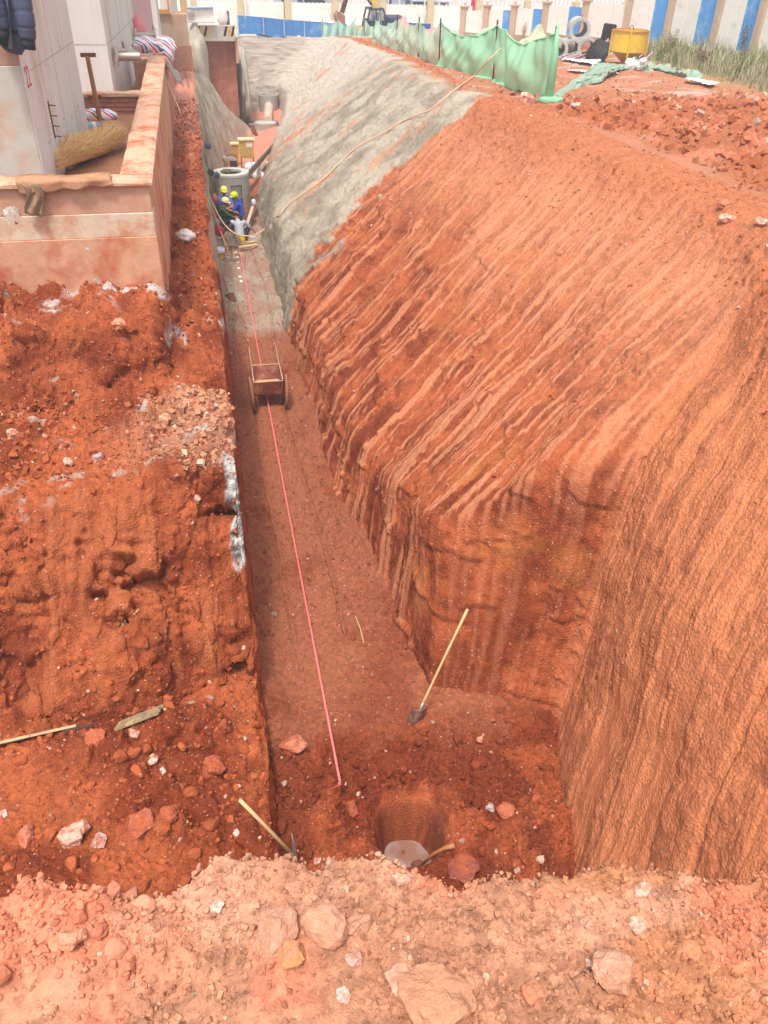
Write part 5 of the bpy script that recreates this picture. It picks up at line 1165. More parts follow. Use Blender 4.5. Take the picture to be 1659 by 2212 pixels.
tarp([(1195, 128), (1330, 152), (1390, 142), (1290, 122)], 'ground_netting|flat strip of green netting in front of pipes and hopper', m_tp, 402, .08)
tarp([(1340, 132), (1400, 160), (1420, 140), (1370, 122)], 'ground_netting|small bunched green netting at the foot of the hopper', m_tp, 403, .2, 40, 24)
for k, (pp, lb) in enumerate((([(1478, 180), (1540, 194), (1548, 187), (1482, 175)], 'white lime strip lying at the edge of the rumpled netting'), ([(1212, 132), (1285, 140), (1300, 134), (1220, 128)], 'thin white lime streak in front of the pipes'), ([(1225, 156), (1330, 164), (1335, 160), (1230, 152)], 'faint pale lime smear on the soil below the hopper'))):
    q = [gpt(*p, .05) for p in pp]; nx, ny = 40, 10; U_, V2 = np.meshgrid(np.linspace(0, 1, nx), np.linspace(0, 1, ny), indexing='ij')
    P = sum(np.array(q[j])[None, None] * w[..., None] for j, w in enumerate(((1 - U_) * (1 - V2), U_ * (1 - V2), U_ * V2, (1 - U_) * V2))); P[..., 1] += .25 * fbm(U_ * 8, V2 * 3, U_ * 0, 3, 7 + k); P[..., 2] = G(P[..., 1]) + (.14 if k < 2 else .06) + .04 * fbm(U_ * 20, V2 * 9, U_ * 0, 3, k)
    tag(mesh_np('lime_strip', P.reshape(-1, 3), grid_faces(nx, ny), m_white, smooth=True), lb, 'lime')
q = gpt(1362, 150, .15)
tag(MB().blob(q, (.55, .4, .4), 8, .6, 3, 22).blob(q + Vector((.3, -.2, -.02)), (.4, .3, .3), 9, .6, 3, 18).build('torn_sack', m_white, smooth=True), 'torn white sack crumpled on the soil before the hopper', 'sack')
q = gpt(1388, 139, .12); tag(MB().blob(q, (.28, .28, .2), 1, .05).build('white_helmet', m_white, smooth=True), 'white hard hat lying on the green netting', 'helmet')
# piles behind the fence
def pile(name, c, rx, ry, h_, colr, mat, label, cat, seed):
    n = 60; U_, V2 = np.meshgrid(np.linspace(-1, 1, n), np.linspace(-1, 1, n), indexing='ij'); r2 = np.sqrt(U_ ** 2 + V2 ** 2)
    P = np.stack([c[0] + U_ * rx, c[1] + V2 * ry, np.zeros_like(U_)], -1); P[..., 2] = G(P[..., 1]) - .1 + h_ * np.clip(1 - r2, 0, 1) ** .8 * (1 + .3 * fbm(U_ * 3, V2 * 3, U_ * 0, 4, seed)) + .06 * clods(P, .25, seed)
    return tag(mesh_np(name, P.reshape(-1, 3), grid_faces(n, n), mat, np.broadcast_to(colr, (n * n, 3)), True), label, cat)
pile('gravel_pile', (12.0, 45.0), 1.6, 1.6, 1.0, lin((206, 150, 140)), EARTH, 'pink gravel pile behind the middle of the net fence', 'gravel', 31)
pile('gravel_pile', (11.6, 50.5), 1.2, 1.2, 1.2, lin((218, 160, 152)), EARTH, 'small pinkish gravel pile beyond the larger gravel pile', 'gravel', 32)
tag(pile('covered_pile', (13.3, 39.6), 1.7, 1.6, 1.35, lin((176, 188, 160)), M('net_over_soil', tuple(lin((164, 184, 156))), .9, .2, 4), 'heap covered with faded green netting behind the near net panels', 'heap', 33))
tag(pile('covered_pile', (15.0, 38.6), 1.5, 1.4, 1.25, lin((176, 188, 160)), M('net_over_soil2', tuple(lin((176, 178, 150))), .9, .2, 4), 'second net covered heap just left of the concrete pipes', 'heap', 34))
pile('soil_pile', (18.6, 44.5), 1.8, 1.3, .6, lin((150, 84, 60)), EARTH, 'dark red soil pile at the foot of the wall behind the pipes', 'soil', 35)

# weeds by the wall
def weeds(name, region, n, hmin, hmax, mat, label, seed, w=.012, f=None):
    r = np.random.default_rng(seed); V = []; k = 0
    pts = []
    while len(pts) < n:
        x = r.uniform(region[0], region[1]); y = r.uniform(region[2], region[3])
        if f is None or f(x, y, r): pts.append((x, y))
    P = np.array(pts); h_ = hmin + (hmax - hmin) * r.random(n) ** 1.5; h_ = h_ * np.clip(.75 + 1.6 * fbm(P[:, 0] * 1.1, P[:, 1] * 1.1, P[:, 0] * 0, 3, seed + 500), .25, 1.7); an = r.uniform(0, 2 * PI, n); le = r.uniform(.1, .55, n) * h_
    z = G(P[:, 1]) + .0; nx_, ny_ = np.cos(an), np.sin(an); ws = w * r.uniform(.7, 1.6, n)
    b0 = np.stack([P[:, 0] - ny_ * ws, P[:, 1] + nx_ * ws, z], -1); b1 = np.stack([P[:, 0] + ny_ * ws, P[:, 1] - nx_ * ws, z], -1)
    m0 = np.stack([P[:, 0] + nx_ * le * .35 - ny_ * ws * .8, P[:, 1] + ny_ * le * .35 + nx_ * ws * .8, z + h_ * .6], -1); m1 = m0 + np.stack([ny_ * ws * 1.6, -nx_ * ws * 1.6, 0 * ws], -1)
    t = np.stack([P[:, 0] + nx_ * le, P[:, 1] + ny_ * le, z + h_], -1)
    V = np.stack([b0, b1, m1, m0, t], 1).reshape(-1, 3); b = np.arange(n)[:, None] * 5
    Fq = np.concatenate([b + np.array([[0, 1, 2]]), b + np.array([[0, 2, 3]]), b + np.array([[3, 2, 4]])])
    return tag(mesh_np(name, V, Fq, mat, smooth=False), label, kind='stuff')
wx = np.array([q[0] for q in WP_][::-1]); wy_ = np.array([q[1] for q in WP_][::-1]); o_ = np.argsort(wy_)
def nearwall(x, y, r):
    xw = np.interp(y, wy_[o_], wx[o_]); d = xw - .25 - x; lim = np.interp(y, [24, 30, 36, 42], [7.5, 6.5, 4.6, 2.2]); return 0 < d < lim * (.55 + .45 * r.random())
weeds('grass', (15, 25, 23, 43), 22000, .15, .75, M('dry_grass', tuple(lin((172, 162, 132))), .8, .3, 1.2, bump=0), 'tall dry grass growing along the site wall', 1, .012, nearwall)
weeds('grass', (15, 25, 23, 43), 8000, .15, .80, M('green_grass', tuple(lin((136, 144, 92))), .8, .35, 1.0, bump=0), 'green weeds among the dry grass', 2, .016, nearwall)
def bush(px, py, up, d, label, seed, c=(120, 128, 76), n=260, name='weed_bush'):
    g = gpt(px, py); rt = root(name, g, label, 'bush'); r = random.Random(seed); m = MB(); s = MB()
    for k in range(9):
        an = r.uniform(0, 6.28); L = up * r.uniform(.6, 1); e = Vector((math.cos(an) * d * .5 * r.random(), math.sin(an) * d * .5 * r.random(), L)); s.tube([(0, 0, 0), e * .5 + Vector((0, 0, .05)), e], [.012, .008, .003], 4)
        for j in range(n // 9):
            t = r.uniform(.3, 1); q = e * t + Vector((r.gauss(0, .06), r.gauss(0, .06), r.gauss(0, .04))); dd = Vector((r.gauss(0, 1), r.gauss(0, 1), r.gauss(.4, .6))).normalized() * r.uniform(.04, .09); w = dd.cross(Vector((r.random(), r.random(), r.random()))).normalized() * .018
            m.add([q, q + dd * .5 + w, q + dd, q + dd * .5 - w], [(0, 1, 2, 3)])
    s.build('stem', m_wood, rt); tag(m.build('leaf', M('leaf_%d' % seed, tuple(lin(c)), .8, .3, 3, bump=0), rt), kind='stuff')
bush(1600, 118, 1.1, .5, 'tall dark weed standing before the white panel near the right edge', 1, (108, 112, 84))
bush(1450, 118, .9, 1.0, 'leafy green bush at the foot of the wall right of the hopper', 2)
bush(1420, 140, .7, .8, 'low green bush beside the rumpled netting', 3)
bush(1520, 140, .6, .9, 'brownish withered bush in the middle of the grass', 4, (128, 102, 88))
bush(1590, 170, .6, 1.0, 'low spreading weed near the right edge of the grass', 5)
bush(1130, 82, .9, .5, 'bare thin shrub against the white panels behind the covered heap', 6, (150, 140, 120), 80)

# rocks that stand out
ROCKS = [
 (1140, 222, .52, (228, 190, 168), 'big pale rock at the foot of the near net fence post'),
 (1243, 232, .36, (220, 180, 160), 'pale pointed rock on the rough soil right of the net fence'),
 (1560, 445, .22, (196, 130, 108), 'upper brown rock near the right edge of the bank'),
 (1568, 478, .34, (226, 172, 150), 'pale pink rock on the lip by the right edge'),
 (1645, 482, .26, (226, 178, 160), 'pale rock cut by the right edge at the lip'),
 (1035, 1598, .13, (216, 154, 120), 'tan knobbly rock alone in the middle of the pit floor'),
 (1055, 1745, .16, (170, 166, 160), 'grey faced rock right of the water hole'),
 (1095, 1755, .24, (172, 100, 74), 'red brown clod touching the grey faced rock'),
 (635, 1612, .36, (186, 118, 92), 'large weathered boulder low on the left edge of the pit floor'),
 (760, 1750, .22, (150, 78, 60), 'dark red clod beside the tape stake'),
 (1000, 1885, .50, (138, 74, 60), 'large dark red boulder at the rim right of the water hole'),
 (686, 1862, .11, (206, 170, 158), 'angular pale stone right of the pickaxe head'),
 (158, 1806, .34, (206, 166, 146), 'long flat pale slab stone on the lower bench'),
 (215, 1822, .20, (196, 160, 150), 'bluish topped stone right of the flat pale slab'),
 (60, 1810, .26, (190, 116, 90), 'tan angular stone left of the flat pale slab'),
 (332, 1642, .18, (206, 176, 158), 'white flat stone high on the lower bench'),
 (352, 1666, .10, (226, 206, 196), 'small white stone just below the white flat stone'),
 (290, 1585, .17, (200, 150, 132), 'blunt pinkish stone under the splintered board'),
 (462, 1662, .30, (160, 84, 62), 'large red clod on the right of the lower bench'),
 (305, 1782, .34, (168, 94, 72), 'rounded brown boulder in the lower bench middle'),
 (512, 1800, .09, (216, 190, 182), 'small upright white stone near the bench edge'),
 (5, 1760, .14, (206, 180, 166), 'white stone cut by the left edge on the lower bench'),
 (365, 1765, .22, (158, 84, 62), 'red clod right of the rounded brown boulder'),
 (205, 1600, .26, (178, 100, 76), 'red clod between the two broken boards'),
 (148, 1000, .16, (206, 168, 152), 'pale stone left on the upper bench'),
 (210, 990, .16, (170, 164, 166), 'pale grey stone in the middle of the upper bench'),
 (30, 942, .20, (206, 164, 140), 'pale wedge stone at the left edge of the upper bench'),
 (355, 905, .20, (214, 164, 134), 'peach coloured rock on the heap by the trench corner'),
 (420, 880, .30, (214, 150, 118), 'broad peach boulder at the back of the corner heap'),
 (255, 705, .26, (214, 150, 124), 'split pale rock stuck below the retaining wall'),
 (425, 1075, .14, (206, 170, 158), 'small pale stone on the right part of the cut edge'),
 (590, 1330, .15, (150, 140, 130), 'grey stone beside the left wall on the trench floor'),
]
NEAR = [
 (595, 2020, .145, (192, 140, 116), 'mauve lumpy boulder left of centre on the near heap'),
 (705, 2010, .13, (194, 142, 116), 'pinkish craggy boulder at the centre of the near heap'),
 (775, 2000, .09, (194, 142, 116), 'pinkish knobbly rock joined right of the craggy boulder'),
 (630, 2068, .085, (190, 130, 84), 'ochre chunk wedged below the mauve boulder'),
 (870, 2128, .10, (206, 160, 138), 'smooth pale pink quartz stone near the bottom centre'),
 (945, 2170, .19, (196, 140, 108), 'largest tan boulder at the bottom edge'),
 (1325, 2105, .12, (200, 150, 124), 'broad flat white pink stone at the lower right'),
 (1375, 2005, .05, (204, 172, 152), 'small white quartz stone upper right on the near heap'),
 (1388, 1925, .055, (204, 170, 150), 'white crumbly stone right below the rim at the right'),
 (765, 2075, .055, (212, 160, 150), 'angular mauve stone lower centre left'),
 (870, 1900, .055, (222, 170, 150), 'pale lump on the rim left of centre'),
 (470, 1960, .05, (226, 180, 160), 'rounded pale pebble upper left of the near heap'),
 (155, 2030, .07, (206, 144, 116), 'flat tan stone at the left of the near heap'),
 (740, 2150, .045, (222, 176, 168), 'pink oval pebble near the bottom left of centre'),
 (1150, 2150, .07, (190, 120, 88), 'reddish clod at the bottom right of centre'),
 (1275, 2085, .04, (214, 186, 170), 'little white chip beside the broad flat stone'),
]
def rock(px, py, s, c, label, grp):
    g = gpt(px, py)
    if grp.endswith('dig') and g.z > -2.6: g = at(px, py, z=-8.5)
    i = abs(hash(label)) % 10 if False else (len(label) * 7 + int(px)) % 10
    v, f = SH3[i % len(SH3)], F3_; rt = v.copy(); q = rt * 3 + i
    rt = rt * (1 + .26 * fbm(q[:, 0] * .8, q[:, 1] * .8, q[:, 2] * .8, 5, i, .6))[:, None]
    a = (px * 13 % 628) / 100; R = np.array(Euler((.2 * math.sin(a * 3), .25 * math.cos(a * 5), a)).to_matrix()); rt = rt @ R.T * s / 2
    col_ = np.broadcast_to(lin(c), rt.shape) * (1 + .25 * fbm(q[:, 0] * 2, q[:, 1] * 2, q[:, 2] * 2, 4, i + 3))[:, None]
    dm = ss(-.12, .22, fbm(q[:, 0] * .9, q[:, 1] * .9, q[:, 2] * .9, 4, i + 9)) * .75; col_ = mixc(col_, np.broadcast_to((C_PIT * 1.1 if grp.endswith('dig') else C_TOP), col_.shape), dm)
    o = mesh_np('rock', rt, f, NEARROCK if grp.endswith('heap') else ROCKM, col_, False); o.location = (g.x, g.y, g.z + s * .12); tag(o, label, 'rock', grp)
NEARROCK = earth_mat('near_stone', bscale=170, vscale=70, bstr=.5, var=.18)
SH3, F3_ = rock_shapes(4, 10, 23)
for r_ in ROCKS: rock(*r_, 'stones that stand out in the dig')
for r_ in NEAR: rock(r_[0], r_[1], r_[2] * 1.1, *r_[3:], 'stones on the near heap')

# ================================================================== in the trench
# tape line and its stake
s0 = at(735, 1692, z=-8.28); s1_ = at(518, 540, z=-8.33)
st_ = root('marking_stake', (s0.x, s0.y, -8.7), 'rusty stake with a knot of pink tape at the near end of the tape line', 'stake')
MB().cyl((0, 0, 0), (.01, -.01, .46), .011, n=6).build('rod', m_rust, st_); MB().blob((0, 0, .42), (.06, .05, .05), 2, .4, 3, 10).build('tape_knot', m_tape, st_, smooth=True)
MB().sheet(lambda u, v: (-.01 - .10 * u, -.02 * v, .40 - .05 * u + .02 * v), 4, 2).build('tape_end', m_tape, st_, solid=.002)
m = MB(); n = 60
def tp_(u, v):
    q = s0.lerp(s1_, u); q.z -= .10 * math.sin(PI * u); tw = .35 * math.sin(7 * u); w = .026
    return q + Vector((math.cos(tw) * w * (v - .5), 0, math.sin(tw) * w * (v - .5)))
tag(m.sheet(tp_, 80, 2).build('marking_tape', m_tape, solid=.002), 'pink tape line stretched along the middle of the trench floor', 'tape')
# puddle
pdm, pn, pl_, pb = _base('muddy_sky_water'); pb.inputs['Base Color'].default_value = (*lin((150, 126, 118)), 1); pb.inputs['Roughness'].default_value = .04; pb.inputs['Specular IOR Level'].default_value = 1.0; pb.inputs['IOR'].default_value = 1.6
nz = pn.new('ShaderNodeTexNoise'); nz.inputs['Scale'].default_value = 2.5; nz.inputs['Detail'].default_value = 6; rpp = pn.new('ShaderNodeValToRGB'); pl_.new(nz.outputs[0], rpp.inputs[0]); rpp.color_ramp.elements[0].position = .42; rpp.color_ramp.elements[0].color = (*lin((146, 108, 92)), 1); rpp.color_ramp.elements[1].position = .58; rpp.color_ramp.elements[1].color = (*lin((160, 142, 138)), 1); pl_.new(rpp.outputs[0], pb.inputs['Base Color']); bp = pn.new('ShaderNodeBump'); bp.inputs['Strength'].default_value = .08; bp.inputs['Distance'].default_value = .01; pl_.new(nz.outputs[0], bp.inputs['Height']); pl_.new(bp.outputs[0], pb.inputs['Normal'])  # pale blotches over the brown mud paint in the sky's reflection
V = [(1.60 + .40 * math.cos(t), 5.25 + .40 * math.sin(t), -9.34) for t in np.linspace(0, 2 * PI, 40)[:-1]]
pd_ = MB(); pd_.add(V, [tuple(range(39))]); tag(pd_.build('puddle_water', pdm), kind='structure')
bpy.context.view_layer.update()
# tools
def shovel(base, top, label, cat='shovel', rusty=False, blade=True, sc=1.0, side=None, name='shovel'):
    """base: tip of the blade, top: end of the shaft"""
    base, top = Vector(base), Vector(top); d = (top - base); L = d.length; dn = d.normalized()
    rt = root(name, base, label, cat); s = side.normalized() if side else dn.cross(Vector((0, 1, 0))).normalized(); nrm = dn.cross(s).normalized()
    bl, bw_ = .28 * sc, .22 * sc
    MB().tube([dn * bl * .8, dn * (bl + .2), dn * L * .6 + nrm * .01, dn * L], [.019, .018, .017, .018], 10).build('shaft', m_woodp if not rusty else M('red_brown_wood', tuple(lin((170, 92, 58))), .6, .15), rt, smooth=True)
    MB().tube([dn * (bl * .62), dn * (bl + .10)], [.012, .023], 10).build('socket', m_steel, rt, smooth=True)
    def bld(u, v):
        w = bw_ * (1 if v > .25 else .72 + 1.1 * v); x = (u - .5) * w; k = .10 * (2 * abs(u - .5)) ** 2 * bw_ * 2
        return s * x + dn * (bl * v) + nrm * (k - .02 * v)
    MB().sheet(bld, 12, 10).build('blade', m_rust if rusty else M('soil_stained_steel', tuple(lin((120, 92, 84))), .5, .3, 9, metal=.5, dirt=tuple(lin((190, 140, 112))), dirt_amt=.5, dscale=7), rt, smooth=True, solid=.006)
    return rt
sb0 = gpt(893, 1562); sh_top = at(1010, 1316, Y=sb0.y + .35)
shovel(sb0 + Vector((-.02, -.02, -.03)), sh_top, 'long handled shovel standing against the back of the pit', side=Vector((1, -.15, .25)))
q0 = gpt(768, 1335, .03); q1 = gpt(786, 1392, .03)
tag(MB().tube([q0, (q0 + q1) / 2 + Vector((.01, 0, .02)), q1], .008, 6).build('stick', m_woodp), 'thin straw coloured stick lying on the trench floor', 'stick')
# pickaxe leaning at the bench corner
pt0 = at(518, 1728, z=-7.15); pt1 = at(636, 1850, z=-8.15)
pk_ = root('pickaxe', pt1, 'pickaxe with a long pale handle leaning by the bench corner at the rim', 'pickaxe')
MB().tube([Vector((0, 0, 0)), (pt0 - pt1) * .5 + Vector((0, 0, .01)), pt0 - pt1], [.026, .018, .021], 10).build('handle', m_woodp, pk_, smooth=True)
dh = (pt0 - pt1).normalized(); sd_ = dh.cross(Vector((0, 1, 0))).normalized()
hz = at(630, 1800, Y=pt1.y + .02) - pt1; hz2 = at(640, 1885, Y=pt1.y - .02) - pt1
MB().tube([hz, hz * .5 + Vector((.012, 0, 0)), Vector((0, 0, 0)), hz2 * .5 + Vector((.008, 0, 0)), hz2], [.004, .016, .028, .018, .012], 8).build('head', m_steel, pk_, smooth=True)
# tool in the water hole
h0_ = at(982, 1826, z=-8.45); h1_ = at(912, 1862, z=-8.95)
hh = root('hoe', h1_, 'short curved wooden tool handle sticking out of the water hole', 'hoe')
MB().tube([Vector((0, 0, -.06)), (h0_ - h1_) * .35 + Vector((0, 0, .05)), (h0_ - h1_) * .7 + Vector((0, 0, .05)), h0_ - h1_], [.016, .020, .024, .030], 10).build('handle', M('brown_handle', tuple(lin((178, 116, 72))), .5, .12, 6), hh, smooth=True)
MB().blob((-.06, .0, -.03), (.16, .10, .08), 5, .2, 2, 12).build('head', m_rust, hh)
# boards on the bench
def board(p0, p1, w, th, mat, label, ragged=True, tilt=.3):
    a, b = p0, p1; d = b - a; L = d.length; s = d.normalized().cross(Vector((0, 0, 1))).normalized(); up = s.cross(d.normalized()); s = s * math.cos(tilt) + up * math.sin(tilt); up = s.cross(d.normalized())
    V = []; n = 9
    for e in (0, 1):
        for i in range(n):
            t = i / (n - 1) - .5; off = (.16 * random.random() * (1 if e else 0)) if ragged else 0
            for k in (-1, 1): V.append(a + d * (e - off * e * .6) + s * t * w + up * k * th / 2)
    m = MB(); Fc = []
    for i in range(n - 1):
        q = i * 2; r = (n + i) * 2; Fc += [(q, q + 2, r + 2, r), (q + 1, r + 1, r + 3, q + 3), (q, q + 1, q + 3, q + 2), (r, r + 2, r + 3, r + 1)]
    Fc += [(0, 2 * n, 2 * n + 1, 1), (2 * (n - 1), 2 * (n - 1) + 1, 4 * n - 1, 4 * n - 2)]
    return tag(m.add(V, Fc).build('broken_board', mat), label, 'board')
m_gw = M('grey_split_wood', tuple(lin((150, 126, 96))), .8, .35, 7, bump=.4, dirt=tuple(lin((206, 180, 130))), dirt_amt=.35, dscale=6)
board(gpt(255, 1572, .03), gpt(352, 1546, .12), .16, .035, m_gw, 'splintered grey board poking out of the soil above the lower bench')
board(gpt(-40, 1625, .08), gpt(165, 1572, .03), .19, .03, M('pale_split_wood', tuple(lin((206, 170, 132))), .8, .2, 6, bump=.3, dirt=tuple(lin((110, 84, 62))), dirt_amt=.35, dscale=3), 'pale sawn board cut by the left edge of the lower bench', tilt=.9)
board(gpt(140, 1585, .03), gpt(205, 1572, .06), .05, .03, m_woodd, 'thin dark sliver of wood between the two boards')
q = gpt(300, 1318, .02); q2 = gpt(290, 1330, .02)
tag(MB().tube([q, q2], .008, 5).build('twig', m_woodp), 'tiny pale twig lying on the big cut face', 'twig')
# plastic bag on the shelf
q = gpt(400, 520, .10)
tag(MB().blob(q, (.42, .40, .26), 4, .5, 2.5, 26).build('plastic_bag', M('white_film', tuple(lin((226, 216, 212))), .35, .08, alpha=.9), smooth=True), 'crumpled white plastic bag on the red shelf', 'bag')

# handcart
cl = gpt(545, 881); cr = gpt(621, 879); cg = (cl + cr) / 2; cz = -8.5
ct = root('handcart', (cg.x, cg.y, cg.z), 'rusty two wheeled handcart standing astride the tape line', 'handcart')
wr = .36; m_ty = M('muddy_tyre', tuple(lin((150, 98, 74))), .9, .25, 9, dirt=tuple(lin((70, 54, 48))), dirt_amt=.35); m_rim = M('dusty_rim', tuple(lin((190, 160, 132))), .5, .15, metal=.4)
m_ct = M('handcart_steel', tuple(lin((128, 70, 56))), .6, .2, 5, dirt=tuple(lin((190, 136, 106))), dirt_amt=.45, dscale=3); m_ci = M('handcart_inner', tuple(lin((206, 160, 128))), .8, .12, 4)
for sx_ in (-1, 1):
    w = bpy.data.objects.new('wheel', None); COL.objects.link(w); w.parent = ct; w.location = (sx_ * .37, 0, wr); w.rotation_euler = (0, sx_ * .05, sx_ * -.03); w.empty_display_size = .05
    MB().tube([(0, wr * .93 * math.cos(t), wr * .93 * math.sin(t)) for t in np.linspace(0, 2 * PI, 33)], .038, 8, False).build('tyre', m_ty, w, smooth=True)
    MB().tube([(0, wr * .82 * math.cos(t), wr * .82 * math.sin(t)) for t in np.linspace(0, 2 * PI, 33)], .014, 6, False).build('rim', m_rim, w, smooth=True)
    sp = MB()
    for k in range(10):
        a = 2 * PI * k / 10; sp.cyl((0, 0, 0), (0, wr * .82 * math.cos(a), wr * .82 * math.sin(a)), .006, n=5)
    sp.build('spokes', m_rim, w); MB().cyl((-.05, 0, 0), (.05, 0, 0), .035, n=12).build('hub', m_rust, w)
MB().cyl((-.42, 0, wr), (.42, 0, wr), .016, n=8).build('axle', m_rust, ct)
bw0, bw1, bz0, bz1, by0, by1 = .27, .305, .36, .68, -.06, .72
tray = MB()
def quad(a, b, c, d): tray.add([a, b, c, d], [(0, 1, 2, 3)])
quad((-bw0, by0, bz0), (bw0, by0, bz0), (bw0, by1 - .1, bz0), (-bw0, by1 - .1, bz0)); quad((-bw0, by0, bz0), (bw0, by0, bz0), (bw1, by0 - .05, bz1), (-bw1, by0 - .05, bz1))
quad((-bw0, by1 - .1, bz0), (bw0, by1 - .1, bz0), (bw1, by1, bz1), (-bw1, by1, bz1))
for s in (-1, 1): quad((s * bw0, by0, bz0), (s * bw0, by1 - .1, bz0), (s * bw1, by1, bz1), (s * bw1, by0 - .05, bz1))
tray.build('tray', m_ct, ct, solid=.008)
fl_ = MB(); fl_.add([(-bw0 + .005, by0 + .005, bz0 + .008), (bw0 - .005, by0 + .005, bz0 + .008), (bw0 - .005, by1 - .11, bz0 + .008), (-bw0 + .005, by1 - .11, bz0 + .008)], [(0, 1, 2, 3)]); fl_.build('soil_film', m_ci, ct, solid=.004)
rim_ = MB()
for a, b in (((-bw1, by0 - .055), (bw1, by0 - .055)), ((bw1, by0 - .055), (bw1, by1)), ((bw1, by1), (-bw1, by1)), ((-bw1, by1), (-bw1, by0 - .055))): rim_.cyl((*a, bz1), (*b, bz1), .012, n=6)
rim_.build('rim_bar', m_ci, ct)
for s in (-1, 1):
    MB().tube([(s * .31, by0 - .04, bz1 + .02), (s * .30, .6, bz1 + .03), (s * .30, 1.25, bz1 + .10), (s * .30, 1.5, bz1 + .10)], .016, 8).build('handle', m_rim, ct, smooth=True)
    MB().cyl((s * .22, .28, bz0), (s * .22, .30, .02), .012, n=6).build('leg', m_rust, ct)
MB().rod((-.32, -.02, bz0 - .02), (.32, -.02, bz0 - .02), .035).build('cross_bar', m_rust, ct)

# chamber rings
cg_ = at(503, 440, z=-8.5)
def ring_well(name, c, r, h_, label, lid=True, wall=.12, z0=-8.55):
    rt = root(name, (c[0], c[1], z0), label, 'manhole')
    MB().ring((0, 0, 0), (0, 0, 1), r, r - wall, h_, 48).build('ring', M('chamber_concrete', tuple(lin((168, 162, 154))), .85, .10, 2.5, bump=.1, dirt=tuple(lin((150, 138, 126))), dirt_amt=.35, dscale=1.6), rt, smooth=False, bevel=.01)
    if lid: MB().ring((0, 0, h_), (0, 0, 1), r + .01, r * .60, .10, 48).build('top_slab', M('slab_concrete', tuple(lin((196, 188, 180))), .85, .08), rt, bevel=.008)
    return rt
cc = Vector((.95, 31.9, 0)); zt1_ = at(500, 378, Y=cc.y - .55).z + 8.55
well = ring_well('manhole_chamber', cc, .66, zt1_ - .10, 'large grey concrete manhole chamber behind the seated workers')
m = MB(); 
for i in range(10):
    pass
def patch(u, v):
    a = -PI / 2 - .02 + (-.15 + u) * .62; rr = .664; return (rr * math.cos(a), rr * math.sin(a), .28 + .62 * v)
MB().sheet(patch, 12, 6).build('recess_patch', M('dark_patch', tuple(lin((140, 132, 124))), .9, .15), well, solid=.006)
MB().tube([Vector(patch(1.0, v)) * 1.003 for v in np.linspace(0, 1, 6)] + [Vector(patch(u, 1.0)) * 1.003 for u in np.linspace(1, 0, 10)], .012, 5).build('recess_edge', m_darksteel, well)
MB().cyl(Vector(patch(.72, .16)) * 1.0, Vector(patch(.72, .16)) * 1.03, .12, n=16).build('pipe_hole', m_black, well)
tag(MB().blob(at(490, 371, z=zt1_ - 8.50), (.36, .28, .18), 6, .6, 4, 22).build('camouflage_cloth', M('camouflage_green', tuple(lin((92, 92, 66))), .9, .45, 12), smooth=True), 'bunched camouflage cloth lying on the chamber rim', 'cloth')
c2_ = at(576, 283, z=-8.5); w2 = ring_well('manhole_chamber', (c2_.x, c2_.y + .75, 0), .72, at(576, 270, Y=c2_.y).z + 8.55, 'low pale manhole ring in front of the corrugated pipe', False)
MB().cyl((0, 0, (at(576, 270, Y=c2_.y).z + 8.5)), (0, 0, (at(576, 270, Y=c2_.y).z + 8.55)), .70, n=36).build('cover', m_conc_d, w2)
w3 = ring_well('manhole_chamber', (3.98, 50.9, 0), .56, at(575, 207, Y=50.4).z + 8.6, 'tall pale manhole shaft at the far end of the trench', False, z0=-8.6)
MB().cyl((0, 0, 0), (0, 0, .01), .5).build('base', m_conc_d, w3)
cpipe_ = root('corrugated_pipe', (3.6, 46.8, -8.30), 'pale ribbed drain pipe joining the far manhole shaft', 'pipe')
P_ = [(-.05, 0, .1), (.36, 3.7, .22)]
n = 44; pts = [Vector(P_[0]).lerp(Vector(P_[1]), i / (n - 1)) for i in range(n)]
MB().tube(pts, [.22 + .035 * (math.sin(i * PI / 2.0) > 0) for i in range(n)], 14).build('pipe', M('pinkish_plastic', tuple(lin((206, 176, 160))), .6, .2, 4, dirt=tuple(lin((120, 116, 130))), dirt_amt=.3), cpipe_)
q = at(545, 290, z=-8.4); tag(MB().rod(at(553, 294, z=-8.5), at(543, 268, z=-7.9), .32, .05).build('plywood_board', M('mauve_ply', tuple(lin((166, 134, 128))), .7, .15)), 'mauve plywood board leaning at the left foot of the far slope', 'board')
# electric boxes
def ebox(px, py, w, h_, d, stand, mat, label, paper=True):
    g = at(px, py, z=-8.5); rt = root('electric_box', g, label, 'box', 'yellow electric boxes behind the chamber')
    MB().box((0, 0, stand + h_ / 2), (w, d, h_)).build('cabinet', mat, rt, bevel=.01); MB().box((0, 0, stand + h_ + .03), (w + .10, d + .1, .06)).build('roof', M('pale_yellow_cap', tuple(lin((228, 206, 158))), .6, .08), rt)
    MB().box((-.02, -d / 2 - .006, stand + h_ / 2), (w * .82, .012, h_ * .86)).build('door', M('olive_yellow', tuple(lin((190, 160, 88))), .6, .1), rt)
    if paper:
        MB().box((w * .18, -d / 2 - .016, stand + h_ * .76), (w * .4, .006, h_ * .28)).build('notice', m_white, rt)
        for k in range(3): MB().box((w * .18 - .06 + .06 * k, -d / 2 - .021, stand + h_ * .83), (.03, .003, .03)).build('printed_mark', m_red, rt)
    for sx_ in (-1, 1):
        for sy_ in (-1, 1): MB().rod((sx_ * w * .42, sy_ * d * .4, 0), (sx_ * w * .42, sy_ * d * .4, stand), .035).build('leg', m_yel if not paper else m_rust, rt)
ebox(536, 366, .62, .70, .30, .50, m_yel, 'larger yellow electric box with a white notice, on a wire stand')
ebox(510, 357, .28, .75, .25, .12, M('orange_yellow', tuple(lin((216, 156, 60))), .55, .1), 'narrow orange yellow electric box left of the larger one', False)
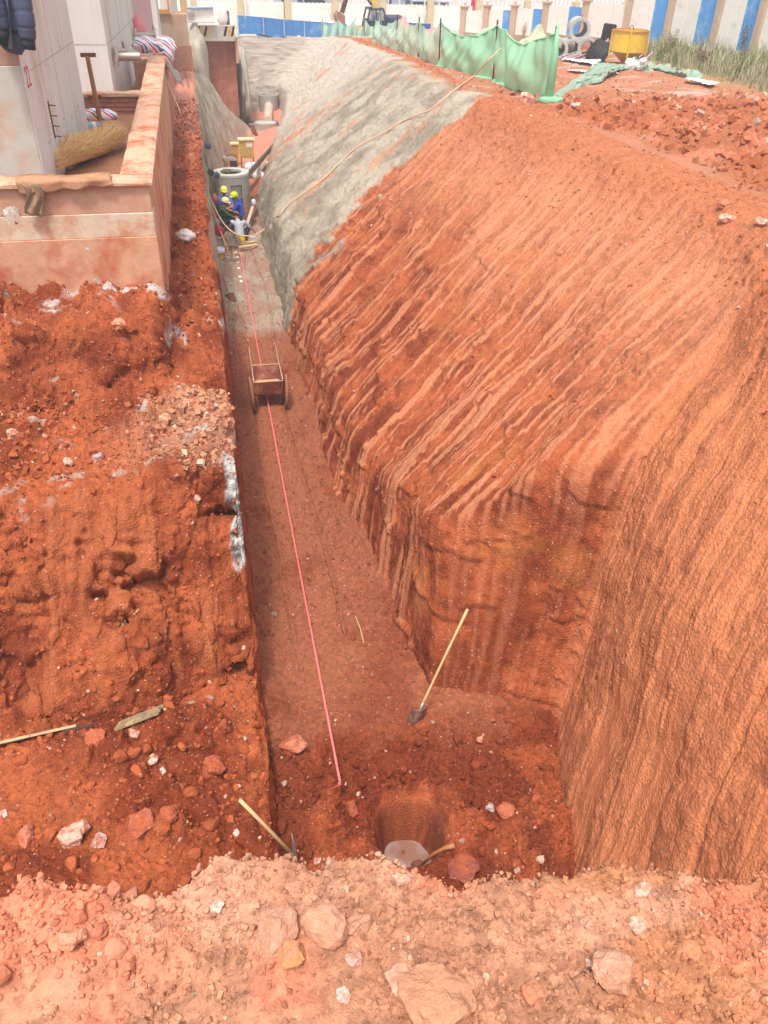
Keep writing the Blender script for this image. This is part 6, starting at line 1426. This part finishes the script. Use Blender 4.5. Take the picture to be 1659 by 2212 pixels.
g = at(500, 372, z=-8.5); wd = root('welding_set', g, 'black welding set with its lead on a small stand behind the chamber', 'welder')
MB().box((.12, 0, .22), (.30, .3, .42)).build('case', m_darksteel, wd, bevel=.02); MB().box((-.02, 0, .56), (.62, .3, .07), (0, .18, 0)).build('top_board', M('pale_plank2', tuple(lin((160, 148, 140))), .7, .1), wd)
MB().tube([(-.3, -.05, .6), (-.38, -.1, .3), (-.3, -.1, .02)], .015, 6).build('lead', m_cable, wd); MB().tube([(-.15, 0, .62), (0, 0, .72), (.2, 0, .68), (.28, 0, .55)], .018, 6).build('lead', m_cable, wd)
# bags and scrap behind the chamber
for k, (px, py, d_, lb) in enumerate(((548, 374, (.75, .6, .55), 'grey white woven bag slumped behind the chamber'), (562, 378, (.7, .6, .5), 'bright white woven bag leaning on the slope'), (540, 362, (.5, .4, .35), 'small white sheet bundle behind the woven bags'))):
    c = at(px, py, z=-8.3); c.z = -8.28; tag(MB().blob(c, d_, k + 3, .3, 2, 20).build('woven_bag', m_white if k else M('grey_woven', tuple(lin((186, 184, 182))), .7, .12), smooth=True), lb, 'bag', 'pale bags behind the chamber')
tag(MB().rod(at(562, 372, z=-8.2), at(580, 350, z=-7.7), .25, .08).build('foam_board', M('pale_green_foam', tuple(lin((196, 214, 198))), .8, .08)), 'pale green foam board lying on the woven bags', 'board')
tag(MB().rod(at(545, 352, z=-7.9), at(560, 360, z=-8.0), .22, .06).build('foam_board', m_white), 'white foam board propped on the grey bag', 'board')
# leaning planks
def lean(p0, p1, w, th, mat, label, name='plank', cat='plank', grp=None): return tag(MB().rod(p0, p1, w, th).build(name, mat, bevel=.003), label, cat, grp)
for k, (a, b, lb) in enumerate((((526, 390, 33.2), (592, 318, 38.5), 'longest dark plank on the slope behind the chamber'), ((534, 388, 33.3), (585, 330, 37.6), 'second dark plank below the longest one'), ((540, 386, 33.6), (573, 345, 36.6), 'short brown plank tucked under the dark planks'))):
    lean(at(a[0], a[1], Y=a[2]) + Vector((0, 0, .1)), at(b[0], b[1], Y=b[2]) + Vector((0, 0, .12)), .10, .05, [m_woodd, m_darksteel, m_wood][k], lb, grp='planks on the slope behind the chamber')
for k, (a, b, w, mt, lb) in enumerate((((520, 484, 28.6), (556, 420, 30.6), .10, m_woodd, 'dark plank leaning on the right slope beside the workers'), ((526, 486, 28.4), (557, 426, 30.4), .08, m_rust, 'rust brown plank against the dark leaning plank'), ((531, 494, 28.0), (546, 446, 29.4), .10, M('grey_plank', tuple(lin((186, 172, 156))), .8, .12), 'pale grey plank leaning behind the grey shirted worker'))):
    lean(at(a[0], a[1], Y=a[2]), at(b[0], b[1], Y=b[2]), w, .04, mt, lb, grp='planks beside the workers')
tag(MB().blob(at(548, 438, Y=29.7), (.16, .14, .26), 3, .4, 3, 14).build('white_wrap', m_white, smooth=True), 'white plastic wrap caught between the leaning planks', 'wrap')
# poles on the left wall
lean(at(497, 556, Y=25.9), at(449, 424, Y=28.2), .035, .035, m_wood, 'long pale pole leaning across the left wall', 'pole', 'pole')
lean(at(478, 486, Y=28.0), at(435, 352, Y=29.5), .035, .035, m_woodd, 'dark upper pole leaning on the left wall behind the red sack', 'pole', 'pole')
shovel(at(509, 569, Y=26.1), at(453, 448, Y=27.4), 'brown shafted shovel leaning left over the rebar heap', rusty=True, sc=1.0, side=Vector((1, 0, .1)))
sb1 = gpt(502, 652); shovel(sb1 + Vector((0, 0, -.02)), at(461, 547, Y=sb1.y + 1.35), 'rusty square shovel leaning on the grey left wall near the trench mouth', rusty=True, sc=1.1, side=Vector((1, 0, .15)))
# rebar stirrups, ties, small planks
tr = root('rebar_stirrups', at(505, 560, z=-8.45), 'bent rebar stirrups heaped before the workers', 'rebar')
def stir(cx, cy, w, h_, rz, tl):
    pts = []
    for (sx_, sy_) in ((-1, -1), (1, -1), (1, 1), (-1, 1)):
        for k in range(4):
            a = math.atan2(sy_, sx_) - PI / 4 + k / 3 * PI / 2; pts.append(Vector((sx_ * (w / 2 - .05) + .05 * math.cos(a), sy_ * (h_ / 2 - .05) + .05 * math.sin(a), 0)))
    pts.append(pts[0]); E2 = Euler((tl, .1, rz)).to_matrix(); return [E2 @ p + Vector((cx, cy, .12)) for p in pts]
for k, a in enumerate(((-.12, .0, .42, .5, .2, .5), (.16, -.1, .40, .5, -.1, .3), (.0, -.2, .5, .35, .5, .15), (-.25, .15, .4, .5, .0, 1.0), (-.05, .25, .5, .4, .3, .9))): MB().tube(stir(*a), .008, 5).build('stirrup', m_rust, tr)
tb = root('tie_bundle', at(497, 530, z=-8.4), 'frayed bundle of grey steel ties left of the yellow bucket', 'ties'); m = MB(); r = random.Random(3)
for k in range(90):
    a = Vector((r.gauss(-.05, .12), r.gauss(.1, .05), r.uniform(.15, .42))); b = Vector((r.gauss(.12, .22), r.gauss(-.15, .12), r.uniform(0, .12))); m.tube([a, (a + b) / 2 + Vector((r.gauss(0, .05), 0, r.gauss(.03, .03))), b], .006, 3)
tag(m.build('tie_wire', M('grey_wire', tuple(lin((146, 134, 122))), .6, .3), tb), kind='stuff')
for k, (a, b, w, lb) in enumerate((((520, 528), (552, 522), .10, 'upper pale plank lying under the yellow bucket'), ((516, 534), (556, 529), .12, 'lower pale plank lying in front of the yellow bucket'), ((471, 514), (496, 515), .09, 'short plank on the floor below the red sack'), ((472, 533), (494, 534), .08, 'short plank on the floor above the white lined bucket'))):
    lean(at(a[0], a[1], z=-8.36), at(b[0], b[1], z=-8.36), w, .05, m_woodp, lb, grp='short planks on the trench floor')
# buckets
def bucket(p, r, h_, mat, label, cat='bucket', inner=None, tilt=(0, 0, 0)):
    rt = root('bucket', p, label, cat, rot=tilt)
    MB().lathe((0, 0, 0), [(.001, 0), (r * .82, 0), (r, h_), (r * 1.05, h_), (r * 1.05, h_ - .02), (r * .96, h_ - .01), (r * .78, .02), (.001, .02)], 22).build('tub', mat, rt, smooth=False)
    MB().tube([(r * math.cos(t), 0.0, h_ + .10 * math.sin(t)) for t in np.linspace(0, PI, 12)], .005, 5).build('bail', m_steel, rt)
    return rt
b1 = bucket(at(476, 562, z=-8.48), .135, .34, M('bucket_yellow_print', tuple(lin((226, 190, 60))), .4, .06), 'yellow and red printed bucket with a white bag liner, left of the stirrups')
for a0, w_, mt in ((-2.35, .7, m_red), (-2.0, .12, m_white), (-1.75, .12, m_red)):
    MB().sheet(lambda u, v: (.1355 * (.84 + .15 * v) * math.cos(a0 + w_ * u) * 1.01, .1355 * (.84 + .15 * v) * math.sin(a0 + w_ * u) * 1.01, .01 + .24 * v), 8, 4).build('print', mt, b1, solid=.003)
MB().ring((0, 0, .0), (0, 0, 1), .117, .10, .06).build('print', m_red, b1)
MB().lathe((0, 0, 0), [(.12, .27), (.165, .24), (.175, .30), (.165, .37), (.14, .385), (.10, .34), (.05, .28), (.001, .27)], 22).build('bag_liner', M('white_liner', tuple(lin((222, 214, 226))), .45, .1), b1, smooth=True)
bucket(at(522, 526, z=-8.40), .125, .24, M('yellow_tub', tuple(lin((232, 206, 40))), .4, .06), 'small bright yellow bucket beside the grey shirted worker', tilt=(-.25, .1, 0))
b2 = bucket(at(484, 494, z=-8.5), .17, .34, M('blue_white_bucket', tuple(lin((70, 112, 170))), .45, .12), 'blue and white bucket of cement holding a pale bag, right of the red sack')
MB().blob((0, 0, .36), (.32, .3, .18), 3, .4, 3, 16).build('pale_bag', m_white, b2, smooth=True)
for k in range(2): MB().ring((0, 0, .08 + .13 * k), (0, 0, 1), .163 + .006 * k, .14, .03).build('print_band', m_white, b2)
tag(MB().blob(at(472, 500, z=-8.3), (.42, .34, .42), 5, .25, 2, 20).build('red_sack', m_red, smooth=True), 'full red sack on the trench floor by the left wall', 'sack')
tag(MB().blob(at(467, 480, z=-8.15), (.24, .2, .3), 6, .4, 2, 14).build('clear_bag', M('clear_film', tuple(lin((206, 210, 212))), .3, .1, alpha=.7), smooth=True), 'clear plastic bag on top of the red sack', 'bag')
tag(MB().blob(at(464, 430, Y=29.6), (.25, .2, .34), 7, .4, 2, 14).build('red_bag', M('red_white_film', tuple(lin((214, 110, 104))), .5, .3, 4), smooth=True), 'small red carrier bag hanging at the left wall beside the workers', 'bag')
tag(MB().blob(at(546, 512, z=-8.42), (.22, .12, .1), 2, .3, 2, 12).build('work_gloves', M('grey_glove', tuple(lin((190, 192, 194))), .8, .15)), 'pair of grey gloves on the floor right of the crouching worker', 'gloves')
# white lime blots along the tape
for k, (px, py) in enumerate(((509, 545), (512, 556), (514, 566), (516, 580), (518, 598), (521, 608))):
    q = gpt(px, py, .01); tag(MB().blob(q, (.10, .16, .03), k, .5, 3, 12).build('lime_spot', m_white), ['nearest the rebar', 'second', 'third', 'fourth', 'fifth', 'last and nearest the camera'][k].join(['white lime spot beside the tape, ', ' of the row']), 'lime', 'lime spots along the tape')
# hose and cables
hpts = [at(*a[:2], Y=a[2]) for a in ((352, 160, 35), (372, 200, 33), (395, 258, 31.5), (420, 330, 30.0), (440, 392, 29.0), (460, 440, 28.2), (478, 475, 27.6), (498, 498, 27.0), (520, 508, 26.7), (543, 509, 26.7), (563, 501, 26.9), (580, 487, 27.2))]
hp2 = [gpt(px, py, .05) for px, py in ((600, 470), (622, 445), (650, 425), (700, 388), (760, 330), (830, 290), (880, 260), (930, 240), (985, 196), (1020, 170))] + [at(1055, 130, Y=27.6), at(1090, 98, Y=28.6)]
def spline(P, n=8):
    out = []
    for i in range(len(P) - 1):
        p0, p1, p2, p3 = P[max(i - 1, 0)], P[i], P[i + 1], P[min(i + 2, len(P) - 1)]
        for k in range(n):
            t = k / n; out.append(.5 * ((2 * p1) + (p2 - p0) * t + (2 * p0 - 5 * p1 + 4 * p2 - p3) * t * t + (3 * p1 - p0 - 3 * p2 + p3) * t ** 3))
    return out + [P[-1]]
tag(MB().tube(spline(hpts + hp2), .021, 8).build('water_hose', m_hose, smooth=True), 'cream hose looping down into the trench and up to the net fence', 'hose')
cpts = [at(*a[:2], Y=a[2]) for a in ((398, 150, 40), (415, 215, 35), (428, 290, 31.5), (446, 350, 29.8), (462, 400, 28.9), (475, 440, 28.5))]
tag(MB().tube(spline(cpts), .014, 6).build('black_cable', m_cable, smooth=True), 'black cable running down the left wall toward the workers', 'cable')
for k, (px, py, Y) in enumerate(((450, 315, 31.0), (456, 373, 30.2), (468, 378, 30.0))):
    tag(MB().blob(at(px, py, Y=Y), (.22, .2, .22), k, .5, 3, 14).build('dark_rag', [M('slate_rag', tuple(lin((84, 84, 96))), .8, .2), m_cable, MATS['slate_rag']][k]), ['slate coloured rag stuck high on the left grey wall', 'dark rag on the left wall just above the chamber', 'small rag left of the chamber top'][k], 'rag')

# ================================================================== people
m_skin = M('tanned_skin', tuple(lin((176, 122, 92))), .6, .06, 8, bump=0); m_hair = M('black_hair', tuple(lin((34, 30, 30))), .7, .1)
def person(loc_, rz, J, label, shirt, trousers, helmet=None, bare_shin=False, look=(0, 0), long_sleeve=False, sc=1.0):
    """J: joints in the person's own frame (facing +y)"""
    rt = root('person', loc_, label, 'person', rot=(0, 0, rz)); rt.scale = (sc, sc, sc)
    V3 = Vector; j = {k: V3(v) for k, v in J.items()}
    hd_ = j['head']; nk = j['neck']; Rh = Euler((look[1], 0, look[0])).to_matrix()
    b = MB(); C_ = lambda a, c, r0, r1: capsule(b, a, c, r0, r1)
    C_(j['hip'], j['chest'], .125, .135); C_(j['chest'], nk, .13, .055); C_(nk, hd_ + Rh @ V3((0, 0, -.05)), .052, .055)
    b.blob(hd_ + Rh @ V3((0, -.01, .02)), (.155, .19, .21), 0, 0, 1, 20); C_(hd_ + Rh @ V3((0, .03, -.04)), hd_ + Rh @ V3((0, .055, -.085)), .055, .034)
    C_(hd_ + Rh @ V3((0, .085, .0)), hd_ + Rh @ V3((0, .105, -.025)), .008, .015)
    for s in ('l', 'r'):
        sg_ = -1 if s == 'l' else 1
        C_(j['chest'] + (j['sh_' + s] - j['chest']) * .4, j['sh_' + s], .07, .06); C_(j['sh_' + s], j['el_' + s], .048, .038); C_(j['el_' + s], j['ha_' + s], .038, .026)
        C_(j['hip'], j['hp_' + s], .10, .09); C_(j['hp_' + s], j['kn_' + s], .085, .06); C_(j['kn_' + s], j['an_' + s], .058, .038)
        C_(hd_ + Rh @ V3((sg_ * .078, -.01, .01)), hd_ + Rh @ V3((sg_ * .082, -.015, -.02)), .014, .012)
        ha = j['ha_' + s]; fd = (ha - j['el_' + s]).normalized(); sd2 = fd.cross(V3((0, 0, 1))); sd2 = sd2.normalized() if sd2.length > .1 else V3((1, 0, 0)); dn = sd2.cross(fd).normalized()
        if dn.z > 0: dn = -dn
        C_(ha, ha + fd * .075, .030, .034)
        for q, (o, L) in enumerate(((-.030, .065), (-.010, .078), (.010, .072), (.030, .055))):
            a = ha + fd * .09 + sd2 * o; k1 = a + fd * L * .5 + dn * .012; C_(a, k1, .0095, .009); C_(k1, k1 + fd * L * .35 + dn * .03, .009, .0075)
        a = ha + fd * .03 + sd2 * (-.034 * sg_); C_(a, a + fd * .035 + sd2 * (-.025 * sg_) + dn * .01, .012, .010); 
    b.build('body', m_skin, rt, remesh=.0085)
    c = MB()
    capsule(c, j['hip'] + V3((0, 0, -.02)), j['chest'], .150, .160); capsule(c, j['chest'], nk + (j['chest'] - nk) * .25, .155, .085)
    for s in ('l', 'r'):
        capsule(c, j['chest'] + (j['sh_' + s] - j['chest']) * .3, j['sh_' + s], .095, .075); e = j['el_' + s]
        if long_sleeve: capsule(c, j['sh_' + s], e, .066, .054); capsule(c, e, e.lerp(j['ha_' + s], .88), .054, .040)
        else: capsule(c, j['sh_' + s], j['sh_' + s].lerp(e, .72), .068, .062)
    c.build('shirt', shirt, rt, remesh=.012)
    t = MB(); capsule(t, j['hip'] + V3((0, 0, -.03)), j['hip'].lerp(j['chest'], .25), .150, .140)
    for s in ('l', 'r'):
        capsule(t, j['hip'], j['hp_' + s], .13, .115); capsule(t, j['hp_' + s], j['kn_' + s], .108, .080)
        if not bare_shin: capsule(t, j['kn_' + s], j['kn_' + s].lerp(j['an_' + s], .92), .078, .055)
    t.build('trousers', trousers, rt, remesh=.012)
    for s in ('l', 'r'):
        sh = MB(); an_ = j['an_' + s]; fwd = V3((j['kn_' + s].x - j['hip'].x, max(j['kn_' + s].y - j['hip'].y, .1), 0)).normalized(); capsule(sh, an_ + V3((0, 0, -.03)) - fwd * .04, an_ + fwd * .15 + V3((0, 0, -.045)), .045, .038)
        sh.build('shoe', m_black, rt, smooth=True)
    hr = MB(); hr.blob(hd_ + Rh @ V3((0, -.022, .045)), (.172, .20, .19), 1, .03, 3, 18, R=tuple(Rh.to_euler())); hr.build('hair', m_hair, rt, smooth=True)
    for s in (-1, 1):
        MB().blob(hd_ + Rh @ V3((s * .030, .078, .018)), (.024, .012, .012), 0, 0, 1, 10).build('eye', m_black, rt); MB().rod(hd_ + Rh @ V3((s * .016, .084, .035)), hd_ + Rh @ V3((s * .045, .076, .036)), .006).build('eyebrow', m_hair, rt)
    MB().rod(hd_ + Rh @ V3((-.022, .086, -.052)), hd_ + Rh @ V3((.022, .086, -.052)), .007).build('mouth', M('lips', tuple(lin((140, 78, 66))), .6, .05), rt)
    if helmet:
        h = MB(); cc_ = hd_ + Rh @ V3((0, -.01, .055)); prof = [(.125, 0), (.122, .03), (.112, .07), (.088, .105), (.05, .125), (.001, .132)]
        hh_ = MB(); hh_.lathe((0, 0, 0), prof, 24); hh_.add([(x, y, z) for x, y, z in [(0.012, .10, .088), (-.012, .10, .088), (-.012, 0, .142), (.012, 0, .142), (.012, -.10, .088), (-.012, -.10, .088)]], [(0, 1, 2, 3), (3, 2, 5, 4)])
        brim = [(.135 * math.cos(t_), .135 * math.sin(t_) + .045 * max(0, math.sin(t_)) ** 3, -.006) for t_ in np.linspace(0, 2 * PI, 32)[:-1]]; inn = [(.110 * math.cos(t_), .110 * math.sin(t_), .008) for t_ in np.linspace(0, 2 * PI, 32)[:-1]]
        hh_.add(brim + inn, [(i, (i + 1) % 31, 31 + (i + 1) % 31, 31 + i) for i in range(31)])
        o = hh_.build('hard_hat', helmet, rt, smooth=True, solid=.005); o.location = cc_; o.rotation_euler = Rh.to_euler(); o.scale = (1.02, 1.12, 1.0)
        MB().tube([hd_ + Rh @ V3((.085, .0, .04)), hd_ + Rh @ V3((.06, .05, -.07)), hd_ + Rh @ V3((0, .065, -.118)), hd_ + Rh @ V3((-.06, .05, -.07)), hd_ + Rh @ V3((-.085, 0, .04))], .004, 5).build('chin_strap', m_black, rt)
    return rt
SIT = dict(hip=(0, 0, .34), chest=(0, .06, .66), neck=(0, .08, .86), head=(0, .12, .99), sh_l=(-.19, .07, .80), sh_r=(.19, .07, .80), el_l=(-.25, .20, .56), el_r=(.25, .20, .56), ha_l=(-.12, .40, .52), ha_r=(.12, .40, .52), hp_l=(-.10, .05, .33), hp_r=(.10, .05, .33), kn_l=(-.16, .42, .46), kn_r=(.16, .42, .46), an_l=(-.15, .40, .08), an_r=(.15, .40, .08))
def foot(px, py, z=-8.5): q = at(px, py, z=z); return Vector((q.x, q.y, z))
def place_head(hx, hy, Y, J, rz, sc=1.0):
    """stand the seated figure on the floor so that its head is where the photograph has it"""
    h = Vector(J['head']) * sc; h = Matrix.Rotation(rz, 3, 'Z') @ h; q = at(hx, hy, Y=Y); return Vector((q.x - h.x, q.y - h.y, q.z - h.z))
m_bs = M('light_blue_shirt', tuple(lin((96, 116, 196))), .8, .12, 10); m_bs2 = M('royal_blue_shirt', tuple(lin((52, 76, 180))), .8, .12, 10); m_gs = M('grey_shirt', tuple(lin((176, 176, 184))), .85, .08, 10)
cam_m, cn, cl2, cb_ = _base('camouflage_jacket'); vo = cn.new('ShaderNodeTexNoise'); vo.inputs['Scale'].default_value = 11; vo.inputs['Detail'].default_value = 2; rp = cn.new('ShaderNodeValToRGB'); rp.color_ramp.interpolation = 'CONSTANT'
tc_ = cn.new('ShaderNodeTexCoord'); cl2.new(tc_.outputs['Object'], vo.inputs['Vector']); cl2.new(vo.outputs[0], rp.inputs[0]); cl2.new(rp.outputs[0], cb_.inputs['Base Color']); e = rp.color_ramp.elements; e[0].color = (*lin((26, 36, 30)), 1); e[1].position = .47; e[1].color = (*lin((44, 78, 50)), 1)
q_ = e.new(.58); q_.color = (*lin((98, 118, 78)), 1); q_ = e.new(.64); q_.color = (*lin((40, 56, 40)), 1); cb_.inputs['Roughness'].default_value = .85
m_dk = M('dark_trousers', tuple(lin((44, 44, 56))), .85, .1); m_hy1 = M('lemon_helmet', tuple(lin((226, 226, 90))), .35, .04, bump=0); m_hy2 = M('lime_helmet', tuple(lin((206, 226, 40))), .35, .04, bump=0); m_hc = M('cream_helmet', tuple(lin((232, 214, 160))), .35, .04, bump=0)
J1 = dict(SIT); J1.update(head=(0, .10, 1.00), ha_r=(.05, .42, .48), ha_l=(-.16, .36, .50))
p1 = person(place_head(484, 414, 29.9, J1, PI + .25), PI + .25, J1, 'worker in a light blue shirt and lemon hard hat seated against the chamber', m_bs, m_dk, m_hy1, look=(-.1, -.15))
J2 = dict(SIT); J2.update(chest=(0, .10, .66), neck=(0, .16, .86), head=(-.01, .20, .99), ha_l=(-.18, .50, .66), el_l=(-.26, .26, .58), ha_r=(.06, .46, .60), el_r=(.26, .22, .56))
p2 = person(place_head(506, 426, 29.4, J2, 1.35), 1.35, J2, 'worker in a royal blue shirt and lime hard hat seated facing left', m_bs2, m_dk, m_hy2, look=(.75, -.1))
J3 = dict(SIT); J3.update(chest=(0, .12, .64), neck=(0, .20, .84), head=(.01, .26, .96), ha_l=(-.06, .56, .60), ha_r=(.08, .58, .56), el_r=(.24, .36, .52), el_l=(-.24, .34, .56))
p3 = person(place_head(487, 438, 28.7, J3, -1.25), -1.25, J3, 'worker in a camouflage jacket and cream hard hat seated facing right', cam_m, m_dk, m_hc, long_sleeve=True, look=(-.6, -.25))
J4 = dict(hip=(0, 0, .30), chest=(.03, .22, .62), neck=(.02, .36, .80), head=(-.02, .47, .86), sh_l=(-.17, .31, .74), sh_r=(.22, .27, .72), el_l=(-.22, .50, .50), el_r=(.44, .30, .50), ha_l=(-.08, .66, .34), ha_r=(.62, .34, .30), hp_l=(-.10, .04, .28), hp_r=(.12, .04, .28), kn_l=(-.18, .42, .50), kn_r=(.34, .36, .48), an_l=(-.18, .36, .08), an_r=(.28, .06, .08))
p4 = person(place_head(509, 468, 28.0, J4, .12), .12, J4, 'bareheaded worker in a grey shirt crouching with his back turned', m_gs, m_dk, None, bare_shin=True, look=(0, -.7))
print('PEOPLE z', [round(p.location.z, 2) for p in (p1, p2, p3, p4)])
stl = M('stool_block', tuple(lin((150, 120, 100))), .9, .2)
for k, (pp, s) in enumerate(((p1, 'first'), (p2, 'second'), (p3, 'third'), (p4, 'last'))):
    z_ = pp.location.z; q = pp.location; top = z_ + (.34 - .15) ; top = max(top, -8.35)
    tag(MB().box((q.x, q.y, (top - 8.6) / 2), (.30, .26, top + 8.6)).build('seat_block', stl, bevel=.02), ['block seat under the worker in the light blue shirt', 'block seat under the worker in the royal blue shirt', 'block seat under the worker in camouflage', 'low block under the crouching worker in grey'][k], 'block')

# ================================================================== pale air over the whole place
hz_ = MB().box((35, 205, -2.6), (400, 440, 16.0))
hm = bpy.data.materials.new('pale_air'); hm.use_nodes = True; hn_, hl_ = hm.node_tree.nodes, hm.node_tree.links
for n_ in list(hn_): hn_.remove(n_)
ho_ = hn_.new('ShaderNodeOutputMaterial'); pv = hn_.new('ShaderNodeVolumePrincipled'); pv.inputs['Color'].default_value = (.95, .95, .97, 1); pv.inputs['Density'].default_value = .0030; pv.inputs['Anisotropy'].default_value = .2
hl_.new(pv.outputs[0], ho_.inputs['Volume'])
hzo = hz_.build('haze', hm); hzo['kind'] = 'stuff'
